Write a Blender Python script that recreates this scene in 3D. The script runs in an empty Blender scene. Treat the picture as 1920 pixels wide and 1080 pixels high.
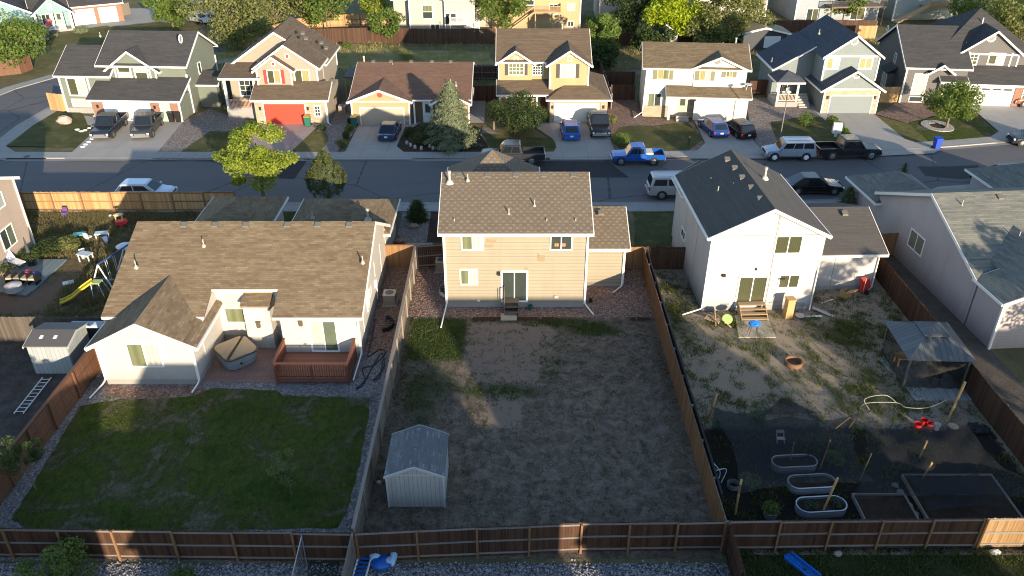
import bpy, bmesh, math, random
import numpy as np
from mathutils import Vector, Matrix
R=math.radians
random.seed(7); rng=np.random.default_rng(7)
SC=bpy.context.scene; COL=SC.collection
# ---------------- camera, sky, sun, exposure ----------------
CAMH=28.0; PITCH=R(30.4); FPX=1515.0
cam=bpy.data.cameras.new('camera'); co=bpy.data.objects.new('camera',cam); COL.objects.link(co)
co.location=(0,0,CAMH); co.rotation_euler=(math.pi/2-PITCH,0,0)
cam.sensor_width=36; cam.lens=36*FPX/1920; cam.clip_end=3000; cam.clip_start=.5
SC.camera=co
SUN_AZ=R(155); SUN_EL=R(10.7)
W=bpy.data.worlds.new('World'); SC.world=W; W.use_nodes=True
wn=W.node_tree.nodes; wl=W.node_tree.links
sky=wn.new('ShaderNodeTexSky'); sky.sky_type='NISHITA'; sky.sun_disc=False
sky.sun_elevation=SUN_EL; sky.sun_rotation=SUN_AZ; sky.air_density=1.0; sky.dust_density=1.0; sky.altitude=1800
wl.new(sky.outputs[0],wn['Background'].inputs[0]); wn['Background'].inputs[1].default_value=.15
sl=bpy.data.lights.new('sun','SUN'); so=bpy.data.objects.new('sun',sl); COL.objects.link(so)
sl.energy=4.4; sl.angle=R(.6); sl.color=(1,.82,.60)
sd=Vector((math.sin(SUN_AZ)*math.cos(SUN_EL),math.cos(SUN_AZ)*math.cos(SUN_EL),math.sin(SUN_EL)))
so.rotation_euler=sd.to_track_quat('Z','Y').to_euler()
SC.view_settings.view_transform='Standard'; SC.view_settings.look='None'; SC.view_settings.gamma=1
SC.view_settings.exposure=1.22
SC.cycles.filter_width=1.1; SC.cycles.max_bounces=6; SC.cycles.transparent_max_bounces=12
# ---------------- where a spot of the photograph lies on a real plane ----------------
_c,_s=math.cos(PITCH),math.sin(PITCH)
def ray(px,py):
    u=(px-960)/FPX; v=(py-540)/FPX
    return Vector((u,_c-v*_s,-_s-v*_c))
def g(px,py,z=0.):
    d=ray(px,py); t=(z-CAMH)/d.z
    return Vector((d.x*t,d.y*t,z))
def zat(Y,py):
    return CAMH-Y*math.tan(PITCH+math.atan((py-540)/FPX))
# ---------------- objects ----------------
def link(o,parent=None):
    COL.objects.link(o)
    if parent: o.parent=parent
    return o
def tag(o,label=None,cat=None,group=None,kind=None):
    if label: o['label']=label
    if cat: o['category']=cat
    if group: o['group']=group
    if kind: o['kind']=kind
    return o
def thing(name,label,cat,loc=(0,0,0),rot=0,group=None):
    o=bpy.data.objects.new(name,None); link(o); o.empty_display_size=.3
    o.location=loc; o.rotation_euler=(0,0,rot)
    return tag(o,label,cat,group)
def copytree(o,loc,rot,label,group=None,scale=None):
    c=o.copy(); link(c); c.location=loc; c.rotation_euler=(0,0,rot)
    c['label']=label
    if group: c['group']=group
    if scale: c.scale=scale
    for ch in list(o.children):
        k=ch.copy(); link(k,c)
        for gc in list(ch.children):
            q=gc.copy(); link(q,k)
    return c
class MB:
    def __init__(s,M=None): s.v=[];s.f=[];s.M=M
    def add(s,vs,fs):
        b=len(s.v)
        for v in vs:
            v=Vector(v)
            s.v.append(tuple(s.M@v) if s.M else tuple(v))
        s.f+=[[b+i for i in f] for f in fs]; return s
    def box(s,x0,x1,y0,y1,z0,z1):
        return s.add([(x0,y0,z0),(x1,y0,z0),(x1,y1,z0),(x0,y1,z0),(x0,y0,z1),(x1,y0,z1),(x1,y1,z1),(x0,y1,z1)],
          [(0,3,2,1),(4,5,6,7),(0,1,5,4),(1,2,6,5),(2,3,7,6),(3,0,4,7)])
    def ext(s,loop,vec):
        n=len(loop); vec=Vector(vec); lo=[Vector(p) for p in loop]
        return s.add(lo+[p+vec for p in lo],[list(range(n))[::-1],list(range(n,2*n))]+[(i,(i+1)%n,n+(i+1)%n,n+i) for i in range(n)])
    def cyl(s,p0,p1,r0,r1=None,n=8,cap=True):
        r1=r0 if r1 is None else r1
        p0=Vector(p0);p1=Vector(p1);d=(p1-p0)
        if d.length<1e-6: return s
        d.normalize(); a=d.orthogonal().normalized(); b=d.cross(a)
        vs=[p0+(a*math.cos(t)+b*math.sin(t))*r0 for t in [2*math.pi*i/n for i in range(n)]]+[p1+(a*math.cos(t)+b*math.sin(t))*r1 for t in [2*math.pi*i/n for i in range(n)]]
        fs=[(i,(i+1)%n,n+(i+1)%n,n+i) for i in range(n)]
        if cap: fs+=[list(range(n))[::-1],list(range(n,2*n))]
        return s.add(vs,fs)
    def tube(s,pts,r,n=6,r1=None):
        r1=r if r1 is None else r1; m=len(pts)-1
        for i in range(m):
            s.cyl(pts[i],pts[i+1],r+(r1-r)*i/m,r+(r1-r)*(i+1)/m,n)
        return s
    def lathe(s,prof,c=(0,0,0),n=16,sx=1,sy=1):
        vs=[];fs=[]
        for r,z in prof:
            for i in range(n):
                t=2*math.pi*i/n; vs.append((c[0]+r*math.cos(t)*sx,c[1]+r*math.sin(t)*sy,c[2]+z))
        for k in range(len(prof)-1):
            for i in range(n): fs.append((k*n+i,k*n+(i+1)%n,(k+1)*n+(i+1)%n,(k+1)*n+i))
        fs+=[list(range(n))[::-1],[ (len(prof)-1)*n+i for i in range(n)]]
        return s.add(vs,fs)
    def blob(s,c,r,jit=.15,n=8,m=6):
        prof=[]; vs=[];fs=[]
        for k in range(m+1):
            ph=math.pi*k/m
            for i in range(n):
                t=2*math.pi*i/n; q=1+random.uniform(-jit,jit) if 0<k<m else 1
                vs.append((c[0]+r[0]*math.sin(ph)*math.cos(t)*q,c[1]+r[1]*math.sin(ph)*math.sin(t)*q,c[2]-r[2]*math.cos(ph)*q))
        for k in range(m):
            for i in range(n): fs.append((k*n+i,k*n+(i+1)%n,(k+1)*n+(i+1)%n,(k+1)*n+i))
        return s.add(vs,fs)
    def build(s,name,mat,parent=None,smooth=False,recalc=True):
        me=bpy.data.meshes.new(name); me.from_pydata(s.v,[],s.f)
        if recalc:
            bm=bmesh.new(); bm.from_mesh(me); bmesh.ops.recalc_face_normals(bm,faces=bm.faces[:]); bm.to_mesh(me); bm.free()
        uvs(me)
        if mat: me.materials.append(mat)
        if smooth:
            for p in me.polygons: p.use_smooth=True
        return link(bpy.data.objects.new(name,me),parent)
def uvs(me):
    uv=me.uv_layers.new(name='uv').data; V=me.vertices; L=me.loops
    for p in me.polygons:
        n=p.normal
        if abs(n.z)>.995 or n.length<.1: t=Vector((1,0,0)); q=Vector((0,1,0))
        else:
            t=Vector((-n.y,n.x,0)).normalized(); q=n.cross(t).normalized()
        for li in p.loop_indices:
            c=V[L[li].vertex_index].co; uv[li].uv=(c.dot(t),c.dot(q))
def rot_m(loc=(0,0,0),rz=0,rx=0,ry=0):
    return Matrix.Translation(loc)@Matrix.Rotation(rz,4,'Z')@Matrix.Rotation(ry,4,'Y')@Matrix.Rotation(rx,4,'X')
# ---------------- materials ----------------
MATS={}
class NT:
    def __init__(s,name):
        s.m=bpy.data.materials.new(name); s.m.use_nodes=True; s.N=s.m.node_tree.nodes; s.L=s.m.node_tree.links
        s.b=s.N['Principled BSDF']
    def n(s,t,**k):
        o=s.N.new('ShaderNode'+t)
        for a,b in k.items(): setattr(o,a,b)
        return o
    def l(s,a,b): s.L.new(a,b)
    def inp(s,nd,key,v):
        if hasattr(v,'is_linked') or isinstance(v,bpy.types.NodeSocket): s.l(v,nd.inputs[key])
        else: nd.inputs[key].default_value=v
    def math(s,op,a,b=0.,c=None,clamp=False):
        o=s.n('Math',operation=op,use_clamp=clamp); s.inp(o,0,a); s.inp(o,1,b)
        if c is not None: s.inp(o,2,c)
        return o.outputs[0]
    def mix(s,f,a,b,bt='MIX'):
        o=s.n('Mix',data_type='RGBA',blend_type=bt); s.inp(o,0,f)
        for k,v in ((6,a),(7,b)):
            if isinstance(v,tuple): v=tuple(v)+(1,) if len(v)==3 else v
            s.inp(o,k,v)
        return o.outputs[2]
    def uv(s): return s.n('UVMap').outputs[0]
    def obj(s): return s.n('TexCoord').outputs['Object']
    def geo(s): return s.n('NewGeometry')
    def noise(s,vec,scale,detail=4,rough=.6,dist=0):
        o=s.n('TexNoise'); s.l(vec,o.inputs['Vector']); o.inputs['Scale'].default_value=scale; o.inputs['Detail'].default_value=detail; o.inputs['Roughness'].default_value=rough; o.inputs['Distortion'].default_value=dist
        return o.outputs[0]
    def vor(s,vec,scale,feature='F1'):
        o=s.n('TexVoronoi',feature=feature); s.l(vec,o.inputs['Vector']); o.inputs['Scale'].default_value=scale; return o
    def ramp(s,f,stops,interp='LINEAR'):
        o=s.n('ValToRGB'); o.color_ramp.interpolation=interp; e=o.color_ramp.elements
        while len(e)<len(stops): e.new(.5)
        for i,(p,c) in enumerate(stops):
            e[i].position=p; e[i].color=tuple(c)+(1,) if len(c)==3 else c
        s.inp(o,0,f); return o.outputs[0]
    def map(s,vec,scale=(1,1,1)):
        o=s.n('Mapping'); s.l(vec,o.inputs[0]); o.inputs['Scale'].default_value=scale; return o.outputs[0]
    def bump(s,h,strength=.4,dist=.02):
        o=s.n('Bump'); o.inputs['Strength'].default_value=strength; o.inputs['Distance'].default_value=dist; s.l(h,o.inputs['Height']); s.l(o.outputs[0],s.b.inputs['Normal'])
    def done(s,col=None,rough=.8,metal=0,spec=None,**k):
        if col is not None:
            if isinstance(col,tuple): s.b.inputs['Base Color'].default_value=tuple(col)+(1,)
            else: s.l(col,s.b.inputs['Base Color'])
        s.inp(s.b,'Roughness',rough); s.b.inputs['Metallic'].default_value=metal
        if spec is not None: s.b.inputs['Specular IOR Level'].default_value=spec
        for a,v in k.items(): s.b.inputs[a.replace('_',' ')].default_value=v
        return s.m
def cached(fn):
    def w(*a,**k):
        key=(fn.__name__,)+a+tuple(k.items())
        if key not in MATS: MATS[key]=fn(*a,**k)
        return MATS[key]
    return w
def sc3(c,f): return tuple(min(1,x*f) for x in c)
@cached
def plain(col,rough=.6,metal=0,var=.12):
    t=NT('painted'); n=t.noise(t.obj(),3,5); c=t.mix(t.math('MULTIPLY',n,var*2),sc3(col,1+var),sc3(col,1-var*2))
    return t.done(c,rough,metal)
@cached
def siding(col,lap=.2,groove=.55,seam=False):
    t=NT('lap_siding'); u=t.uv(); sp=t.n('SeparateXYZ'); t.l(u,sp.inputs[0])
    fr=t.math('FRACT',t.math('DIVIDE',sp.outputs[1],lap))
    line=t.math('LESS_THAN',fr,.13)
    n=t.noise(t.map(u,(1,.4,1)),.9,5); n2=t.noise(u,14,3)
    c=t.mix(n,sc3(col,.80),sc3(col,1.15)); c=t.mix(t.math('MULTIPLY',n2,.25),c,sc3(col,.72)); n3=t.noise(t.map(u,(3,.35,1)),1.2,4); c=t.mix(t.math('MULTIPLY',n3,.22),c,sc3(col,.62))
    dz=t.math('MULTIPLY',t.math('SUBTRACT',1.,t.math('DIVIDE',sp.outputs[1],1.0),clamp=True),t.math('MULTIPLY',n3,1.3),clamp=True); c=t.mix(t.math('MULTIPLY',dz,.55),c,(.17,.13,.095))
    c=t.mix(t.math('MULTIPLY',line,groove*.45),c,sc3(col,.35))
    t.bump(fr,.5,.02)
    return t.done(c,.75)
@cached
def shingle(cols,w=.32,h=.14,dots=0.,contrast=1.,rough=.9):
    t=NT('asphalt_shingle'); u=t.map(t.uv(),(1,1,1))
    br=t.n('TexBrick'); t.l(u,br.inputs['Vector']); br.inputs['Color1'].default_value=(0,0,0,1); br.inputs['Color2'].default_value=(1,1,1,1)
    br.inputs['Scale'].default_value=1; br.inputs['Brick Width'].default_value=w; br.inputs['Row Height'].default_value=h
    br.inputs['Mortar Size'].default_value=.012; br.inputs['Mortar'].default_value=(.5,.5,.5,1); br.inputs['Bias'].default_value=0
    br2=t.n('TexBrick'); t.l(t.map(t.uv(),(1,1,1)),br2.inputs['Vector']); br2.inputs['Color1'].default_value=(0,0,0,1); br2.inputs['Color2'].default_value=(1,1,1,1)
    br2.inputs['Scale'].default_value=1; br2.inputs['Brick Width'].default_value=w*2.3; br2.inputs['Row Height'].default_value=h; br2.inputs['Mortar Size'].default_value=0; br2.offset=.37
    wv=t.noise(t.map(t.uv(),(1.6,3.6,1)),1.3,3,.8); f=t.math('ADD',t.math('ADD',t.math('MULTIPLY',br.outputs[0],.38),t.math('MULTIPLY',br2.outputs[0],.38)),t.math('MULTIPLY',wv,.28)); br.offset_frequency=2; br2.offset_frequency=3
    n=len(cols); c=t.ramp(f,[(.12+.76*i/(n-1),cols[i]) for i in range(n)])
    big=t.noise(t.uv(),.35,4); fine=t.noise(t.uv(),30,2)
    c=t.mix(t.math('MULTIPLY',big,.45),c,sc3(cols[0],.75)); c=t.mix(t.math('MULTIPLY',fine,.35),c,sc3(cols[0],.6))
    if dots:
        sp=t.n('SeparateXYZ'); t.l(t.uv(),sp.inputs[0]); vr=t.math('DIVIDE',sp.outputs[1],.27); row=t.math('FLOOR',vr); fv=t.math('SUBTRACT',t.math('FRACT',vr),.5); fu=t.math('SUBTRACT',t.math('FRACT',t.math('ADD',t.math('DIVIDE',sp.outputs[0],.44),t.math('MULTIPLY',t.math('MODULO',row,2.),.5))),.5)
        d=t.math('SQRT',t.math('ADD',t.math('POWER',t.math('MULTIPLY',fu,1.),2.),t.math('POWER',t.math('MULTIPLY',fv,.8),2.))); dn=t.noise(t.uv(),2.2,3); mk=t.ramp(t.math('ADD',d,t.math('MULTIPLY',t.math('SUBTRACT',.5,dn),.5)),[(.10,(1,1,1)),(.30,(0,0,0))]); c=t.mix(t.math('MULTIPLY',mk,dots),c,(.42,.35,.27))
    mo=t.math('MULTIPLY',br.outputs['Fac'],.28); c=t.mix(mo,c,sc3(cols[0],.35))
    t.bump(t.math('SUBTRACT',t.math('MULTIPLY',fine,.5),br.outputs['Fac']),.5,.02)
    return t.done(c,rough,spec=.25)
@cached
def island(cols,rough=.7,stripe=0,spec=.3,trans=0):
    t=NT('varied'); r=t.geo().outputs['Random Per Island']; n=len(cols)
    c=t.ramp(r,[(i/(n-1),cols[i]) for i in range(n)])
    if stripe:
        w=t.noise(t.map(t.obj(),(9,9,1.3)),2,4); c=t.mix(t.math('MULTIPLY',w,stripe),c,sc3(cols[0],.35))
    m=t.done(c,rough,spec=spec)
    if trans:
        tr=t.n('BsdfTranslucent'); t.l(t.mix(.5,c,(.5,.6,.08)),tr.inputs[0]); ms=t.n('MixShader'); ms.inputs[0].default_value=trans
        t.l(t.b.outputs[0],ms.inputs[1]); t.l(tr.outputs[0],ms.inputs[2]); t.l(ms.outputs[0],t.N['Material Output'].inputs[0])
    return m
@cached
def gravel(c1,c2,c3,scale=9.):
    t=NT('gravel'); o=t.obj(); v=t.vor(o,scale); sp=t.n('SeparateColor'); t.l(v.outputs['Color'],sp.inputs[0])
    c=t.ramp(sp.outputs[0],[(0,c1),(.5,c2),(1,c3)])
    d=t.math('MULTIPLY',v.outputs['Distance'],1.1,clamp=True); c=t.mix(t.math('MULTIPLY',d,.8),c,sc3(c1,.3))
    big=t.noise(o,.5,5); c=t.mix(t.math('MULTIPLY',big,.5),c,sc3(c1,.55))
    t.bump(v.outputs['Distance'],-1.,.05) if False else t.bump(t.math('SUBTRACT',1.,v.outputs['Distance']),.9,.04)
    return t.done(c,.9,spec=.2)
@cached
def soil(c1,c2,c3,s=1.2,fine=14.):
    t=NT('soil'); o=t.obj(); a=t.noise(o,s,6,.65); b=t.noise(o,fine,4,.7); k=t.noise(o,s*5,4,.7)
    c=t.ramp(a,[(.3,c1),(.5,c2),(.68,c3)]); c=t.mix(t.ramp(k,[(.42,(0,0,0)),(.6,(1,1,1))]),c,t.mix(.5,c,c1)); 
    c=t.mix(t.math('MULTIPLY',b,.7),c,sc3(c1,.5)); t.bump(t.math('ADD',b,k),.7,.05)
    return t.done(c,.95,spec=.15)
@cached
def concrete(col,joint=1.5,jw=.015,rough=.85):
    t=NT('concrete'); o=t.obj(); n=t.noise(o,.7,6); n2=t.noise(o,9,4)
    c=t.mix(n,sc3(col,.78),sc3(col,1.15)); c=t.mix(t.math('MULTIPLY',n2,.3),c,sc3(col,.6))
    if joint:
        br=t.n('TexBrick'); t.l(o,br.inputs['Vector']); br.offset=0; br.inputs['Scale'].default_value=1; br.inputs['Brick Width'].default_value=joint; br.inputs['Row Height'].default_value=joint
        br.inputs['Mortar Size'].default_value=jw; c=t.mix(t.math('MULTIPLY',br.outputs['Fac'],.6),c,sc3(col,.4))
    t.bump(n2,.2,.01)
    return t.done(c,rough)
@cached
def paver(c1,c2,w=.22,h=.11):
    t=NT('pavers'); o=t.obj(); br=t.n('TexBrick'); t.l(o,br.inputs['Vector']); br.inputs['Scale'].default_value=1; br.inputs['Brick Width'].default_value=w; br.inputs['Row Height'].default_value=h
    br.inputs['Mortar Size'].default_value=.012; br.inputs['Color1'].default_value=c1+(1,); br.inputs['Color2'].default_value=c2+(1,); br.inputs['Mortar'].default_value=sc3(c1,.45)+(1,)
    n=t.noise(o,1.5,4); c=t.mix(t.math('MULTIPLY',n,.5),br.outputs[0],sc3(c1,.6)); t.bump(br.outputs['Fac'],-.4,.01)
    return t.done(c,.85)
@cached
def brickwall(c1,c2,w=.5,h=.2,mort=.02,mc=(.45,.4,.33)):
    t=NT('masonry'); u=t.uv(); br=t.n('TexBrick'); t.l(u,br.inputs['Vector']); br.inputs['Scale'].default_value=1; br.inputs['Brick Width'].default_value=w; br.inputs['Row Height'].default_value=h
    br.inputs['Mortar Size'].default_value=mort; br.inputs['Color1'].default_value=c1+(1,); br.inputs['Color2'].default_value=c2+(1,); br.inputs['Mortar'].default_value=mc+(1,)
    n=t.noise(u,5,4); c=t.mix(t.math('MULTIPLY',n,.6),br.outputs[0],sc3(c1,.55)); t.bump(br.outputs['Fac'],-.5,.02)
    return t.done(c,.85)
@cached
def planks(col,w=.14,axis=0,gap=.35,rough=.7,var=1.):
    t=NT('boards'); sp=t.n('SeparateXYZ'); t.l(t.uv(),sp.inputs[0]); q=t.math('DIVIDE',sp.outputs[axis],w); fr=t.math('FRACT',q); fl=t.math('FLOOR',q)
    wn_=t.n('TexWhiteNoise',noise_dimensions='1D'); t.l(fl,wn_.inputs['W'])
    c=t.mix(wn_.outputs[0],sc3(col,1-.2*var),sc3(col,1+.18*var)); n=t.noise(t.map(t.uv(),(1,6,1) if axis else (6,1,1)),3,4); c=t.mix(t.math('MULTIPLY',n,.3),c,sc3(col,.6))
    c=t.mix(t.math('MULTIPLY',t.math('LESS_THAN',fr,.1),gap*1.6),c,sc3(col,.2)); t.bump(fr,.3,.01)
    return t.done(c,rough)
@cached
def glass(tint=(.06,.08,.07),rough=.08):
    t=NT('window_glass'); n=t.noise(t.obj(),.8,3); c=t.mix(n,sc3(tint,.6),sc3(tint,1.5)); return t.done(c,rough,spec=.7)
@cached
def curtain(col=(.5,.5,.42),w=.12,axis=0):
    t=NT('curtained_glass'); sp=t.n('SeparateXYZ'); t.l(t.uv(),sp.inputs[0]); s_=t.math('SINE',t.math('MULTIPLY',sp.outputs[axis],6.283/w)); n=t.noise(t.uv(),2,3)
    c=t.mix(t.math('MULTIPLY_ADD',s_,.25,.4),col,sc3(col,.45)); c=t.mix(t.math('MULTIPLY',n,.3),c,sc3(col,.5)); return t.done(c,.25,spec=.6,Coat_Weight=.6)
@cached
def carpaint(col,rough=.25,metal=.3):
    t=NT('car_paint'); n=t.noise(t.obj(),4,3); c=t.mix(t.math('MULTIPLY',n,.2),col,sc3(col,.7)); return t.done(c,rough,metal,Coat_Weight=.4,Coat_Roughness=.12)
# leaf sets
def leafm(a,b,c,tr=.3): return island((a,b,c),rough=.6,trans=tr,spec=.2)
TRIM=plain((.78,.74,.68),.5,var=.05); WHITE=plain((.8,.79,.76),.45,var=.04)
DARKM=plain((.03,.03,.032),.5); STEEL=plain((.35,.36,.37),.4,.6); BLACK=plain((.012,.012,.013),.6)
CONC=concrete((.34,.33,.31),0); FOUND=concrete((.32,.31,.29),0)
# ---------------- house kit ----------------
class House:
    def __init__(s,name,label,x,y,rot,wallm,roofm,trim=TRIM,t=.16,cat='house'):
        s.e=thing(name,label,cat,(x,y,0),R(rot)); s.x,s.y,s.r=x,y,R(rot); s.W=MB();s.Rf=MB();s.F=MB();s.B=MB();s.wm=wallm;s.rm=roofm;s.tm=trim;s.t=t
        s.M=Matrix.Translation((x,y,0))@Matrix.Rotation(s.r,4,'Z'); s.Mi=s.M.inverted()
    def _r(s,px,py):
        return s.Mi@Vector((0,0,CAMH)), (s.Mi.to_3x3()@ray(px,py))
    def loc(s,face,pl,px,py):
        o,d=s._r(px,py)
        if face in 'fb': t=(pl-o.y)/d.y; return o.x+t*d.x,o.z+t*d.z
        t=(pl-o.x)/d.x; return o.y+t*d.y,o.z+t*d.z
    def fr(s,face,pl):
        if face=='f': return Matrix(((1,0,0,0),(0,0,-1,pl),(0,1,0,0),(0,0,0,1)))
        if face=='b': return Matrix(((1,0,0,0),(0,0,1,pl),(0,1,0,0),(0,0,0,1)))
        if face=='r': return Matrix(((0,0,1,pl),(1,0,0,0),(0,1,0,0),(0,0,0,1)))
        return Matrix(((0,0,-1,pl),(1,0,0,0),(0,1,0,0),(0,0,0,1)))
    def wallbox(s,x0,x1,y0,y1,z0,z1): s.W.box(x0,x1,y0,y1,z0,z1)
    def base(s,x0,x1,y0,y1,h=.3,o=.015): s.B.box(x0-o,x1+o,y0-o,y1+o,-.3,h)
    def gable(s,x0,x1,y0,y1,ze,zr,axis='x',zl=None,zrr=None,ar=None,oh=.4,og=.3,wall=True,z0=0,gut=True):
        """ze eave height, zr ridge height (wall tops); axis = ridge direction"""
        a0,a1,b0,b1=(y0,y1,x0,x1) if axis=='x' else (x0,x1,y0,y1)
        zl=ze if zl is None else zl; zrr=ze if zrr is None else zrr; ar=(a0+a1)/2 if ar is None else ar
        P=(lambda a,b,z:(b,a,z)) if axis=='x' else (lambda a,b,z:(a,b,z))
        if wall: s.W.ext([P(a,b0,z) for a,z in ((a0,z0),(a1,z0),(a1,zrr),(ar,zr),(a0,zl))],Vector(P(0,b1-b0,0)))
        pl=(zr-zl)/(ar-a0); pr=(zr-zrr)/(a1-ar); t=s.t
        el=(a0-oh,zl-oh*pl); er=(a1+oh,zrr-oh*pr); c=.003
        s.Rf.ext([P(a,b0-og,z) for a,z in ((el[0],el[1]+c),(ar,zr+c),(er[0],er[1]+c),(er[0],er[1]+t),(ar,zr+t),(el[0],el[1]+t))],Vector(P(0,b1-b0+2*og,0)))
        for b,w in ((b0-og-.053,.05),(b1+og+.003,.05)):
            s.F.ext([P(a,b,z) for a,z in ((el[0]-.02,el[1]-.1),(ar,zr-.08),(er[0]+.02,er[1]-.1),(er[0]+.02,er[1]+t-.03),(ar,zr+t-.02),(el[0]-.02,el[1]+t-.03))],Vector(P(0,w,0)))
        if gut:
            for q,sg in ((el,-1),(er,1)):
                lo,hi=sorted((q[0]+sg*.004,q[0]+sg*.11)); lp=P(lo,b0-og,q[1]-.05); hp=P(hi,b1+og,q[1]+t-.05)
                s.F.box(min(lp[0],hp[0]),max(lp[0],hp[0]),min(lp[1],hp[1]),max(lp[1],hp[1]),lp[2],hp[2])
    def hip(s,x0,x1,y0,y1,ze,p,oh=.4,wall=True,z0=0):
        if wall: s.W.box(x0,x1,y0,y1,z0,ze)
        t=s.t; w,d=x1-x0,y1-y0; m=min(w,d)/2; zo=ze-oh*p; zp=ze+m*p+t
        if w>=d: r0=(x0+m,(y0+y1)/2); r1=(x1-m,(y0+y1)/2)
        else: r0=((x0+x1)/2,y0+m); r1=((x0+x1)/2,y1-m)
        X0,X1,Y0,Y1=x0-oh,x1+oh,y0-oh,y1+oh
        v=[(X0,Y0,zo),(X1,Y0,zo),(X1,Y1,zo),(X0,Y1,zo),(X0,Y0,zo+t),(X1,Y0,zo+t),(X1,Y1,zo+t),(X0,Y1,zo+t),(r0[0],r0[1],zp),(r1[0],r1[1],zp)]
        if abs(r0[0]-r1[0])+abs(r0[1]-r1[1])<.05: top=[(4,5,8),(5,6,8),(6,7,8),(7,4,8)]; v=v[:9]
        elif w>=d: top=[(4,5,9,8),(5,6,9),(6,7,8,9),(7,4,8)]
        else: top=[(4,5,8),(5,6,9,8),(6,7,9),(7,4,8,9)]
        s.Rf.add(v,[(0,3,2,1),(0,1,5,4),(1,2,6,5),(2,3,7,6),(3,0,4,7)]+top)
        q=.08
        for b in ((X0-q,X1+q,Y0-q,Y0-.004),(X0-q,X1+q,Y1+.004,Y1+q),(X0-q,X0-.004,Y0,Y1),(X1+.004,X1+q,Y0,Y1)): s.F.box(*b,zo-.05,zo+t-.04)
    def shed(s,x0,x1,y0,y1,z0,z1,wall0=None,oh=.35,og=.25):
        """roof rising from z0 at y0 to z1 at y1"""
        p=(z1-z0)/(y1-y0); t=s.t
        if wall0 is not None: s.W.ext([(x0,y0,wall0),(x0,y1,wall0),(x0,y1,z1),(x0,y0,z0)],(x1-x0,0,0))
        e=(y0-oh,z0-oh*p)
        s.Rf.ext([(x0-og,y,z) for y,z in ((e[0],e[1]),(y1,z1),(y1,z1+t),(e[0],e[1]+t))],(x1-x0+2*og,0,0))
        s.F.box(x0-og,x1+og,e[0]-.1,e[0]-.004,e[1]-.06,e[1]+t-.04)
        for x in (x0-og-.053,x1+og+.003): s.F.ext([(x,y,z) for y,z in ((e[0],e[1]-.06),(y1,z1-.06),(y1,z1+t-.03),(e[0],e[1]+t-.04))],(.05,0,0))
    def corner(s,x,y,z0,z1,w=.1,d=.02):
        s.F.box(x-w/2-d,x+w/2+d,y-w/2-d,y+w/2+d,z0,z1)
    def band(s,face,pl,u0,u1,v0,v1,m=None,w=.025,name='trim_board'):
        b=MB(s.fr(face,pl)); b.box(u0,u1,v0,v1,.0,w) if False else b.add([(u0,v0,.001),(u1,v0,.001),(u1,v1,.001),(u0,v1,.001),(u0,v0,w),(u1,v0,w),(u1,v1,w),(u0,v1,w)],[(0,3,2,1),(4,5,6,7),(0,1,5,4),(1,2,6,5),(2,3,7,6),(3,0,4,7)])
        return b.build(name,m or s.tm,s.e)
    def win(s,face,pl,rect,style='slide',px=True,panes=None,tw=.09,name='window',fm=None,pr=.05):
        if px:
            x0,y0,x1,y1=rect; cx,cy=(x0+x1)/2,(y0+y1)/2
            ua=s.loc(face,pl,x0,cy)[0]; ub=s.loc(face,pl,x1,cy)[0]; va=s.loc(face,pl,cx,y1)[1]; vb=s.loc(face,pl,cx,y0)[1]
        else: ua,va,ub,vb=rect
        u0,u1=sorted((ua,ub)); v0,v1=sorted((va,vb)); tw=min(tw,(u1-u0)*.2)
        M=s.fr(face,pl); b=MB(M)
        def bx(b,a0,a1,c0,c1,w0,w1): b.box(a0,a1,c0,c1,w0,w1)
        bx(b,u0,u1,v1-tw,v1,.001,pr); bx(b,u0,u1,v0,v0+tw,.001,pr); bx(b,u0,u0+tw,v0+tw,v1-tw,.001,pr); bx(b,u1-tw,u1,v0+tw,v1-tw,.001,pr)
        U0,U1,V0,V1=u0+tw,u1-tw,v0+tw,v1-tw; cells=[(U0,U1,V0,V1)]; q=.022
        if style=='slide': m=(U0+U1)/2; bx(b,m-.03,m+.03,V0,V1,.001,pr-.01); cells=[(U0,m-.03,V0,V1),(m+.03,U1,V0,V1)]
        elif style=='hung': m=V0+(V1-V0)*.5; bx(b,U0,U1,m-.03,m+.03,.001,pr-.01); cells=[(U0,U1,m+.03,V1),(U0,U1,V0,m-.03)]
        elif isinstance(style,tuple):
            nx,ny=style
            for i in range(1,nx): x=U0+(U1-U0)*i/nx; bx(b,x-q,x+q,V0,V1,.001,pr-.012)
            for j in range(1,ny): z=V0+(V1-V0)*j/ny; bx(b,U0,U1,z-q,z+q,.001,pr-.014)
        fo=b.build(name,fm or WHITE,s.e)
        panes=panes or [glass()]
        for i,(a0,a1,c0,c1) in enumerate(cells):
            pb=MB(M); pb.box(a0,a1,c0,c1,.001,.018); pb.build('pane',panes[i%len(panes)],fo)
        return fo,(u0,u1,v0,v1)
    def garage(s,face,pl,rect,col,px=True,rows=4,cols_=1,trim=None,lights=False):
        if px:
            x0,y0,x1,y1=rect; cx,cy=(x0+x1)/2,(y0+y1)/2
            ua=s.loc(face,pl,x0,cy)[0]; ub=s.loc(face,pl,x1,cy)[0]; va=s.loc(face,pl,cx,y1)[1]; vb=s.loc(face,pl,cx,y0)[1]
        else: ua,va,ub,vb=rect
        va=max(va,.02)
        M=s.fr(face,pl); b=MB(M); h=(vb-va)/rows
        for i in range(rows): b.box(ua,ub,va+i*h,va+(i+1)*h-.025,.002,.03)
        b.box(ua,ub,va,vb,.002,.018)
        o=b.build('garage_door',plain(col,.5,var=.06),s.e)
        f=MB(M); f.box(ua-.1,ua,va,vb+.1,.002,.05); f.box(ub,ub+.1,va,vb+.1,.002,.05); f.box(ua,ub,vb,vb+.1,.002,.05); f.build('door_frame',trim or s.tm,o)
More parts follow.
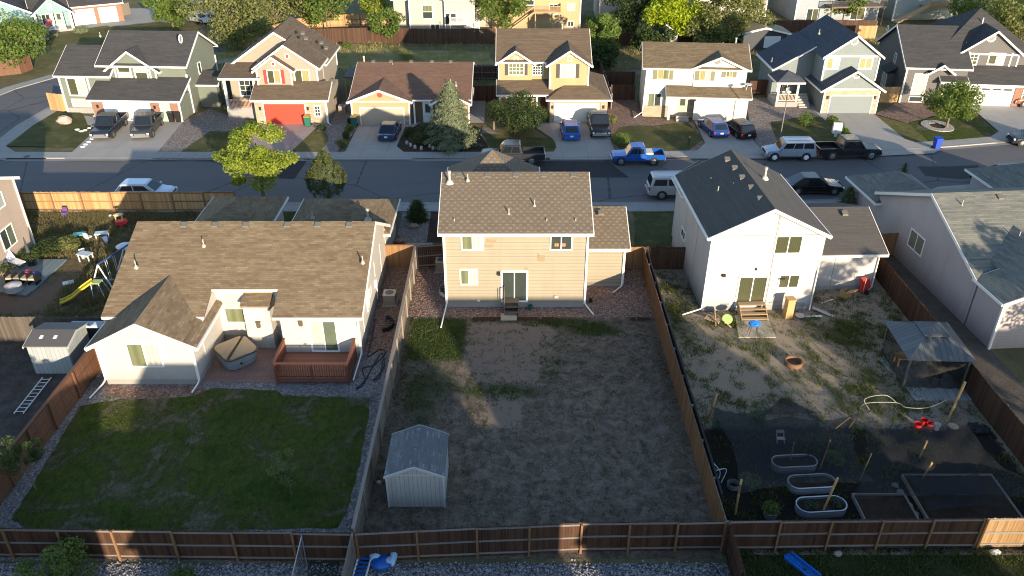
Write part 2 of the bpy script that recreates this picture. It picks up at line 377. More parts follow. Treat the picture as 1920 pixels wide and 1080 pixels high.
        if lights:
            n=4
            for i in range(n):
                w=(ub-ua)/n; l=MB(M); l.box(ua+i*w+.15,ua+(i+1)*w-.15,vb-h*.7,vb-h*.3,.031,.036); l.build('pane',glass(),o)
        return ua,ub,va,vb
    def door(s,face,pl,rect,col,px=True,lite=True):
        if px:
            x0,y0,x1,y1=rect; cx,cy=(x0+x1)/2,(y0+y1)/2
            ua=s.loc(face,pl,x0,cy)[0]; ub=s.loc(face,pl,x1,cy)[0]; va=s.loc(face,pl,cx,y1)[1]; vb=s.loc(face,pl,cx,y0)[1]
        else: ua,va,ub,vb=rect
        M=s.fr(face,pl); b=MB(M); b.box(ua,ub,va,vb,.002,.03); o=b.build('door',plain(col,.5),s.e)
        f=MB(M); f.box(ua-.08,ua,va,vb+.08,.002,.045); f.box(ub,ub+.08,va,vb+.08,.002,.045); f.box(ua,ub,vb,vb+.08,.002,.045); f.build('frame',s.tm,o)
        h=MB(M); h.blob((ub-.1,va+(vb-va)*.45,.06),(.04,.04,.04),0); h.build('handle',STEEL,o)
        if lite: l=MB(M); l.box(ua+.2*(ub-ua),ub-.2*(ub-ua),va+(vb-va)*.5,vb-.15,.031,.036); l.build('pane',glass(),o)
    def disc(s,face,pl,px,py,r,col=(.8,.78,.72),inner=None,name='gable_vent'):
        u,v=s.loc(face,pl,px,py); M=s.fr(face,pl); b=MB(M)
        n=20
        for i in range(n):
            a,c=2*math.pi*i/n,2*math.pi*(i+1)/n
            b.ext([(u+r*math.cos(a),v+r*math.sin(a),.002),(u+r*math.cos(c),v+r*math.sin(c),.002),(u+r*.72*math.cos(c),v+r*.72*math.sin(c),.002),(u+r*.72*math.cos(a),v+r*.72*math.sin(a),.002)],(0,0,.05))
        o=b.build(name,plain(col,.5),s.e)
        k=MB(M); k.cyl((u,v,.002),(u,v,.02),r*.71,n=20); k.build('louvre',plain(inner or (.2,.2,.19),.7),o)
    def shut(s,face,pl,r,col,w=.32):
        M=s.fr(face,pl); u0,u1,v0,v1=r
        for a in (u0-w-.03,u1+.03):
            b=MB(M); b.box(a,a+w,v0,v1,.002,.04)
            n=8
            for i in range(n): z=v0+.06+(v1-v0-.12)*i/n; b.box(a+.05,a+w-.05,z,z+.03,.04,.052)
            b.build('shutter',plain(col,.6),s.e)
    def onroof(s,kind,px,py,z,label=None):
        """a vent or pipe standing on the roof where the photo shows it; z roof height there (local)"""
        p=s.Mi@g(px,py,z); x,y=p.x,p.y
        b=MB()
        if kind=='box':
            b.ext([(x-.19,y-.17,z-.12),(x+.19,y-.17,z-.12),(x+.19,y+.17,z+.02),(x-.19,y+.17,z+.02)],(0,0,.13)); o=b.build('roof_vent',STEELV,s.e)
        elif kind=='pipe':
            b.cyl((x,y,z-.2),(x,y,z+.42),.04,n=8); o=b.build('vent_pipe',plain((.33,.32,.29),.5),s.e)
            c=MB(); c.lathe([(.15,-.1),(.09,.06),(.05,.1)],(x,y,z),10); c.build('flashing',plain((.32,.29,.24),.6),o)
        else:
            b.cyl((x,y,z-.2),(x,y,z+.6),.075,n=10); b.cyl((x,y,z+.6),(x,y,z+.75),.11,n=10); o=b.build('flue',plain((.42,.39,.34),.5),s.e)
            c=MB(); c.lathe([(.28,-.12),(.14,.1)],(x,y,z),10); c.build('flashing',plain((.45,.42,.36),.6),o)
    def spout(s,pts,r=.045):
        b=MB(); 
        for i in range(len(pts)-1): b.cyl(pts[i],pts[i+1],r,n=6)
        b.build('downspout',WHITE,s.e)
    def railing(s,pts,z0,h,col,sp=.14,name='railing'):
        b=MB()
        for i in range(len(pts)-1):
            p=Vector(pts[i]+(0,));q=Vector(pts[i+1]+(0,));d=q-p;n=max(1,int(d.length/sp))
            for z in (z0+.08,z0+h): b.ext([p+Vector((0,0,z-.04)),p+Vector((0,0,z+.04)),q+Vector((0,0,z+.04)),q+Vector((0,0,z-.04))],d.normalized().cross(Vector((0,0,1)))*.07)
            for k in range(n+1):
                c=p+d*k/n; w=.05 if 0<k<n else .09; b.box(c.x-w/2,c.x+w/2,c.y-w/2,c.y+w/2,z0,z0+h+(0 if w<.06 else .08))
        return b.build(name,plain(col,.6),s.e)
    def post(s,x,y,z0,z1,w=.14,m=None): b=MB(); b.box(x-w,x+w,y-w,y+w,z0,z1); b.build('porch_post',m or s.tm,s.e)
    def steps(s,x0,x1,y,z,n,col=(.4,.38,.34),d=.3,m=None):
        b=MB()
        for i in range(n): b.box(x0,x1,y-(i+1)*d,y-i*d,0,z*(n-i)/(n+0.)); 
        return b.build('steps',m or concrete(col,0),s.e)
    def done(s):
        s.W.build('wall',s.wm,s.e)
        if s.Rf.v: s.Rf.build('roof',s.rm,s.e)
        if s.F.v: s.F.build('trim',s.tm,s.e)
        if s.B.v: s.B.build('foundation',FOUND,s.e)
        return s
STEELV=plain((.13,.12,.10),.6)
GD=glass((.04,.05,.045)); GG=curtain((.085,.09,.045)); GB=curtain((.5,.52,.5),.05); GW=curtain((.62,.6,.52),.3); GY=curtain((.42,.36,.16),.16); GOL=curtain((.2,.22,.12),.5)
GGLZ=glass((.10,.125,.09),.12)
#PART2
# ================= GROUND, ROADS, YARDS =================
def flat(name,pts,z,mat,kind='structure',label=None,cat=None,jit=0,step=1.2,px=True,h=None,parent=None):
    P=[g(*p) if px else Vector((p[0],p[1],0)) for p in pts]
    if jit:
        Q=[]
        for i in range(len(P)):
            a,b=P[i],P[(i+1)%len(P)]; n=max(1,int((b-a).length/step))
            for k in range(n):
                c=a.lerp(b,k/n)
                if k: c=c+Vector((random.uniform(-jit,jit),random.uniform(-jit,jit),0))
                Q.append(c)
        P=Q
    b=MB()
    if h: b.ext([Vector((p.x,p.y,z)) for p in P],(0,0,h))
    else: b.add([(p.x,p.y,z) for p in P],[list(range(len(P)))])
    o=b.build(name,mat,parent,recalc=bool(h))
    if not h and o.data.polygons[0].normal.z<0: o.data.flip_normals()
    return tag(o,label,cat,kind=kind)
G_BASE=soil((.12,.11,.055),(.20,.175,.085),(.29,.24,.125),.35,9)
flat('ground',[(-600,-200),(600,-200),(600,900),(-600,900)],0,G_BASE,px=False)
def asphalt():
    t=NT('asphalt'); o=t.obj(); a=t.noise(t.map(o,(.25,1.2,1)),.6,5); b=t.noise(o,22,3); v=t.vor(o,.11,'DISTANCE_TO_EDGE')
    c=t.mix(a,(.095,.092,.093),(.145,.14,.14)); c=t.mix(t.math('MULTIPLY',b,.35),c,(.06,.06,.062))
    w=t.noise(o,1.4,4); e=t.math('LESS_THAN',t.math('ADD',v.outputs['Distance'],t.math('MULTIPLY',w,.03)),.022); c=t.mix(t.math('MULTIPLY',e,.65),c,(.02,.02,.022)); t.bump(b,.3,.01)
    return t.done(c,.8)
ASPH=asphalt()
NEAR=[(-75,60.6),(-50,61.9),(-20,61.95),(0,61.95),(20,62.0),(27,62.6),(35,63.7),(43.5,65.3),(56,68.5),(80,77)]
FAR=[(-47.5,71.2),(-30,71.2),(0,71.2),(15,71.4),(22,71.9),(28,72.4),(36,73.2),(43,74.3),(52,76.2),(62,79.3),(80,87)]
SIDE=[(-51.1,76.5),(-51.5,81),(-51.2,87),(-48.5,95),(-43.5,103),(-37,108),(-28,112.2)]  # right kerb of the side street
SIDEL=[(-75,66),(-67,74),(-60.5,84),(-58.5,94),(-54,103),(-47,112),(-34,119)]
flat('road',NEAR+FAR[::-1]+SIDE+SIDEL[::-1],.004,ASPH,px=False)
flat('asphalt_patch',[(1000,302),(1140,303),(1180,333),(1060,333),(1008,332)],.008,soil((.055,.055,.057),(.066,.066,.068),(.078,.078,.08),2,30))
flat('asphalt_patch',[(1720,312),(1835,310),(1840,332),(1800,336),(1735,330)],.008,soil((.075,.075,.077),(.085,.085,.087),(.095,.095,.097),2,30),jit=.15)
flat('asphalt_patch',[(520,300),(575,302),(552,336),(505,334)],.008,soil((.055,.055,.057),(.066,.066,.068),(.078,.078,.08),2,30))
CW=concrete((.33,.32,.30),1.5,.02)
def offs(P,d):
    out=[]
    for i,p in enumerate(P):
        a=Vector(P[max(0,i-1)]);b=Vector(P[min(len(P)-1,i+1)]); n=(b-a).normalized(); n=Vector((-n.y,n.x)); out.append((p[0]+n.x*d,p[1]+n.y*d))
    return out
def band(name,P,d0,d1,z,mat,h=None): return flat(name,offs(P,d0)+offs(P,d1)[::-1],z,mat,px=False,h=h)
GUT=concrete((.27,.255,.235),3,.02)
band('gutter',FAR,0,.55,.008,GUT); band('gutter',NEAR,-.5,0,.008,GUT)
band('kerb',FAR,.55,.72,0,CW,.11); band('sidewalk',FAR,.72,2.15,0,CW,.0925)
band('kerb',NEAR,-.67,-.5,0,CW,.11); band('sidewalk',NEAR,-2.0,-.67,0,CW,.0925)
band('sidewalk',SIDE,-1.7,0,0,CW,.0905); band('sidewalk',SIDEL,0,1.6,0,CW,.09)
flat('sidewalk',[(-47.5,71.3),(-47.5,73.3),(-49.4,75),(-49.4,76.6),(-51.15,76.6),(-50.6,73.6),(-49.2,72)],0,CW,px=False,h=.0885)
# storm drain inlet of the corner
b=MB(); b.box(-51.5,-49.8,71.2,71.5,.0,.1); 
DRV=concrete((.36,.34,.31),2.4,.02); DRVP=concrete((.33,.27,.24),2.4,.02)
for pts in ([(201,226),(344,230),(284,301),(120,301)],[(487,233),(602,233),(549,283),(560,301),(440,301)],[(672,236),(762,236),(744,276),(775,301),(615,301),(648,285)],[(1030,231),(1136,231),(1146,270),(1160,301),(1030,301),(1043,278)],
  [(1302,229),(1398,229),(1414,268),(1445,299),(1290,299),(1322,270)],[(1550,213),(1638,215),(1696,262),(1762,283),(1750,289),(1590,297),(1606,262),(1572,230)],[(1815,198),(1925,202),(2010,215),(2010,262),(1868,270),(1850,262),(1872,248)]):
    flat('driveway',pts,.097,DRV if pts[0][0]!=487 else DRVP)
for pts in ([(655,392),(745,392),(700,425),(640,425)],[(1700,372),(1800,360),(1830,345),(1760,350)],[(0,20),(70,60),(110,60),(200,48),(230,58),(330,40),(380,20),(300,15)],[(905,0),(960,0),(955,14),(900,14)]): flat('driveway',pts,.012,DRV)
flat('path',[(1005,232),(1030,232),(1046,278),(1036,262),(1003,240)],.1,DRVP)
flat('path',[(158,218),(200,224),(190,240),(165,236)],.1,CONC)
flat('path',[(1492,172),(1512,172),(1552,214),(1548,228),(1500,190)],.1,CONC)
flat('path',[(784,228),(800,226),(775,240),(755,240)],.1,CONC)
flat('side_slab',[(882,178),(912,178),(908,232),(880,232)],.1,CONC)
flat('patio',[(150,80),(190,72),(170,88),(140,96)],.02,CONC)
def lawnmat():
    t=NT('lawn_turf'); o=t.obj(); a=t.noise(o,.32,6,.7,.8); b=t.noise(t.map(o,(1.6,.8,1)),2.2,5,.7); f=t.noise(o,24,3)
    c=t.ramp(a,[(.34,(.045,.085,.012)),(.46,(.10,.135,.02)),(.53,(.10,.105,.036)),(.60,(.21,.18,.12))])
    c=t.mix(t.ramp(b,[(.40,(0,0,0)),(.62,(1,1,1))]),c,t.mix(.5,c,(.02,.03,.01))); c=t.mix(t.math('MULTIPLY',f,.6),c,(.012,.02,.006)); t.bump(t.math('ADD',f,b),.6,.05); return t.done(c,.95,spec=.1)
LAWN=lawnmat()
LAWN2=soil((.06,.075,.024),(.11,.11,.042),(.21,.18,.085),.6,20)
LAWN3=soil((.09,.10,.03),(.17,.155,.055),(.27,.225,.10),.4,14)
GRV=gravel((.22,.18,.16),(.38,.33,.30),(.56,.51,.47),9)
GRP=gravel((.21,.13,.10),(.36,.24,.195),(.52,.40,.34),9)
GRB=gravel((.09,.09,.095),(.19,.19,.195),(.42,.42,.42),8)
MUL=soil((.055,.034,.024),(.085,.055,.038),(.12,.08,.055),1.5,20)
flat('gravel_bed',[(280,302),(340,232),(392,205),(482,232),(500,302)],.085,GRV,jit=.15)
flat('gravel_bed',[(570,300),(602,234),(640,192),(665,190),(672,240),(618,300)],.085,GRV,jit=.15)
flat('gravel_bed',[(1140,262),(1136,228),(1150,180),(1190,180),(1205,222),(1300,232),(1322,272),(1290,299),(1160,299)],.085,GRP,jit=.15)
flat('gravel_bed',[(1398,185),(1505,185),(1552,214),(1606,262),(1592,297),(1445,299),(1414,268)],.085,GRV,jit=.15)
flat('gravel_bed',[(1640,215),(1690,190),(1812,198),(1800,206),(1700,232)],.086,GRP,jit=.15)
flat('mulch_bed',[(744,276),(766,236),(892,238),(928,298),(775,298)],.085,MUL,jit=.1)
flat('gravel_bed',[(905,238),(960,262),(930,300),(895,285)],.0825,GRV,jit=.15)
flat('lawn',[(103,205),(150,212),(186,240),(150,277),(6,275)],.088,LAWN2,jit=.1)
flat('lawn',[(335,289),(395,247),(470,247),(470,289)],.089,LAWN2,jit=.2)
flat('lawn',[(549,281),(573,246),(612,250),(617,262),(600,291),(560,288)],.089,LAWN3,jit=.1)
flat('lawn',[(900,250),(1040,262),(1043,300),(935,300)],.0875,LAWN2,jit=.15)
flat('lawn',[(1160,240),(1290,232),(1318,262),(1292,283),(1165,287),(1142,262)],.089,LAWN2,jit=.25)
flat('lawn',[(1445,230),(1507,219),(1572,222),(1606,262),(1592,290),(1500,292),(1455,262)],.089,LAWN2,jit=.15)
flat('lawn',[(1641,218),(1700,232),(1735,262),(1770,282),(1744,277),(1697,262)],.089,LAWN3,jit=.15)
flat('lawn',[(1700,232),(1815,206),(1870,248),(1850,262),(1770,276),(1735,262)],.0875,LAWN,jit=.05)
flat('lawn',[(90,75),(170,55),(300,40),(370,50),(300,62),(120,100),(80,130),(30,135),(60,100)],.03,LAWN3,jit=.3)
flat('lawn',[(390,100),(640,80),(760,95),(920,97),(925,130),(700,135),(560,120),(420,118)],.03,soil((.20,.19,.07),(.36,.31,.13),(.48,.40,.20),.5,12),jit=.3)
flat('path',[(700,128),(925,120),(1110,135),(1400,125),(1400,134),(1110,145),(925,134),(700,142)],.034,soil((.2,.15,.11),(.26,.2,.15),(.3,.24,.18),.6,12),jit=.3)
flat('lawn',[(1160,140),(1190,125),(1195,185),(1150,185)],.03,LAWN3,jit=.2)
# white stone ring of the ornamental tree
def ringmesh(name,px,py,r0,r1,sx,sy,z,h,mat,**k):
    c=g(px,py); b=MB(); n=26
    for i in range(n):
        a,d=2*math.pi*i/n,2*math.pi*(i+1)/n
        b.ext([(c.x+q*math.cos(t)*sx,c.y+q*math.sin(t)*sy,z) for q,t in ((r0,a),(r1,a),(r1,d),(r0,d))],(0,0,h))
    return tag(b.build(name,mat),**k)
ringmesh('tree_ring',1757,238,.75,1.55,1.0,1.15,.085,.07,gravel((.5,.49,.46),(.62,.6,.56),(.72,.7,.66),8),label='white stone ring around the ornamental tree on the corner lawn',cat='edging')
flat('mulch_bed',[(1742,228),(1772,228),(1778,243),(1745,244)],.094,MUL)
# ---- near lots ----
def patchsheet(name,x0,x1,y0,y1,z,fn,step,cols,fine=22):
    nx=int((x1-x0)/step)+1; ny=int((y1-y0)/step)+1; b=MB()
    X=np.linspace(x0,x1,nx);Y=np.linspace(y0,y1,ny)
    b.v=[(float(x),float(y),z) for y in Y for x in X]; b.f=[[j*nx+i,j*nx+i+1,(j+1)*nx+i+1,(j+1)*nx+i] for j in range(ny-1) for i in range(nx-1)]
    o=b.build(name,None,recalc=False); at=o.data.color_attributes.new('cover','FLOAT_COLOR','POINT')
    at.data.foreach_set('color',np.array([tuple(fn(v[0],v[1]))+(1,) for v in b.v],dtype=np.float32).ravel())
    t=NT(name+'_cover'); a=t.n('Attribute',attribute_name='cover'); sp=t.n('SeparateColor'); t.l(a.outputs['Color'],sp.inputs[0]); ob=t.obj()
    n1=t.noise(ob,1.6,7,.72,.6); n2=t.noise(ob,fine,4,.7); n3=t.noise(ob,5,6,.75,1.2)
    base=t.ramp(n1,[(.35,cols['b1']),(.5,cols['b2']),(.66,cols['b3'])]); base=t.mix(t.ramp(n3,[(.44,(0,0,0)),(.58,(1,1,1))]),base,t.mix(.45,base,cols['b3']))
    def msk(i,w=.16): return t.math('MULTIPLY_ADD',t.math('SUBTRACT',t.math('ADD',sp.outputs[i],t.math('MULTIPLY',t.math('SUBTRACT',t.math('ADD',t.math('MULTIPLY',n3,.55),t.math('MULTIPLY',n1,.45)),.5),2.6)),.5),1/w,.5,clamp=True)
    c=t.mix(msk(1),base,t.mix(n2,sc3(cols['dirt'],.8),sc3(cols['dirt'],1.15))); c=t.mix(msk(0,.3),c,t.mix(n2,sc3(cols['green'],.6),sc3(cols['green'],1.6))); c=t.mix(msk(2),c,t.mix(n2,cols['mulch'],sc3(cols['mulch'],.6)))
    c=t.mix(t.math('MULTIPLY',n2,.75),c,t.mix(.8,c,(.0,.0,.0))); t.bump(t.math('ADD',n2,n3),.9,.06); o.data.materials.append(t.done(c,.95,spec=.15)); tag(o,kind='structure'); return o
def inbox(x,y,x0,x1,y0,y1,s=.6):
    d=min(x-x0,x1-x,y-y0,y1-y); return max(0,min(1,.5+d/s))
def blobm(x,y,cx,cy,rx,ry): return max(0,1-((x-cx)/rx)**2-((y-cy)/ry)**2)
def yardC(x,y):
    d=max(inbox(x,y,-2.9,2.6,38.2,43.2,.5)*.95, .62*inbox(x,y,-2.6,2.0,36.2,38.8,.9),.95*inbox(x,y,-1.5,.6,33.0,36.6,1.0))
    d=max(d,.42*blobm(x,y,4,36,5,5),.3)
    gr=max(.9*inbox(x,y,-6.4,-2.9,39.2,43.9,.9),.8*blobm(x,y,5.0,42.6,2.4,1.2),.6*blobm(x,y,-.5,36.3,4,1.0),.55*blobm(x,y,-5,36,1.8,4),.7*blobm(x,y,3,43.4,3,.9),.4*blobm(x,y,2.2,39,1.2,3))
    m=max(.75*inbox(x,y,-6.6,9,43.4,45,.4)*(0 if (-6.4<x<-2.7) else 1)*(0 if (2.8<x<7.5) else 1),.5*blobm(x,y,-6.4,38,.6,8),.5*blobm(x,y,8.9,38,.7,9))
    return gr,d,m
patchsheet('yard_ground',-6.72,9.2,24.4,44.0,.012,yardC,.3,dict(b1=(.088,.07,.052),b2=(.165,.132,.10),b3=(.31,.26,.21),green=(.045,.07,.018),dirt=(.34,.26,.205),mulch=(.10,.055,.035)))
flat('gravel_bed',[(-6.72,43.9),(9.2,43.9),(9.2,50.4),(-6.72,50.4)],.008,GRP,px=False)
def yardD(x,y):
    d=max(.98*blobm(x,y,15.2,39.2,5.4,5.0)**.6 if blobm(x,y,15.2,39.2,5.4,5)>0 else 0,.85*blobm(x,y,12.3,37,3.4,4.5),.6*blobm(x,y,23,44.5,2,3),.62)
    gr=max(.62*blobm(x,y,20.8,42.2,4.2,2.6),.6*blobm(x,y,10.6,44,1.3,6),.5*blobm(x,y,20.5,36,4,3),.38*blobm(x,y,13.5,35,4,1.8),.7*blobm(x,y,14,43.3,1.6,1),.45*blobm(x,y,18,38.5,1.4,1.8),.5*blobm(x,y,24.6,42,1,5),.16)
    return gr,d,.8*inbox(x,y,9.3,25.3,24.6,33.3,1.2)
patchsheet('yard_ground',9.3,25.4,24.4,53.2,.012,yardD,.3,dict(b1=(.10,.085,.058),b2=(.17,.145,.105),b3=(.27,.23,.17),green=(.06,.07,.024),dirt=(.46,.375,.275),mulch=(.045,.038,.03)))
def yardA(x,y):
    return max(.5*blobm(x,y,-33,54,4,3),.3*blobm(x,y,-30,59,6,1.6),.22),.45+.4*blobm(x,y,-31.5,46,4,3),0
patchsheet('yard_ground',-50,-23.3,41.3,60.2,.012,yardA,.4,dict(b1=(.10,.082,.04),b2=(.17,.135,.065),b3=(.25,.2,.10),green=(.05,.062,.018),dirt=(.26,.19,.135),mulch=(.1,.07,.04)))
flat('yard_ground',[(-50,22),(-24.1,22),(-24.1,41.2),(-50,41.2)],.012,soil((.06,.05,.045),(.11,.095,.085),(.17,.15,.13),1.1,18),px=False)
flat('gravel_bed',[(-24,24.3),(-6.75,24.3),(-6.75,52.5),(-24,52.5)],.008,gravel((.22,.205,.205),(.34,.32,.32),(.52,.50,.50),10),px=False)
flat('gravel_bed',[(-9.0,40),(-6.8,40),(-6.8,52.4),(-9.0,52.4)],.012,GRP,px=False)
flat('gravel_bed',[(200,722),(375,722),(400,740),(310,747),(240,748),(195,745)],.012,GRP,jit=.1)
flat('lawn',[(150,762),(235,748),(310,747),(365,742),(400,728),(520,733),(530,742),(694,746),(690,790),(668,900),(650,962),(632,990),(200,1000),(60,998),(22,975)],.02,LAWN,jit=.045,step=.35)
flat('patio',[(-17.7,37.1),(-13.0,37.0),(-9.3,38.9),(-9.3,41.5),(-17.7,41.5)],.02,paver((.25,.15,.12),(.32,.21,.17)),px=False)
flat('gravel_bed',[(-24,22.5),(9.2,22.5),(9.6,24.15),(-24,24.15)],.010,GRB,px=False)
flat('yard_ground',[(-60,14),(60,14),(60,22.7),(-60,22.7)],.014,soil((.035,.036,.02),(.055,.052,.03),(.09,.08,.055),.9,18),px=False,jit=.15)
flat('yard_ground',[(9.6,22.7),(60,22.7),(60,24.6),(9.6,24.6)],.016,soil((.03,.042,.014),(.05,.06,.02),(.08,.08,.04),.9,18),px=False)
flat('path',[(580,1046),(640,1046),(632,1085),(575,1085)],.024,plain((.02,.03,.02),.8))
flat('gravel_bed',[(758,388),(818,388),(822,455),(760,455),(745,440)],.02,GRV,jit=.1)
flat('mulch_bed',[(808,398),(830,398),(826,455),(800,455)],.024,MUL)
flat('lawn',[(1188,388),(1262,388),(1262,460),(1190,464)],.02,LAWN2,jit=.05)
flat('lawn',[(1512,380),(1596,380),(1590,394),(1525,394)],.02,LAWN)
flat('lawn',[(512,393),(620,392),(600,414),(512,414)],.02,LAWN)
flat('driveway',[(-8.2,50.5),(-6.0,50.5),(-6,60.1),(-8.2,60.1)],.01,DRV,px=False)
flat('gravel_bed',[(25.6,27),(29.2,27),(29.0,40),(28,52),(25.6,52)],.014,soil((.1,.08,.065),(.15,.125,.10),(.2,.165,.13),1,16),px=False)
flat('deck_floor',[(41,490),(126,489),(96,517),(64,547),(49,557),(22,552),(-30,548),(-40,500)],.03,planks((.16,.21,.22),.15,0),h=.12)
# ================= FENCES =================
WGOLD=island(((.40,.23,.09),(.50,.30,.13),(.60,.40,.20),(.42,.25,.11)),stripe=.5)
WBRN=island(((.055,.027,.016),(.09,.044,.025),(.13,.066,.038),(.072,.036,.021)),stripe=.7)
WRED=island(((.15,.075,.045),(.17,.085,.05),(.19,.095,.06)),stripe=.35)
WGRY=island(((.22,.185,.15),(.29,.245,.20),(.25,.215,.175)),stripe=.5); WORG=island(((.17,.085,.038),(.22,.115,.05),(.27,.145,.07),(.19,.095,.045)),stripe=.6)
WRAIL=island(((.21,.19,.17),(.27,.25,.23)),stripe=.4); WMID=island(((.24,.12,.055),(.30,.16,.075),(.34,.19,.09)),stripe=.5); WPOST=island(((.33,.18,.08),(.26,.15,.08),(.12,.07,.045)),stripe=.4)
def fence(label,pts,h=1.8,side=1,pm=None,rm=None,post=None,sp=2.4,pw=.14,group=None,cap=False,base=0,rails=(.16,.9,1.66),name='fence',wob=.02):
    """side=+1: pickets on the left of the run, rails and posts on the right"""
    pm=pm or WBRN; rm=rm or WRAIL; post=post or rm
    P=[Vector((p[0],p[1],0)) for p in pts]; root=thing(name,label,'fence',(P[0].x,P[0].y,base),group=group); O=P[0]
    pk=MB(); rl=MB(); cp=MB()
    for i in range(len(P)-1):
        a,b_=P[i]-O,P[i+1]-O; d=b_-a; L=d.length; d.normalize(); nrm=Vector((-d.y,d.x,0))*side; n=max(1,int(L/pw))
        for k in range(n):
            c=a+d*(L*(k+.5)/n)+nrm*.03; hh=h+random.uniform(-wob,wob); w=L/n/2-.004; q=nrm*.02; e=random.uniform(-.006,.006); c=c+nrm*e
            pk.ext([c-d*w,c+d*w,c+d*w+Vector((0,0,hh-.04)),c+d*w*.6+Vector((0,0,hh)),c-d*w*.6+Vector((0,0,hh)),c-d*w+Vector((0,0,hh-.04))],q)
        m=max(1,round(L/sp))
        for k in range(m):
            s0=a+d*(L*k/m); s1=a+d*(L*(k+1)/m)
            for z in rails:
                dz=random.uniform(-.03,.03); z=z*h/1.8+dz; z1=z+random.uniform(-.03,.03)
                rl.ext([s0+Vector((0,0,z)),s1+Vector((0,0,z1)),s1+Vector((0,0,z1+.09)),s0+Vector((0,0,z+.09))],nrm*.026)
            pb=MB(); c=s0-nrm*.05; pb.box(c.x-.045,c.x+.045,c.y-.045,c.y+.045,-.05,h-.05+random.uniform(-.05,.08)); pb.build('post',post,root)
        if cap: cp.ext([a+Vector((0,0,h+.02))-nrm*.08,b_+Vector((0,0,h+.02))-nrm*.08,b_+Vector((0,0,h+.02))+nrm*.08,a+Vector((0,0,h+.02))+nrm*.08],(0,0,.04))
    c=P[-1]-O; pb=MB(); pb.box(c.x-.045,c.x+.045,c.y-.045,c.y+.045,-.05,h); pb.build('post',post,root)
    pk.build('picket_panel',pm,root); rl.build('rail',rm,root)
    if cap: cp.build('cap_rail',rm,root)
    return root
fence('long dark picket fence behind the green lawn, seen from its rail side',[(-30,24.6),(-24,24.5),(-17,24.35),(-6.75,24.2)],side=1,pm=WBRN,post=WPOST)
fence('brown picket fence closing the bare yard with the small shed',[(-6.6,24.2),(-1.5,24.5),(3,24.75),(9.2,24.85)],side=1,pm=WBRN,post=WPOST)
fence('dark brown picket fence closing the garden yard with the raised beds',[(9.35,24.85),(16,24.95),(20.4,25.0)],side=1,pm=WBRN,post=WPOST)
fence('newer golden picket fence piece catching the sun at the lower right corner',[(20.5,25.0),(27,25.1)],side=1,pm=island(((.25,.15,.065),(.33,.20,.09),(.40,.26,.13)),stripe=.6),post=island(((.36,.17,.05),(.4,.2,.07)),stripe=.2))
fence('weathered grey fence between the lawn yard and the bare yard',[(-6.75,24.4),(-6.72,34),(-6.78,44),(-6.8,50.4)],side=1,pm=WGRY,rm=WGRY,cap=True)
fence('golden brown picket fence with black cloth along its far side',[(9.25,24.95),(9.22,38),(9.25,50.3)],side=1,pm=WORG,rm=WRAIL,pw=.13)
fence('rusty brown picket fence beside the roofed gazebo',[(25.5,25.2),(25.48,38),(25.45,52.4)],side=1,pm=WBRN,rm=WBRN)
fence('reddish brown fence running down beside the grey garden shed',[(-24.05,24.6),(-24.0,33),(-24.0,40.9)],side=1,pm=WRED,rm=WRED,cap=True,rails=(.3,1.0,1.6))
fence('dark weathered fence behind the grey garden shed',[(-50,41.25),(-33,41.25),(-24.1,41.25)],side=-1,pm=island(((.09,.075,.06),(.12,.10,.08),(.15,.125,.10)),stripe=.5),rm=WGRY)
fence('golden picket fence along the street above the toy yard',[(-42,61.2),(-30,61.2),(-22.4,61.3)],h=1.75,side=1,pm=WGOLD,rm=WPOST,post=WPOST,h_=0) if False else fence('golden picket fence along the street above the toy yard',[(-42,60.0),(-30,60.0),(-22.4,60.05)],h=1.75,side=1,pm=WGOLD,rm=WPOST,post=WPOST)
fence('short brown gate fence between the cream house and the grey fence',[(-8.95,50.6),(-6.9,50.55)],side=-1,pm=WMID,rm=WPOST,cap=True)
fence('brown rail fence left of the two storey tan house',[(-6.7,50.5),(-4.3,50.9)],side=1,pm=WBRN,rm=WRAIL)
fence('short fence between the tan garage and the golden fence',[(7.6,50.4),(9.2,50.4)],side=-1,pm=WMID,rm=WPOST)
fence('short dark fence left of the white gabled house',[(9.4,50.4),(12.2,50.3)],side=1,pm=WBRN,rm=WBRN)
fence('narrow golden gate between the white garage wall and the pinkish house',[(25.6,52.4),(28.1,52.6)],side=-1,pm=WMID,rm=WPOST)
fence('pale weathered fence running off below the lawn corner',[(-6.75,15),(-6.75,24.1)],side=1,pm=WGRY,rm=WGRY)
fence('dark board fence running off below the golden fence',[(9.35,15),(9.3,24.7)],side=-1,pm=WBRN,rm=WBRN)
# black cloth on the golden fence
b=MB()
for i in range(18):
    y0=26.5+i*1.3; b.ext([(9.33,y0,.3),(9.33,y0+1.25,.3),(9.36,y0+1.25,1.86+.04*math.sin(i*2)),(9.36,y0,1.86+.04*math.sin(i*2-2))],(.07,0,0))
tag(b.build('fence_cloth',plain((.012,.012,.014),.9)),'black cloth strip draped behind the golden picket fence','cloth')
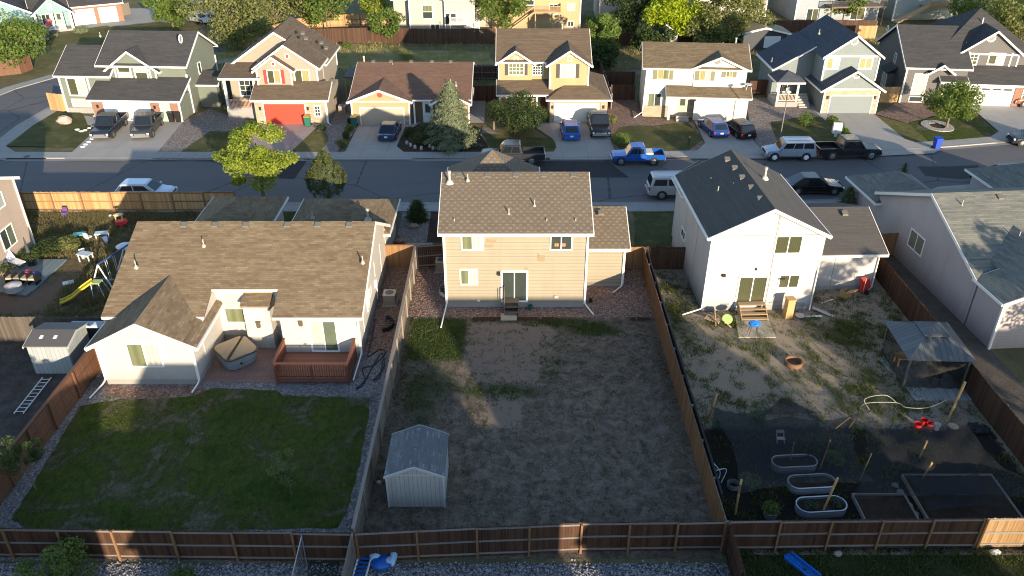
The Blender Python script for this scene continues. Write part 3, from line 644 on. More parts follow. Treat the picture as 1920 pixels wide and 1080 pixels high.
# far row fences
def pxf(label,px,**k): return fence(label,[(g(*p).x,g(*p).y) for p in px],**k)
GRP_F='back fences of the far row'
pxf('golden fence left of the grey green corner house',[(96,207),(118,210),(138,209)],pm=WGOLD,side=-1,h=2.0)
pxf('golden fence between the grey green house and the red garage house',[(372,195),(404,196)],pm=WGOLD,side=-1)
pxf('reddish board fence under the round tree at the left edge',[(-20,145),(40,138),(62,130)],pm=WRED,side=-1)
pxf('small golden fence beside the teal house',[(-10,72),(28,66)],pm=WGOLD,side=-1)
pxf('curved golden fence under the long row of trees',[(455,88),(560,58),(620,50),(760,47)],pm=WGOLD,side=1,rm=WPOST)
pxf('long brown fence behind the dry field, sunlit on its left half',[(590,82),(700,80),(800,82),(930,82)],pm=WBRN,side=-1,h=2.1)
pxf('short golden fence piece left of the red garage house roof',[(448,88),(480,88)],pm=WGOLD,side=-1)
pxf('dark fence behind the small shed and tall trees',[(1150,88),(1250,86),(1470,84)],pm=WBRN,side=-1,h=1.9)
pxf('dark fence at the edge of the strip between yellow and white houses',[(1130,162),(1190,162)],pm=WBRN,side=-1)
pxf('low brown fence between the yellow house and the white house',[(1145,188),(1190,188)],pm=WBRN,side=-1)
pxf('low brown fence between the white house and the blue house',[(1400,178),(1436,178)],pm=WBRN,side=-1)
pxf('brown fence right of the blue garage',[(1648,192),(1686,192)],pm=WGOLD,side=-1)
pxf('small golden fence behind the blue house roof',[(1606,72),(1640,72)],pm=WGOLD,side=-1)
pxf('brown fence between the two yellow houses',[(885,190),(932,190)],pm=WBRN,side=-1)
pxf('dark rail fence behind the brown roofed ranch house',[(876,150),(932,150)],pm=WBRN,side=1)
pxf('dark fence below the blue grey house at the top right',[(1440,62),(1560,60),(1640,62)],pm=WBRN,side=-1)
pxf('weathered fence beside the white house at the top left',[(200,38),(245,26)],pm=WGRY,side=-1)
pxf('brown fence right of the yellow house running up the side',[(1145,205),(1132,160),(1118,128)],pm=WBRN,side=1)
# ================= NEAR HOUSES =================
TAN=siding((.335,.295,.215),.25,1.1)
C=House('house','two storey tan lap sided house in the centre with a brown shingle roof','house'and -4.28,45.25,0,TAN,shingle(((.15,.118,.085),(.17,.135,.10),(.185,.15,.11),(.205,.168,.125)),.24,.14,.28)) if False else House('house','two storey tan lap sided house in the centre with a brown shingle roof',-4.28,45.25,0,TAN,shingle(((.15,.118,.085),(.17,.135,.10),(.185,.15,.11),(.205,.168,.125)),.24,.14,.28))
C.gable(0,9.03,0,8.9,5.62,7.55,'x',z0=.35,oh=.35,og=.3); C.base(0,9.03,0,8.9,.35,.02)
C.gable(9.03,11.85,2.76,9.0,3.05,4.4,'x',z0=.15,oh=.3,og=.3); C.base(9.03,11.85,2.76,9,.15)
C.hip(-.1,5.9,5.4,11.4,5.25,.78)
C.corner(0.0,0.0,.3,5.5); C.corner(9.03,0,.3,5.5); C.corner(11.85,2.76,.15,2.95)
C.win('f',0,(864,430,907,469),'slide',panes=[GOL,GW]); C.win('f',0,(1031,430,1074,469),'slide',panes=[GD])
C.win('f',0,(862,504,896,534),'slide',panes=[GOL,GW]); C.win('f',0,(939,507,990,566),'slide',panes=[GD],name='sliding_door',tw=.12)
for u in (3.55,6.95): C.band('f',0,u,u+.04,.4 if u>5 else 2.1,5.5 if u<5 else 4.3,plain((.30,.22,.13),.7),.008,'seam_strip')
for (a0,a1,c0,c1) in ((5.9,6.35,3.45,3.85),(5.85,5.95,3.7,4.0),(5.05,5.35,2.55,2.95),(2.6,3.3,4.75,4.95),(2.5,3.1,4.45,4.6),(5.1,5.25,1.7,1.8),(5.12,5.26,2.1,2.25)):
    b=MB(C.fr('f',0)); p=[(a0+random.uniform(-.04,.04),c0,.002),((a0+a1)/2,c0-.05,.002),(a1,c0+random.uniform(-.05,.05),.002),(a1+random.uniform(-.05,.05),c1,.002),(a0+.05,c1+.04,.002)]; b.ext(p,(0,0,.003)); b.build('siding_stain',plain((.25,.19,.115),.85),C.e)
b=MB(C.fr('f',0)); b.box(5.9,6.32,5.62-1.62,4.2,.0,.0) if False else None
# signs in the upper right window: T V
def sign_tile(H,u,v,col,word,face='f',pl=0):
    M=H.fr(face,pl); b=MB(M); b.box(u,u+.24,v,v+.2,.019,.026); o=b.build('window_sign',plain(col,.5,var=.05),H.e)
    cu=bpy.data.curves.new('letter','FONT'); cu.body=word; cu.size=.2; cu.align_x='CENTER'; cu.align_y='CENTER'; cu.extrude=.002
    t=bpy.data.objects.new('letter',cu); COL.objects.link(t); bpy.context.view_layer.update()
    me=bpy.data.meshes.new_from_object(t.evaluated_get(bpy.context.evaluated_depsgraph_get())); COL.objects.unlink(t); bpy.data.objects.remove(t)
    me.transform(M@Matrix.Translation((u+.12,v+.1,.029))); me.materials.append(plain((.05,.03,.03),.6)); q=bpy.data.objects.new('letter',me); link(q,o)
u,v=C.loc('f',0,1040,461); sign_tile(C,u,v-.02,(.55,.22,.05),'T'); u,v=C.loc('f',0,1053,461); sign_tile(C,u,v-.02,(.75,.22,.15),'V')
C.spout([(.0,-.25,5.55),(.0,-.07,5.4),(.02,-.07,.5),(-.05,-.3,.15),(-.2,-2.6,.1)]); C.spout([(9.03,-.25,5.5),(9.0,-.07,5.3),(9.0,-.07,.55),(9.1,-.2,.3),(9.55,-1.1,.1)]); C.spout([(11.85,2.6,3.0),(11.8,2.68,2.9),(11.8,2.68,.5),(11.75,2.4,.2),(11.1,1.7,.1)])
C.spout([(-.05,7.6,.3),(-.6,7.3,.15),(-2.0,7.5,.12)])
for px in (861,914,967,1020,1075): C.onroof('box',px,329,7.55)
C.onroof('box',1127,399,4.45)
for p in ((852,421,5.75),(954,402,6.2),(1002,386,6.5),(1025,421,5.75),(1079,421,5.75),(877,337,7.5)): C.onroof('pipe',*p)
C.onroof('flue',843,341,7.4)
b=MB(); b.box(3.35,3.55,-.16,-.02,2.45,2.7); b.build('wall_lamp',BLACK,C.e)
b=MB(C.fr('f',0)); b.box(7.05,7.3,.72,.92,.002,.1); b.build('wall_vent',plain((.45,.42,.36),.5),C.e)
b=MB(C.fr('f',0)); b.box(2.0,2.2,.45,.6,.002,.1); b.build('outlet_box',plain((.45,.42,.36),.5),C.e)
C.done()
# wooden stair of the centre house
def stair(name,label,x,y,w,h,n,mat,rail=False,landing=.9,rot=0,run=.28):
    t=thing(name,label,'steps',(x,y,0),rot)
    for i in range(n):
        z=h*(n-i)/n; d=landing if i==0 else run; y1=-(landing+run*(i-1)) if i else 0
        b=MB()
        for k in range(2 if i else 4): dd=d/(2 if i else 4); b.box(0,w,y1-dd*(k+1)+.01,y1-dd*k,z-.04,z)
        b.build('tread',mat,t)
    for xx in (.02,w-.06):
        b=MB(); b.ext([(xx,0,0),(xx,0,h-.05),(xx,-landing,h-.05),(xx,-landing-run*(n-1),h/n-.05),(xx,-landing-run*(n-1),0)],(.04,0,0)); b.build('stringer',mat,t)
    if rail:
        b=MB(); b.tube([(0,-.03,h+.9),(0,-landing,h+.85)],.04); 
        for k in range(4): b.box(-.02,.02,-.05-k*.28,-.02-k*.28,h-.05,h+.88)
        b.build('handrail',mat,t)
    return t
p=g(941,573); stair('wooden_steps','small weathered wooden steps below the sliding door of the tan house',-.5,45.2,.95,.75,3,planks((.16,.115,.075),.1,1),True,.55)
flat('paver_slab',[(939,590),(969,590),(969,602),(939,602)],.02,concrete((.42,.36,.27),0),h=.08)
# ---- white gabled house
DW=siding((.53,.50,.475),.3,.16)
D=House('house','pale two storey gable fronted house with a dark blue and grey roof',12.37,44.76,2,DW,shingle(((.085,.08,.075),(.10,.094,.088),(.118,.11,.10)),.9,.16))
D.gable(0,7.1,0,9.4,5.5,7.25,'y',z0=.3,oh=.25,og=.3); D.base(0,7.1,0,9.4,.35)
D.gable(7.1,12.3,2.4,9.9,2.85,4.3,'x',z0=.25,oh=.3,og=.35); D.base(7.1,12.3,2.4,9.9,.3)
D.gable(.3,3.3,8.0,11.0,4.8,5.8,'y',z0=0,oh=.3)
D.W.box(-.06,7.16,-.07,.5,2.95,5.48)
D.band('f',-.08,4.05,4.08,3.0,6.9,plain((.2,.16,.12),.7),.01,'seam_strip'); D.band('f',-.005,4.1,4.14,.4,2.93,plain((.2,.16,.12),.7),.02,'seam_strip')
D.band('f',2.395,9.3,9.33,.3,2.8,plain((.2,.16,.12),.7),.01,'seam_strip')
D.band('l',-.062,3.1,3.13,.4,5.5,plain((.3,.28,.27),.7),.01,'seam_strip') if False else D.band('l',-.002,3.1,3.13,.4,5.5,plain((.3,.28,.27),.7),.01,'seam_strip'); D.band('l',-.002,6.2,6.23,.4,5.5,plain((.3,.28,.27),.7),.01,'seam_strip')
D.win('f',-.07,(1452,441,1504,476),'slide',panes=[GG]); D.win('f',0,(1459,514,1499,540),'slide',panes=[GG])
D.win('f',0,(1381,517,1437,574),'slide',panes=[GG],name='sliding_door',tw=.11); D.win('l',0,(1277,428,1286,450),'slide',panes=[GD])
for p in ((1364,299),(1378,315),(1392,333),(1409,352),(1426,373)): D.onroof('box',p[0],p[1],7.2)
for p in ((1346,360,6.3),(1374,353,6.55),(1332,343,6.1)): D.onroof('pipe',*p)
D.onroof('flue',1434,333,6.9)
D.onroof('box',1584,400,4.3)
D.spout([(7.0,-.02,5.4),(7.1,-.1,2.9),(7.1,-.1,.4),(7.0,-.3,.1)]); D.spout([(12.3,2.3,2.8),(12.2,2.3,2.6),(12.2,2.3,.2)]); D.spout([(0,-.1,5.3),(-.05,-.1,.5),(-.1,-.2,.3),(-1.4,-.6,.12)])
b=MB(D.fr('f',0)); b.box(1.0,1.2,2.6,2.78,.0,.18); b.box(3.05,3.15,3.05,3.2,.07,.16); b.box(4.75,5.05,2.32,2.42,0,.18); b.build('wall_lamp',BLACK,D.e)
b=MB(D.fr('f',0)); b.box(1.2,1.75,.42,.55,.0,.03); b.box(4.4,4.9,.5,.63,.0,.03); b.box(4.6,4.72,.95,1.1,0,.06); b.build('wall_vent',STEEL,D.e)
b=MB(D.fr('f',2.4)); b.box(7.35,7.6,1.4,1.8,.0,.15); b.box(7.65,8.0,1.45,1.8,.0,.12); b.build('meter_box',STEEL,D.e)
D.done()
p=g(1395,590); stair('wooden_steps','wide pale wooden steps at the sliding door of the white house',14.6,44.7,1.75,.75,4,planks((.42,.29,.16),.1,1),False,.45,R(2))
flat('patio_slab',[(1378,592),(1437,592),(1455,634),(1385,634)],.02,concrete((.42,.37,.29),0),h=.06)
# ---- pinkish house at the right
E_=House('house','long pinkish grey house at the right edge with a grey green shingle roof',28.9,40.4,4,siding((.46,.41,.40),.22,.5),shingle(((.13,.135,.125),(.19,.19,.165),(.24,.24,.20),(.30,.29,.24)),.5,.16))
E_.gable(0,14,2.75,15.8,3.34,6.05,'x',oh=.3,og=.25); E_.gable(0,8,0,2.6,3.34,4.9,'y',oh=.25,og=.25); E_.gable(1.2,6.8,2.6,6.3,3.8,4.9,'y',oh=0,og=.2,gut=False,wall=False)
E_.hip(0,4.5,15.8,20.2,2.8,.55); E_.hip(10.2,16,14.5,20.6,3.0,.55)
E_.corner(0,0,0,3.25); E_.win('l',0,(1702,434,1735,475),'slide',panes=[curtain((.3,.27,.2),.1)])
for u in (3,6.2,9.4,12.6,15.8): E_.band('l',0,u,u+.03,0,3.2,plain((.3,.26,.25),.7),.008,'seam_strip')
E_.onroof('pipe',1803,386,5.7); E_.onroof('pipe',1910,445,4.8); E_.onroof('box',1822,369,6.0); E_.onroof('box',1876,370,6.0)
E_.done()
# ---- cream ranch house
CREAM=siding((.54,.51,.46),.22,.2)
RB=shingle(((.155,.105,.065),(.215,.145,.088),(.215,.165,.10),(.275,.205,.125),(.285,.23,.145),(.36,.285,.18)),.36,.15)
B=House('house','cream single storey house with a big brown mottled shingle roof',-23.0,36.9,0,CREAM,RB)
sl=lambda y:3.15+.40*(y-2.55) if y<=9.05 else 5.75-.52*(y-9.05)
for x0,x1,y0 in ((0,5.3,1.5),(5.3,9.55,4.5),(9.55,14.05,2.55)):
    B.W.ext([(x0,y0,.35),(x0,14.0,.35),(x0,14.0,sl(14.0)),(x0,9.05,sl(9.05)),(x0,y0,sl(y0))],(x1-x0,0,0)); B.B.box(x0+.01,x1-.01,y0+.01,14.0,-.1,.35)
t=.16
for x0,x1,y0 in ((-.56,5.33,2.2),(5.33,9.25,4.05),(9.25,14.4,2.15)):
    B.Rf.ext([(x0,y,z) for y,z in ((y0,sl(y0)+.003),(9.05,5.753),(9.05,5.75+t),(y0,sl(y0)+t))],(x1-x0,0,0))
    B.F.box(x0 if x0>0 else x0+.02,x1-.003,y0-.04,y0-.004,sl(y0)-.02,sl(y0)+t-.03)
B.Rf.ext([(-.4,y,z) for y,z in ((9.053,5.753),(14.35,sl(14.35)+.003),(14.35,sl(14.35)+t),(9.053,5.75+t))],(14.8,0,0))
for x in (-.453,14.403): B.F.ext([(x,y,z) for y,z in ((2.2,sl(2.2)-.1),(9.05,5.67),(14.35,sl(14.35)-.1),(14.35,sl(14.35)+t-.03),(9.05,5.75+t-.02),(2.2,sl(2.2)+t-.03))],(.05,0,0))
B.gable(0,5.25,0,5.2,2.8,4.16,'y',z0=.35,oh=.4,og=.3); B.base(0,5.25,0,5.2,.35,-.01)
B.hip(.6,5.4,14.05,19.6,2.75,.45); B.hip(7.6,14.03,14.05,19.2,2.75,.42)
# chimney bay
B.W.box(7.1,8.65,3.6,4.49,.02,2.95); B.Rf.ext([(7.0,y,z) for y,z in ((3.5,2.96),(4.49,3.3),(4.49,3.4),(3.5,3.06))],(1.75,0,0))
B.win('f',0,(240,643,303,688),'slide',panes=[GOL,GW]); B.win('f',2.55,(581,600,634,659),'slide',panes=[GB,GGLZ],name='sliding_door',tw=.1)
B.win('f',4.5,(5.6,1.25,7.0,3.35),'hung',px=False,panes=[GB,GOL]); B.win('f',4.5,(8.85,1.25,9.7,3.35),'hung',px=False,panes=[GB,GOL])
B.win('r',14.05,(5.5,1.4,6.3,2.7),'slide',px=False,panes=[GD]); B.win('r',14.05,(6.7,1.7,7.3,2.3),'slide',px=False,panes=[GW],pr=.03)
for u in (2.55+1.5,9.0,11.5,13.9): B.band('r',14.05,u,u+.05,.4,min(3,sl(u)-.1),None,.02)
B.corner(14.05,2.55,.3,3.05); B.corner(0,0,.35,2.7,.08); B.corner(5.25,0,.35,2.7,.08)
B.spout([(0.02,-.25,2.7),(0,-.08,2.55),(0,-.08,.4),(-.1,-.3,.25),(-.4,-1.4,.1)]); B.spout([(5.3,-.3,2.7),(5.3,-.07,2.55),(5.3,-.07,.4),(5.25,-.3,.25),(5.1,-.9,.1)]); B.spout([(14.05,2.4,3.05),(14.1,2.45,.6),(14.1,2.3,.5),(13.95,.2,.15)])
for (cx,u,v,pl) in (('a',7.9,1.75,3.6),('b',10.75,2.55,2.55)):
    b=MB(B.fr('f',pl)); b.box(u-.1,u+.1,v-.18,v+.18,.002,.18); b.box(u-.14,u+.14,v+.18,v+.22,.002,.22); b.build('wall_lamp',plain((.1,.08,.05),.4),B.e)
b=MB(B.fr('f',2.55)); b.box(10.75,10.9,.95,1.1,.002,.08); b.build('outlet_box',STEEL,B.e)
b=MB(B.fr('r',14.05)); b.box(8.6,8.9,1.3,1.9,.002,.15); b.cyl((8.75,.4,.1),(8.75,1.3,.1),.03); b.build('meter_box',plain((.6,.6,.58),.5),B.e)
for px in (345,403,461,539,596,655): B.onroof('box',px,422,5.8)
B.onroof('pipe',382,460,5.2); B.onroof('pipe',680,491,4.8); B.onroof('pipe',255,500,4.8); B.onroof('pipe',586,407,4.0); B.onroof('flue',690,410,3.6)
B.done()
# deck
dk=thing('deck','red brown wooden deck with railing at the cream house sliding door','deck',(-13.4,36.85,0))
RD=planks((.21,.085,.055),.14,1,.5); RR=plain((.155,.055,.034),.6)
b=MB(); b.box(0,4.2,0,2.56,.4,.48); b.build('floor',RD,dk); b=MB(); b.box(0,4.2,.0,.04,.2,.395); b.box(0,.04,.04,2.5,.2,.395); b.box(4.16,4.2,.04,2.5,.2,.395); b.build('rim_joist',RR,dk)
for x in (.05,2.05,4.07): 
    b=MB(); b.box(x,x+.1,-.06,-.005,0,1.45); b.build('post',RR,dk)
def deckrail(p,q):
    p=Vector(p);q=Vector(q); d=q-p; n=int(d.length/.13); b=MB(); nn=Vector((-d.y,d.x,0)).normalized()
    b.ext([p+nn*.07+Vector((0,0,1.46)),q+nn*.07+Vector((0,0,1.46)),q-nn*.07+Vector((0,0,1.46)),p-nn*.07+Vector((0,0,1.46))],(0,0,.04))
    b.ext([p+nn*.02+Vector((0,0,.55)),q+nn*.02+Vector((0,0,.55)),q-nn*.02+Vector((0,0,.55)),p-nn*.02+Vector((0,0,.55))],(0,0,.07))
    for k in range(n+1): c=p+d*k/n; b.box(c.x-.02,c.x+.02,c.y-.02,c.y+.02,.48,1.46)
    b.build('railing',RR,dk)
deckrail((.03,.03,0),(4.17,.03,0)); deckrail((4.17,.1,0),(4.17,2.5,0)); deckrail((.03,.1,0),(.03,2.5,0))
# ---- house at the left edge
A=House('house','two storey tan house at the left edge above the small blue deck',-46,43.9,0,siding((.46,.37,.30),.3,.2),shingle(((.1,.09,.08),(.14,.12,.1)),.9,.16))
A.gable(0,10.2,0,10,5.5,7.5,'x',oh=.3); A.corner(10.2,10,0,5.5)
A.win('r',10.2,(6.7,4.15,8.35,5.25),'slide',px=False,panes=[GGLZ,GB]); A.win('r',10.2,(6.6,1.3,8.25,2.85),'slide',px=False,panes=[GD,GGLZ]); A.done()
# ================= FAR ROW =================
SH_BR=shingle(((.11,.08,.055),(.15,.11,.075),(.19,.145,.10)),.5,.18)
SH_RD=shingle(((.15,.085,.06),(.19,.115,.08),(.23,.14,.10)),.5,.18)
SH_DK=shingle(((.05,.05,.052),(.07,.068,.068),(.09,.088,.085)),.6,.18)
SH_BL=shingle(((.055,.065,.085),(.075,.085,.105),(.095,.105,.125)),.6,.18)
SH_OL=shingle(((.12,.09,.055),(.17,.13,.08),(.24,.19,.125)),.4,.18)
STONE=brickwall((.50,.40,.27),(.30,.24,.17),.45,.16,.02,(.35,.3,.24))
BRICK=brickwall((.30,.12,.07),(.22,.09,.055),.24,.08,.012,(.35,.28,.22))
def lamp(H,face,pl,u,v):
    b=MB(H.fr(face,pl)); b.box(u-.08,u+.08,v-.14,v+.14,.002,.16); b.box(u-.11,u+.11,v+.14,v+.17,.002,.19); b.build('wall_lamp',BLACK,H.e)
# grey green corner house
F=House('house','large grey green house on the corner with a white garage and orange brick panels',-43.95,82.65,-3,siding((.165,.19,.155),.22,.3),SH_DK,trim=WHITE)
F.W.box(0,9.3,0,6,0,2.45); F.shed(-.1,9.4,0,3.1,2.45,3.75,oh=.4)
F.gable(.2,9.3,3.1,11.2,5.3,7.6,'x',oh=.45,og=.35)
F.gable(1.0,6.2,2.9,8,4.7,6.55,'y',oh=.4,og=.3,z0=2.5)
F.gable(-4.3,1.2,2.4,9.5,4.3,6.3,'x',oh=.4,og=.3)
F.gable(9.3,11.4,5.2,9.0,2.6,3.4,'x',oh=.3)

F.garage('f',0,(213,191,300,222),(.80,.77,.72)) if False else F.garage('f',0,(1.3,.05,6.1,2.25),(.80,.77,.70),px=False)
for u0,u1 in ((.1,1.15),(6.25,7.15),(8.35,9.25)): F.band('f',0,u0,u1,.1,2.3,BRICK,.03,'brick_panel')
lamp(F,'f',-.03,.6,1.6); lamp(F,'f',-.03,6.7,1.6)
F.door('f',0,(7.3,.05,8.2,2.15),(.33,.45,.36),px=False,lite=False)
F.win('f',2.9,(2.0,3.6,3.5,5.2),'hung',px=False,panes=[GG,GW],tw=.14); F.win('f',2.9,(3.8,3.6,5.3,5.2),'hung',px=False,panes=[GW,GG],tw=.14)
for u in (1.0,1.75,5.5,6.1): F.band('f',2.9,u-.07,u+.07,3.2,4.8,WHITE,.04)
F.win('f',2.4,(-3.6,1.9,-1.5,3.9),'slide',px=False,panes=[GG,GW],tw=.14); F.win('f',2.4,(-3.6,.7,-1.5,1.6),(1,1),px=False,panes=[plain((.3,.36,.33),.5)],tw=.12)
F.disc('r',9.3,338,73,.45,(.8,.78,.72)); F.win('r',9.3,(6.2,3.3,7.0,4.6),(1,1),px=False,panes=[GD])
for x,y in ((-4.3,2.4),(-1.2,2.4),(9.3,0),(9.3,3.1),(9.3,11.2)): F.corner(x,y,.05,2.4 if y==0 else 4.2,.12)
F.steps(-.9,.1,2.3,.9,4); F.base(-4.3,1,2.4,5,.6); F.onroof('pipe',188,67,6.2); F.done()
# red garage house
CR=siding((.33,.29,.225),.22,.2)
F=House('house','beige two storey house with a red garage door and red shutters',-26.61,81.57,0,CR,SH_BR)
F.W.box(0,7.4,0,7,0,2.75); F.shed(-.0,7.5,0,2.3,2.75,3.75,oh=.4); 
F.gable(-3.0,6.4,5,12,5.15,8.25,'y',oh=.4,og=.35); F.gable(.1,6.3,2.35,6,5.4,7.55,'y',oh=.35,og=.3,z0=2.8); F.gable(.2,3.75,1.75,4,5.25,6.5,'y',oh=.35,og=.3,z0=2.9)
F.shed(-3.6,.2,1.9,5,4.35,5.0,oh=.35); F.W.box(-3.5,.1,4.0,5,1.2,4.6); F.B.box(-3.6,.1,1.9,5.2,0,1.15)
for x in (-3.45,-.35): F.post(x,2.05,1.15,4.25,.12)
F.railing([(-3.4,2.0),(0,2.0)],1.15,.85,(.45,.28,.2)); F.win('f',4.0,(-2.6,1.8,-.8,4.1),(3,4),px=False,panes=[GD]); 
F.band('f',0,0,7.42,.0,2.55,STONE,.04,'stone_face'); F.garage('f',-.042,(.95,.05,5.15,2.2),(.62,.055,.03),px=False)
F.win('f',-.04,(589,197,602,219),(2,3),panes=[GD],tw=.12); lamp(F,'f',-.04,.55,1.7); lamp(F,'f',-.04,5.5,1.7)
_,r=F.win('f',1.75,(501,131,527,157),'slide',panes=[GG,GY]); F.shut('f',1.75,r,(.42,.04,.03)); F.win('f',2.35,(552,130,581,157),'slide',panes=[GG,GY])
F.win('f',1.75,(1.85,5.6,2.25,6.05),(1,1),px=False,panes=[plain((.42,.04,.03),.6)],name='gable_vent'); F.win('f',2.35,(3.2,6.2,3.65,6.7),(1,1),px=False,panes=[plain((.42,.04,.03),.6)],name='gable_vent')
for x,y in ((.2,1.75),(3.75,1.75),(6.3,2.35),(6.4,12),(7.42,0)): F.corner(x,y,.0 if y==0 else 3.0,2.6 if y==0 else 5.1,.1)
for p in ((568,62,8.2),(574,72,8.0),(603,80,6.7),(612,90,6.2)): F.onroof('box',*p)
F.steps(-.1,.6,1.9,1.0,4); F.spout([(7.3,-.1,2.6),(7.35,-.1,.3),(7.8,-.6,.1)]); F.done()
# ranch with yellow gable
YL=siding((.40,.305,.17),.22,.2)
F=House('house','single storey ochre house with a wide reddish brown roof and beige garage door',-16.5,81.14,0,YL,SH_RD)
F.gable(0,5.9,0,6,2.65,3.75,'y',oh=.35,og=.4); F.gable(0.02,12.0,.8,13.4,2.7,4.6,'x',oh=.5,og=.3,z0=0)
F.garage('f',0,(677,203,757,236),(.40,.33,.25)); F.disc('f',0,712,178,.26,(.42,.06,.03),(.42,.06,.03)); F.band('f',0,0,5.9,2.5,2.62,None,.05)
F.W.box(8.6,11.9,-.3,1,0,2.6); F.gable(8.4,12.0,-.3,5,2.5,3.4,'y',oh=.3,og=.3,wall=False)
F.band('f',0.8,6.0,8.5,.0,2.6,plain((.12,.09,.06),.8),.02,'entry_recess_shade'); F.door('f',.78,(7.3,.1,8.2,2.2),(.6,.62,.62),px=False)  # dark panel over the wall, painted as the shade of the recessed entry
F.post(6.4,.3,0,2.4,.08); F.band('f',0,5.35,5.9,0,.9,STONE,.06,'stone_face')
for x,y in ((0,0),(5.9,0),(12,.8)): F.corner(x,y,.0,2.5,.1)
F.onroof('flue',683,118,4.6); F.onroof('pipe',736,126,4.3); F.onroof('pipe',845,156,3.8); F.onroof('pipe',855,160,3.7)
for px in (700,733,771,810,845): F.onroof('box',px,116,4.75)
F.done()
# yellow two storey
YW=siding((.42,.32,.165),.2,.25)
F=House('house','golden yellow two storey house with dark shutters and twin gables',3.93,82.08,0,YW,SH_BR)
F.hip(0,6.0,0,8.5,2.62,.5,oh=.35); F.gable(-5.3,4.1,3,11.5,5.75,7.9,'x',oh=.4,og=.3)
F.gable(0,4.0,1.5,6,5.75,7.05,'y',oh=.35,og=.3,z0=2.7); F.gable(-5.25,-1.85,2.85,6,5.6,6.7,'y',oh=.35,og=.3,z0=2.7)
F.shed(-5.3,.1,1.2,3,2.8,3.6,oh=.4); 
F.band('f',0,0,.55,.0,2.5,STONE,.04,'stone_face'); F.band('f',0,5.3,6.0,0,2.5,STONE,.04,'stone_face')
F.garage('f',0,(1041,195,1121,230),(.78,.70,.56)); lamp(F,'f',-.04,.3,1.7); lamp(F,'f',-.04,5.6,1.7)
_,r=F.win('f',2.85,(953,118,983,141),((4,3)),panes=[GOL]); F.shut('f',2.85,r,(.05,.045,.04)); F.win('f',3,(998,118,1019,141),(4,4),panes=[GD])
_,r=F.win('f',1.5,(1050,120,1079,146),'slide',panes=[GB,GW]); F.shut('f',1.5,r,(.05,.045,.04),.36)
F.win('f',2.85,(-3.75,5.55,-3.25,6.15),(1,1),px=False,panes=[YW],name='gable_vent'); F.win('f',1.5,(1.75,6.0,2.25,6.6),(1,1),px=False,panes=[YW],name='gable_vent')
F.win('f',3,(-4.2,.8,-1.9,2.7),(3,3),px=False,panes=[GD]); F.door('f',3,(-.9,.2,-.1,2.4),(.22,.05,.03),px=False,lite=False)
for x in (-5.2,-1.3,-.05): F.post(x,1.4,.1,2.7,.1)
for x,y in ((0,1.5),(4,1.5),(-5.3,3)): F.corner(x,y,3.2,5.5,.1)
F.onroof('flue',1054,58,7.8); F.base(-5.3,0,1.4,3,.2); F.done()
# white two storey
WS=siding((.62,.59,.545),.24,.15)
F=House('house','white two storey house with olive shutters and brown roofed garage',19.24,82.7,-5,WS,SH_OL,trim=plain((.62,.58,.5),.6))
F.gable(-5.4,5.0,1.0,7.6,5.35,6.95,'x',oh=.35,og=.35); F.gable(-.4,4.7,.9,4,5.35,6.45,'y',oh=.3,og=.3,z0=3)
F.W.box(0,5.35,0,2,0,2.75); F.shed(-2.9,5.35,0,1.0,2.75,3.3,oh=.4); F.post(-2.7,.1,0,2.7,.12)
F.garage('f',0,(1302,192,1386,226),(.66,.58,.46)); 
_,r=F.win('f',1,(1232,129,1255,149),'slide',panes=[GY,GOL],fm=plain((.5,.42,.3),.6)); F.shut('f',1,r,(.16,.16,.10),.38)
_,r=F.win('f',.9,(1311,129,1333,151),'slide',panes=[GY,GB],fm=plain((.5,.42,.3),.6)); F.shut('f',.9,r,(.16,.16,.10),.38)
_,r=F.win('f',.9,(1361,129,1374,145),'slide',panes=[GOL,GY],fm=plain((.5,.42,.3),.6)); F.shut('f',.9,r,(.16,.16,.10),.38)
F.win('f',1,(1214,174,1240,199),'slide',panes=[GOL,GD]); F.band('f',1,-5.4,-2.5,0,1.25,STONE,.05,'stone_face'); F.disc('f',.9,1345,114,.33,(.2,.2,.16))
F.door('f',1,(-1.7,.3,-.8,2.3),(.5,.42,.28),px=False); F.band('f',1,-.7,-.05,.2,2.3,STONE,.04,'stone_face'); F.steps(-1.9,-.6,.2,.45,2,(.45,.4,.33))
F.onroof('flue',1379,84,6.7); F.onroof('pipe',1355,87,6.7); F.spout([(-5.3,.9,5.2),(-5.4,.9,.5),(-6.3,.0,.15)])
b=MB(); b.cyl((5.0,.4,3.3),(5.1,.4,3.8),.03); b.lathe([(.05,0),(.3,.08),(.42,.2)],(5.15,.35,3.75),12); b.build('satellite_dish',plain((.6,.6,.6),.5),F.e); F.done()
# blue house
BLS=siding((.20,.235,.235),.22,.3)
F=House('house','slate blue two storey house with a deep blue roof and stone garage surround',33.41,85.01,0,BLS,SH_BL,trim=TRIM)
F.gable(-.02,5.85,0,7,2.75,4.6,'y',oh=.45,og=.35); F.gable(-4.1,5.8,1.6,11.5,3,8.05,'y',zl=3.75,zrr=5.85,ar=2.85,oh=.4,og=.35) if False else None
F.W.ext([(x,1.6,z) for x,z in ((0,0),(5.75,0),(5.75,5.85),(2.85,7.85),(0,5.85))],(0,9,0)); F.W.box(-4.0,-.05,5.5,11,0,3.7)
F.gable(-.05,5.78,1.6,11.0,5.85,7.9,'y',oh=.35,og=.35,wall=False,gut=False)
t=.16; F.Rf.ext([(x,y,z) for x,y,z in ((-4.4,4.6,3.45),(-.05,4.6,6.0),(-.05,4.6,6.0+t),(-4.4,4.6,3.45+t))],(0,6.9,0)); F.F.box(-4.5,-4.404,4.6,11.5,3.35,3.58); F.F.ext([(x,4.54,z) for x,z in ((-4.4,3.37),(-.05,5.92),(-.05,6.1),(-4.4,3.55))],(0,.057,0))
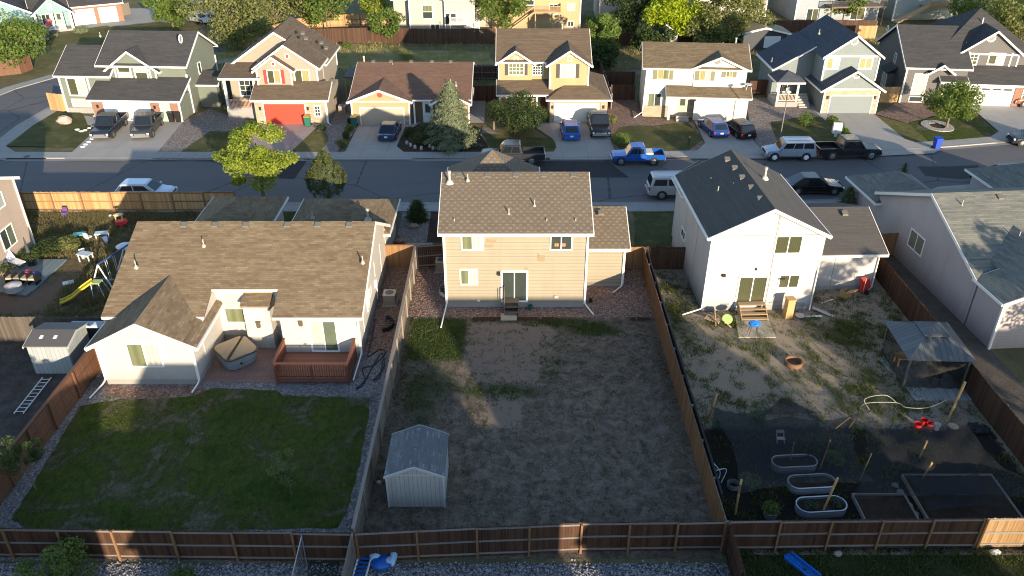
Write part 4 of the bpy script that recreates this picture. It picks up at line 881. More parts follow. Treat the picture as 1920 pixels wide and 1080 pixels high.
F.W.ext([(x,5.0,z) for x,z in ((-4.0,0),(-.02,0),(-.02,5.9),(-4.0,3.6))],(0,.5,0))
F.hip(-4.3,-1.9,2.2,5.0,2.9,.55,oh=.3,wall=False); F.W.box(-4.3,-1.9,4.6,5.4,.8,2.9)
for x in (-4.2,-2.1): F.post(x,2.35,.6,2.85,.1)
F.railing([(-4.2,2.3),(-2.1,2.3)],.7,.75,(.5,.38,.28)); F.B.box(-4.4,-1.9,2.1,5.1,0,.65); F.win('f',4.6,(-3.7,1.0,-2.5,2.6),'slide',px=False,panes=[GD]); F.steps(-1.8,-.6,3.6,1.2,6)
F.band('f',0,0,5.85,0,2.6,STONE,.04,'stone_face'); F.garage('f',-.042,(1555,180,1633,213),(.15,.18,.19))
F.disc('f',0,1606,141,.38); F.disc('f',1.6,1602,77,.42); F.band('f',1.6,0,5.75,5.7,5.9,None,.06); F.band('f',0,0,5.85,2.6,2.75,None,.06)
F.win('f',1.6,(1549,107,1574,130),'slide',panes=[GY,GW],tw=.13); F.win('f',1.6,(1610,107,1636,130),'slide',panes=[GY],tw=.13); lamp(F,'f',-.04,.4,1.8); lamp(F,'f',-.04,5.45,1.8)
for x,y in ((0,0),(5.85,0),(0,1.6),(5.75,1.6)): F.corner(x,y,0 if y==0 else 3.2,2.6 if y==0 else 5.7,.1)
F.onroof('pipe',1536,62,7.2); F.onroof('pipe',1447,115,3.9); F.done()
# dark grey house at the right
DG=siding((.125,.12,.115),.22,.3)
F=House('house','dark grey two storey house with white trim at the right edge of the far row',51.01,87.88,-7,DG,SH_DK,trim=WHITE)
F.gable(-7.6,-1.2,0,11.5,4.15,7.2,'x',oh=.35,og=.3); F.W.box(-1.6,6.5,0,6,0,2.6); F.shed(-1.6,6.6,0,2.4,2.6,3.85,oh=.4)
F.hip(-3.6,6.2,2.6,12.5,5.35,.72,oh=.35); F.gable(-1.5,4.5,2.2,8,5.4,7.6,'y',oh=.45,og=.35,z0=3)
F.gable(-5.2,-2.9,-.4,3,3.6,4.4,'y',oh=.2,og=.2,wall=False); F.shed(-3.8,-1.4,-.7,0,2.75,3.05,oh=.2); F.post(-3.6,-.6,0,2.7,.09)
F.garage('f',0,(-.6,.05,4.0,2.15),(.74,.75,.76),px=False,lights=True); F.band('f',0,4.2,6.5,0,2.45,BRICK,.035,'brick_panel'); F.win('f',-.035,(5.0,.9,5.9,2.1),(2,3),px=False,panes=[GG])
F.win('f',2.2,(1802,99,1834,122),((4,3)),panes=[GG],tw=.13); F.win('f',2.2,(1852,99,1884,122),'slide',panes=[GG,GW],tw=.13); F.win('f',2.6,(-3.2,4.0,-2.0,5.1),(4,3),px=False,panes=[GD],tw=.13)
F.win('f',0,(-6.7,1.0,-5.2,3.4),(2,2),px=False,panes=[GW,GD],tw=.14); F.win('f',0,(-6.7,.15,-5.2,.85),(1,1),px=False,panes=[GD]); F.door('f',0,(-3.1,.2,-2.2,2.3),(.35,.38,.4),px=False)
F.disc('f',2.2,1859,71,.45,(.8,.78,.74)); F.disc('l',-7.6,1665,53,.35); F.win('l',-7.6,(4.2,3.0,5.0,4.4),'slide',px=False,panes=[GD])
b=MB(); b.box(-8.4,-7.59,3.2,5.4,.3,2.4); b.build('bay',DG,F.e); F.Rf.ext([(-8.7,3.0,2.4),(-7.6,3.0,3.1),(-7.6,5.6,3.1),(-8.7,5.6,2.4)],(0,0,.12)); F.win('l',-8.4,(3.5,.6,5.1,2.2),'slide',px=False,panes=[GB])
for x in (-1.5,-.75,3.75,4.5): F.band('f',2.2,x-.07,x+.07,3.6,5.35,WHITE,.04)
for x,y in ((-7.6,0),(-3.6,2.6),(6.5,0)): F.corner(x,y,.05,4.0 if y==0 and x<0 else (5.2 if y else 2.5),.12)
def hnum(H,face,pl,u,v,s,word):
    cu=bpy.data.curves.new('number','FONT'); cu.body=word; cu.size=s; cu.align_x='CENTER'; cu.extrude=.004
    t=bpy.data.objects.new('house_number',cu); COL.objects.link(t); bpy.context.view_layer.update()
    me=bpy.data.meshes.new_from_object(t.evaluated_get(bpy.context.evaluated_depsgraph_get())); COL.objects.unlink(t); bpy.data.objects.remove(t)
    me.transform(H.fr(face,pl)@Matrix.Translation((u,v,.01))); me.materials.append(WHITE); link(bpy.data.objects.new('house_number',me),H.e)
hnum(F,'f',0,1.9,2.32,.2,'1884') if False else None
for q in ((1842,42),(1846,37)):
    b=MB(); p=F.Mi@g(q[0],q[1],7.8); b.cyl((p.x,p.y,7.0),(p.x,p.y,8.3),.07); b.build('vent_pipe',plain((.7,.7,.7),.5),F.e)
F.done()
# ================= BACK ROW =================
TL=siding((.22,.36,.38),.22,.25)
F=House('house','teal lap sided house with a white porch at the top left corner',-70.6,122.6,30,TL,SH_DK,trim=WHITE)
F.gable(-10,.0,0,10,2.9,5.6,'y',oh=.4,og=.3); F.gable(0,5.0,1.2,9,2.8,4.9,'x',oh=.3,og=.2) ; F.gable(.2,5.2,-1.2,5,2.75,4.7,'y',oh=.3,og=.3,wall=False); F.W.ext([(.3,-1.0,2.75),(5.1,-1.0,2.75),(2.7,-1.0,4.6)],(0,.2,0))
F.gable(5.0,12.5,2.0,9,2.9,4.6,'x',oh=.4,og=.3)
for x in (.4,2.6,3.9,5.0): F.post(x,-.9,.3,2.7,.17)
F.railing([(.4,-.9),(3.9,-.9)],.3,.8,(.75,.74,.7)); F.B.box(0,5.2,-1.1,1.2,0,.3); F.band('f',2.0,5.0,12.5,0,2.8,BRICK,.04,'brick_face')
F.garage('f',1.96,(5.6,.05,8.4,2.2),(.33,.48,.47),px=False); F.garage('f',1.96,(9.2,.05,11.6,2.2),(.33,.48,.47),px=False)
F.win('f',1.2,(1.2,.6,2.4,2.3),'slide',px=False,panes=[GD]); F.door('f',1.2,(3.1,.3,4.0,2.3),(.35,.42,.25),px=False); F.win('f',0,(-8.6,1.0,-7.3,2.4),(2,2),px=False,panes=[GD]); F.win('f',0,(-5.2,2.3,-4.2,2.7),'slide',px=False,panes=[GD]); F.win('f',-1.0,(2.3,3.2,2.9,4.1),(1,1),px=False,panes=[WHITE],name='gable_vent')
F.corner(0,0,0,2.7,.12); b=MB(); b.box(1.5,2.3,-.98,-.95,.9,1.9); o=b.build('flag',plain((.55,.1,.08),.8),F.e); b=MB(); b.box(1.5,1.85,-.99,-.981,1.5,1.9); b.build('canton',plain((.05,.07,.2),.8),o); F.done()
F=House('house','plain white house with a small white gable at the top left',-56.5,136,-8,siding((.66,.62,.57),.25,.15),SH_DK,trim=WHITE); F.gable(0,13,0,10,4.2,6.5,'x'); F.win('f',0,(2,1,3.2,2.2),'slide',px=False,panes=[GD]); F.garage('f',0,(8.5,.05,11.5,2.2),(.5,.42,.33),px=False); F.corner(0,0,0,4,.12); F.done()
F=House('house','cream two storey house with a small white balcony stair behind the field',-15.2,123.4,0,siding((.48,.43,.36),.24,.2),SH_DK,trim=WHITE)
F.gable(0,5.4,.6,10,5.6,8.0,'y'); F.gable(5.3,9.6,0,10,8.5,10,'x'); F.W.box(9.6,12.2,3,9,0,3); F.hip(9.6,12.2,3,9,3,.4,wall=False); F.gable(-2.5,0,2,9,4.3,5.6,'x')
F.win('f',.6,(791,8,812,36),'hung',tw=.14,panes=[GOL,GD]); F.win('f',0,(834,24,856,46),'slide',name='sliding_door',panes=[GD]); F.win('f',0,(867,21,879,35),'hung',panes=[GB]); F.win('f',.6,(3.0,.1,4.4,1.0),'slide',px=False,panes=[GD]); F.corner(0,.6,0,5.5,.12); F.corner(5.3,0,0,5.5,.12); F.corner(9.6,0,0,8,.12)
b=MB(); b.box(6.0,8.6,-1.6,0,1.35,1.45); 
for x in (6.1,8.5): b.box(x,x+.1,-1.55,-1.45,0,1.35)
b.build('balcony',WHITE,F.e); F.railing([(6.0,0),(6.0,-1.6),(8.6,-1.6)],1.45,.9,(.75,.73,.7)); F.F.ext([(5.2,-.9,4.6),(8.0,-.9,4.6),(8.0,0,4.9),(5.2,0,4.9)],(0,0,.12))
b=MB(); b.ext([(8.6,-1.6,1.4),(11.0,-1.6,.0),(11.0,-1.6,.2),(8.6,-1.6,1.6)],(0,.9,0)); b.build('stair',WHITE,F.e); F.railing([(8.7,-1.6),(9.6,-1.6),(10.4,-1.6)],.5,1.1,(.75,.73,.7)); F.done()
F=House('house','big yellow house with a wooden balcony and stair behind the twin gabled house',-3.0,125.4,-3,siding((.46,.35,.19),.22,.25),SH_BR,trim=WHITE); F.W.box(0,13.2,0,10,0,8.4); F.hip(0,13.2,0,10,8.4,.5,wall=False)
F.win('f',0,(982,0,1002,10),(1,1),panes=[GD]); F.win('f',0,(1064,6,1078,20),'slide',panes=[GB]); F.win('f',0,(1064,39,1076,50),'slide',panes=[GD]); F.win('f',0,(1029,7,1047,27),'slide',panes=[GD],name='sliding_door',tw=.14); F.Rf.ext([(6.4,-.8,5.6),(9.6,-.8,5.6),(9.6,0,6.1),(6.4,0,6.1)],(0,0,.12)); F.corner(13.2,0,0,8,.14)
WD=plain((.42,.28,.16),.7); b=MB(); b.box(6.4,10.2,-2.2,0,2.7,2.85)
for x in (6.5,10.0): b.box(x,x+.14,-2.15,-2.0,0,2.7)
b.build('balcony',WD,F.e); F.railing([(6.4,-2.2),(10.2,-2.2),(10.2,0)],2.85,.9,(.42,.27,.14)); b=MB(); b.ext([(6.4,-2.2,2.75),(2.6,-2.2,0),(2.6,-2.2,.25),(6.4,-2.2,3.0)],(0,1.0,0)); b.build('stair',WD,F.e); b=MB(); b.ext([(6.4,-2.25,3.6),(2.6,-2.25,.85),(2.6,-2.25,1.0),(6.4,-2.25,3.75)],(0,.06,0)); b.build('handrail',WD,F.e); F.done()
def simple(label,x,y,rot,w,d,ze,zr,col,wins=(),roof=SH_DK,axis='x',trim=WHITE):
    H=House('house',label,x,y,rot,siding(col,.24,.2),roof,trim=trim); H.gable(0,w,0,d,ze,zr,axis); H.corner(0,0,0,ze-.2,.14); H.corner(w,0,0,ze-.2,.14)
    for r in wins: H.win('f',0,r,'slide',px=False,panes=[GD,GG],tw=.12)
    return H
simple('white and pink sided house half hidden behind the dark round tree',13.4,128,0,8,10,7.5,9.5,(.45,.42,.42),((3.3,5.2,4.4,6.6),(1,3,2.2,4.4))).done()
simple('cream sided house glimpsed between the tall trees at the top',28.5,133,3,12,10,7.8,9.8,(.56,.5,.43),((3,3,4.4,4.6),(8,3,9.6,4.6))).done()
H=simple('blue grey sided house with a dark balcony at the top right',43.9,129.4,5,13.2,10,7.6,9.6,(.30,.34,.37),((.9+.8,.2,2.9+.8,2.1),(6.2,3.0,7.8,5.2),(8.8,.2,11.2,2.1)))
b=MB(); b.box(4.4,13,-2.6,0,2.55,2.7); 
for x in (4.5,8.6,12.7): b.box(x,x+.15,-2.5,-2.35,0,2.55)
b.build('balcony',plain((.16,.11,.08),.7),H.e); H.railing([(4.4,-2.6),(13,-2.6)],2.7,.9,(.03,.03,.03)); H.done()
H=simple('pale blue green house with a wooden stair above the dark grey roof',59.6,130.6,9,13,10,7.6,9.6,(.32,.37,.35),((1,3.2,2.8,4.4),(9,2.6,10.8,4.0)))
b=MB(); b.box(4.2,8.2,-2.4,0,2.2,2.4); b.ext([(4.2,-2.4,2.2),(-.6,-2.4,0),(-.6,-2.4,.3),(4.2,-2.4,2.5)],(0,1.1,0)); b.build('balcony',WD,H.e); H.railing([(4.2,-2.4),(8.2,-2.4)],2.4,.9,(.42,.27,.14)); H.done()
# small gabled shed and garden shelter beyond the dark fence
sh=House('garden_shed','small white trimmed garden shed under the trees behind the white house',19.2,112.5,0,plain((.35,.33,.31),.7),SH_DK,cat='shed'); sh.gable(0,3.4,0,3,2.2,3.3,'y',oh=.2,og=.2); sh.done()
sh=House('garden_shelter','low tan roofed shelter over a dark box under the lime green tree',31.2,112.0,2,plain((.04,.045,.05),.7),plain((.30,.24,.16),.8),cat='shelter'); sh.gable(0,6.2,0,4,2.3,3.0,'y',oh=.5,og=.3); sh.win('f',0,(3.2,.4,5.4,1.9),(1,1),px=False,panes=[plain((.55,.6,.62),.4)]); sh.done()
# houses of the next street, behind the camera: they shade the yards
SHD=[('tan',-3.5,11.3,8.8),('grey',16.1,29.9,9.75),('white',-24,-8.6,8.4),('brown',-46,-27,9.0),('blue',47,60,9.5)]
for n,x0,x1,zr in SHD:
    H=House('house','%s two storey house of the next street, behind the drone'%n,x0,-3,0,siding(dict(tan=(.45,.36,.25),grey=(.3,.3,.3),white=(.6,.55,.5),brown=(.3,.22,.16),blue=(.2,.24,.27))[n],.22,.2),SH_BR if n in('tan','brown') else SH_DK)
    w=x1-x0; H.gable(0,w,0,8,6.6,zr,'x',oh=.3,og=.25)
    for u in (1.5,w-3): H.win('b',8,(u,3.6,u+1.5,5),'slide',px=False); H.win('b',8,(u,1,u+1.5,2.4),'slide',px=False)
    H.done()
# ================= VEHICLES =================
RUB=plain((.018,.018,.018),.85); CHR=plain((.45,.45,.46),.3,.8); CG=glass((.012,.016,.02),.05); LAMPM=plain((.75,.75,.72),.15); TAIL=plain((.35,.015,.012),.25); RIM=plain((.32,.33,.34),.35,.7)
def wheel(r,w):
    b=MB(); b.cyl((0,-w/2,0),(0,w/2,0),r,n=20); return b
def loft(b,st,cap=True):
    """st: list of (x, [(y,z)...] half profile from bottom centreline side up to top), mirrored"""
    rings=[]
    for x,pr in st: rings.append([(x,y,z) for y,z in pr]+[(x,-y,z) for y,z in pr[::-1]])
    n=len(rings[0]); vs=[v for r in rings for v in r]; fs=[]
    for k in range(len(rings)-1):
        for i in range(n): fs.append((k*n+i,k*n+(i+1)%n,(k+1)*n+(i+1)%n,(k+1)*n+i))
    fs.append(list(range(n))[::-1]); fs.append([(len(rings)-1)*n+i for i in range(n)])
    b.add(vs,fs); return b
def vehicle(name,label,cat,loc,heading,L,Wd,Hh,kind,col,col2=None,wr=.34,gc=.22,group=None,rimm=None,roofcol=None):
    t=thing(name,label,cat,(loc[0],loc[1],.012),heading,group); w=Wd/2; P=carpaint(col); P2=P if col2 is None else carpaint(col2)
    belt={'sedan':.60,'hatch':.60,'suv':.60,'pickup':.58}[kind]*Hh; hood=belt-.02*Hh-.03; x0,x1=-L/2,L/2
    fw=x1-.17*L; rw=x0+.20*L if kind!='pickup' else x0+.215*L
    if kind=='sedan': cab=(x0+.10*L,x0+.27*L,x0+.58*L,x0+.74*L); tail=belt-.03
    elif kind=='hatch': cab=(x0+.02*L,x0+.12*L,x0+.60*L,x0+.76*L); tail=belt
    elif kind=='suv': cab=(x0+.015*L,x0+.05*L,x0+.66*L,x0+.755*L); tail=belt
    else: cab=(x0+.355*L,x0+.385*L,x0+.64*L,x0+.735*L); tail=belt
    def prof(top,ww,cr=.10,bot=gc): return [(ww*.86,bot),(ww,bot+.10),(ww*1.0,top-.22),(ww*.975,top-.06),(ww*(1-cr*1.1),top),(0.02,top+.02)]
    body=MB(); st=[]
    if kind=='pickup':
        be=cab[0]-.04
        loft(body,[(be,prof(belt,w)),(cab[3],prof(hood+.02,w)),(x1-.22*L,prof(hood,w)),(x1-.05*L,prof(hood-.05,w*.97)),(x1-.012*L,prof(hood-.12,w*.93)),(x1,[(w*.8,gc+.1),(w*.86,gc+.2),(w*.86,hood-.35),(w*.85,hood-.28),(w*.8,hood-.22),(.02,hood-.2)])])
        # bed
        body.box(x0+.02,be,-w,-w+.09,gc+.22,belt+.02); body.box(x0+.02,be,w-.09,w,gc+.22,belt+.02); body.box(x0+.02,x0+.10,-w+.09,w-.09,gc+.22,belt); body.box(x0+.10,be,-w+.09,w-.09,gc+.25,gc+.38); body.box(be-.05,be,-w+.09,w-.09,gc+.3,belt)
    else:
        loft(body,[(x0,[(w*.8,gc+.1),(w*.86,gc+.18),(w*.86,tail-.25),(w*.85,tail-.16),(w*.78,tail-.10),(.02,tail-.08)]),(x0+.03*L,prof(tail-.04,w*.95)),(x0+.12*L,prof(tail,w)),(cab[3],prof(hood+.03,w)),(x1-.2*L,prof(hood-.02,w)),(x1-.06*L,prof(hood-.10,w*.95)),(x1-.015*L,prof(hood-.2,w*.88)),(x1,[(w*.72,gc+.1),(w*.78,gc+.18),(w*.78,hood-.36),(w*.75,hood-.30),(w*.7,hood-.26),(.02,hood-.25)])])
    bo=body.build('body',P,t,smooth=False)
    # cabin
    c=MB(); tw=.78 if kind in('sedan','hatch') else .84; zb,zr=belt-.03,Hh
    A=[(cab[0],w*.93,zb),(cab[3],w*.93,zb)]; T0,T1=cab[1],cab[2]; r=.07
    lo=[(cab[0],-w*.9,zb),(cab[3],-w*.84,zb),(cab[3],w*.84,zb),(cab[0],w*.9,zb)]
    def ringc(xa,xb,ww,z,cr): return [(xa,-ww+cr,z),(xa+cr,-ww,z),(xb-cr,-ww,z),(xb,-ww+cr,z),(xb,ww-cr,z),(xb-cr,ww,z),(xa+cr,ww,z),(xa,ww-cr,z)]
    r0=ringc(cab[0],cab[3],w*.94,zb,.06); r1=ringc(T0,T1,w*tw,zr-.07,.10); r2=ringc(T0+.10,T1-.12,w*(tw-.08),zr,.12)
    vs=r0+r1+r2; fs=[(k*8+i,k*8+(i+1)%8,(k+1)*8+(i+1)%8,(k+1)*8+i) for k in range(2) for i in range(8)]+[list(range(16,24))]
    c.add(vs,fs); cb=c.build('cabin',P if roofcol is None else carpaint(roofcol),bo)
    # glass: fractions along each cabin face, a few mm proud
    def quadglass(p00,p10,p11,p01,a,bb,cc,dd,out,par=bo,nm='windscreen'):
        p00,p10,p11,p01=map(Vector,(p00,p10,p11,p01))
        f=lambda u,v:(p00*(1-u)+p10*u)*(1-v)+(p01*(1-u)+p11*u)*v
        q=[f(a,cc),f(bb,cc),f(bb,dd),f(a,dd)]; n=(q[1]-q[0]).cross(q[3]-q[0]).normalized()*out
        b=MB(); b.ext([p+n*.2 for p in q],n); b.build(nm,CG,par)
    quadglass(r0[3],r0[4],r1[4],r1[3],.03,.97,.08,.97,.015); quadglass(r0[7],r0[0],r1[0],r1[7],.05,.95,.12 if kind!='pickup' else .25,.95,.015,nm='rear_window')
    for sgn,(i,j) in ((-1,(1,2)),(1,(6,5))):
        n_=-1 if sgn<0 else 1
        segs={'sedan':((.12,.47),(.51,.90)),'hatch':((.10,.45),(.49,.90)),'suv':((.04,.34),(.38,.63),(.66,.94)),'pickup':((.06,.44),(.50,.93))}[kind]
        for a,bb in segs:
            p=[Vector(r0[i]),Vector(r0[j]),Vector(r1[j]),Vector(r1[i])]
            f=lambda u,v:(p[0]*(1-u)+p[1]*u)*(1-v)+(p[3]*(1-u)+p[2]*u)*v
            q=[f(a,.2),f(bb,.2),f(bb,.9),f(a,.9)]; b=MB(); off=Vector((0,sgn*.014,.003)); b.ext([x+off*.3 for x in q],off); b.build('side_window',CG,bo)
    # wheel wells, wheels
    for x in (fw,rw):
        for sy in (-1,1):
            b=MB(); b.cyl((x,sy*(w-.02),wr),(x,sy*(w+.004),wr),wr+.07,n=20); b.build('wheel_arch',RUB,bo)
            b=MB(); b.cyl((x,sy*(w-.22),wr),(x,sy*(w+.012),wr),wr,n=22); wo=b.build('wheel',RUB,t)
            b=MB(); b.lathe([(wr*.62,0),(wr*.55,.012),(wr*.18,.02)],(0,0,0),12); b.v=[(x+p[0],sy*(w+.012+p[2]),wr+p[1]) for p in b.v]; b.build('rim',rimm or RIM,wo)
            b=MB()
            for k in range(5):
                a=2*math.pi*k/5; a2=a+.35; b.ext([(x+wr*.25*math.cos(a),sy*(w+.034),wr+wr*.25*math.sin(a)),(x+wr*.55*math.cos(a),sy*(w+.028),wr+wr*.55*math.sin(a)),(x+wr*.55*math.cos(a2),sy*(w+.028),wr+wr*.55*math.sin(a2))],(0,.003*sy,0))
            b.build('spokes',BLACK,wo)
    zf=hood-.30 if kind!='pickup' else hood-.38
    for sy in (-1,1):
        b=MB(); b.box(x1-.10,x1+.012,sy*w*.80-.12,sy*w*.80+.07*1,zf-.02,zf+.13) if sy>0 else b.box(x1-.10,x1+.012,-w*.80-.07,-w*.80+.12,zf-.02,zf+.13); b.build('headlight',LAMPM,t)
        b=MB(); y0,y1=(w*.74,w*.92) if sy>0 else (-w*.92,-w*.74); b.box(x0-.012,x0+.07,y0,y1,tail-.34,tail-.12 if kind!='suv' else tail-.05); b.build('tail_light',TAIL,t)
        b=MB(); b.box(cab[3]-.30,cab[3]-.18,sy*w-.02 if sy>0 else -w-.16,sy*w+.16 if sy>0 else -w+.02,belt-.02,belt+.13); b.build('mirror',P if kind!='pickup' else RUB,t)
    b=MB(); b.box(x1-.02,x1+.02,-w*.55,w*.55,zf-.12,zf+.10); b.build('grille',RUB if kind!='pickup' else CHR,t)
    b=MB(); b.box(x1-.05,x1+.06,-w*.86,w*.86,gc+.08,gc+.30); b.build('front_bumper',P2 if kind!='pickup' else CHR,t)
    b=MB(); b.box(x0-.06,x0+.05,-w*.86,w*.86,gc+.10,gc+.32); b.build('rear_bumper',P2 if kind!='pickup' else CHR,t)
    b=MB(); b.box(x0-.075,x0-.062,-.16,.16,gc+.34 if kind!='pickup' else gc+.14,gc+.5 if kind!='pickup' else gc+.28); b.build('number_plate',plain((.6,.6,.58),.5),t)
    b=MB(); b.box(rw+wr+.1,fw-wr-.1,-w-.006,w+.006,gc+.04,gc+.14); b.build('sill',RUB if col2 is None else P2,t)
    # door seams and handles
    b=MB()
    for x in ((cab[0]+cab[3])/2+.05,cab[3]-.12): b.box(x-.008,x+.008,-w-.003,w+.003,gc+.14,belt-.08)
    b.build('door_seam',BLACK,bo); b=MB()
    for x in ((cab[0]+cab[3])/2+.35,(cab[0]+cab[3])/2-.45): b.box(x-.08,x+.08,-w-.014,w+.014,belt-.20,belt-.17)
    b.build('door_handles',P,bo)
    if kind=='pickup': b=MB(); b.box(x0+.11,cab[0]-.1,-w+.10,w-.10,gc+.382,gc+.39); b.build('bed_floor',RUB,t)
    if kind=='suv':
        b=MB()
        for sy in (-1,1): b.cyl((T0+.2,sy*w*.66,Hh+.05),(T1-.3,sy*w*.66,Hh+.05),.025)
        b.build('roof_rack',CHR if col[0]>.3 else RUB,t)
    return t
V=vehicle
V('pickup_truck','lifted dark grey pickup with tan lower trim parked on the street beyond the tan house','pickup',(0.1,70.9),R(180),5.9,1.95,1.95,'pickup',(.035,.037,.042),(.22,.20,.17),wr=.44,gc=.42)
t=V('pickup_truck','bright blue pickup with a white box in its bed on the street','pickup',(11.65,70.9),R(180),4.9,1.8,1.72,'pickup',(.012,.10,.42),(.04,.045,.06),wr=.37,gc=.32)
b=MB(); b.box(-1.35,-.35,-.6,.6,.75,1.12); b.build('bed_box',plain((.6,.55,.48),.6),t)
V('parked_car','silver blue boxy old sport utility vehicle parked before the dark pickup','car',(26.0,72.0),R(180),4.65,1.9,1.85,'suv',(.30,.36,.44),wr=.39,gc=.36,rimm=WHITE)
V('pickup_truck','black crew cab pickup parked behind the silver blue utility vehicle','pickup',(31.6,72.35),R(2),6.0,2.0,1.92,'pickup',(.018,.02,.023),wr=.41,gc=.34)
V('parked_car','long silver sport utility vehicle on the street left of the white gabled house','car',(14.2,63.35),R(1),5.5,2.0,1.9,'suv',(.42,.41,.40),wr=.38,gc=.32,roofcol=(.42,.41,.40))
V('parked_car','glossy black sedan on the street behind the white gabled house','car',(25.75,64.2),R(0),4.9,1.9,1.5,'sedan',(.006,.006,.007),wr=.34)
p=g(1872,342); V('parked_car','black hatchback at the right edge of the street behind the pinkish house','car',(p.x,p.y),R(192),4.6,1.85,1.5,'hatch',(.012,.013,.017))
V('pickup_truck','navy pickup on the left half of the corner house driveway','pickup',(-40.9,79.2),R(-86),5.9,2.0,1.92,'pickup',(.022,.026,.04),wr=.41,gc=.32)
V('pickup_truck','dark grey pickup on the right half of the corner house driveway','pickup',(-37.1,79.3),R(-83),5.8,1.98,1.92,'pickup',(.05,.052,.058),wr=.41,gc=.32)
p=g(730,258); V('parked_car','dark blue sedan on the driveway of the ochre single storey house','car',(p.x,p.y+.6),R(88),4.5,1.8,1.45,'sedan',(.02,.05,.12))
p=g(1069,256); V('parked_car','bright blue hatchback facing the garage of the yellow house','car',(p.x,p.y+.4),R(91),4.3,1.8,1.5,'hatch',(.015,.12,.50))
p=g(1124,252); V('pickup_truck','black pickup with a chrome grille facing out of the yellow house driveway','pickup',(p.x,p.y+1.2),R(-90),5.8,2.0,1.95,'pickup',(.016,.016,.018),wr=.42,gc=.36)
p=g(1337,250); V('parked_car','blue hatchback on the left half of the white house driveway','car',(p.x,p.y+.3),R(100),4.4,1.8,1.5,'hatch',(.02,.07,.28))
p=g(1384,252); V('parked_car','black car with a glossy bulging roof on the right half of the white house driveway','car',(p.x,p.y+.2),R(103),4.6,1.85,1.5,'hatch',(.015,.013,.013))
p=g(284,362); V('parked_car','pale blue white car behind the golden street fence','car',(p.x,62.9),R(0),4.7,1.85,1.45,'hatch',(.46,.53,.62))
V('parked_car','white car on the driveway behind the cream house roof','car',(-10.3,57.7),R(90),4.6,1.85,1.75,'suv',(.68,.70,.72))
V('parked_car','white car glimpsed between the dark roofs of the pinkish house','car',(35.2,60.3),R(5),4.5,1.8,1.5,'hatch',(.6,.62,.64))
p=g(1912,203); V('pickup_truck','rusty red truck at the right edge beside the brick garage panel','pickup',(p.x+2.2,p.y+1),R(180),5.4,1.95,1.9,'pickup',(.35,.10,.05),wr=.42,gc=.4)
p=g(1922,270); V('parked_car','dark car with yellow sunlight painted on its top at the right edge of the street','car',(p.x+.8,p.y),R(175),4.6,1.85,1.6,'suv',(.03,.035,.04),roofcol=(.35,.30,.18))  # roof colour carries the yellow of the low sun on a dark car
p=g(374,42); V('parked_car','silver sedan parked beyond the corner house beside the big tree','car',(p.x,p.y),R(-30),4.5,1.8,1.4,'sedan',(.45,.5,.56))
p=g(60,82); V('parked_car','dark car in the shade before the teal house','car',(p.x,p.y),R(-10),4.5,1.8,1.4,'sedan',(.03,.035,.05))
p=g(16,30); V('parked_car','pale blue car half hidden at the far left top','car',(p.x-9,p.y+10),R(-20),4.5,1.8,1.45,'hatch',(.2,.35,.42)) if False else None
# ================= TREES AND SHRUBS =================
def leafmesh(name,pts,nrm,size,mat,parent,asp=.6,jit=.7,tri=False):
    """pts (n,3) leaf centres, nrm outward directions; each leaf its own little face"""
    n=len(pts); d=nrm+rng.normal(0,jit,(n,3)); d/=np.linalg.norm(d,axis=1)[:,None]+1e-9
    a=np.cross(d,rng.normal(0,1,(n,3))); a/=np.linalg.norm(a,axis=1)[:,None]+1e-9; b=np.cross(d,a)
    s=(size*rng.uniform(.6,1.3,n))[:,None]; a*=s; b*=s*asp
    q=np.stack([pts-a,pts-b*.9+d*s*.15,pts+a,pts+b*.9+d*s*.15],1).reshape(-1,3)
    me=bpy.data.meshes.new(name); me.vertices.add(4*n); me.vertices.foreach_set('co',q.ravel()); me.loops.add(4*n); me.loops.foreach_set('vertex_index',np.arange(4*n)); me.polygons.add(n); me.polygons.foreach_set('loop_start',np.arange(0,4*n,4)); me.polygons.foreach_set('loop_total',np.full(n,4)); me.update(); me.validate()
    me.materials.append(mat); return link(bpy.data.objects.new(name,me),parent)
def shellpts(c,r,n,inner=.55):
    d=rng.normal(0,1,(n,3)); d/=np.linalg.norm(d,axis=1)[:,None]; k=rng.uniform(inner,1,n)[:,None]**.6
    return np.array(c)+d*np.array(r)*k,d
BARK=plain((.16,.12,.09),.9,var=.3)
LG=leafm((.13,.19,.02),(.22,.28,.035),(.34,.36,.06),.4); LMID=leafm((.06,.11,.022),(.11,.165,.035),(.17,.22,.06),.35); LOLV=leafm((.09,.11,.035),(.15,.165,.055),(.23,.225,.09),.3)
LDK=leafm((.02,.04,.012),(.035,.055,.018),(.06,.08,.03),.2); LSPR=island(((.08,.11,.065),(.13,.16,.085),(.20,.21,.115)),.8); LLIME=leafm((.22,.30,.01),(.34,.42,.02),(.5,.55,.05),.45); LPIN=island(((.03,.05,.014),(.06,.08,.022),(.11,.115,.035)),.8)
LSTR=leafm((.2,.15,.08),(.25,.19,.10),(.16,.14,.07),.2)
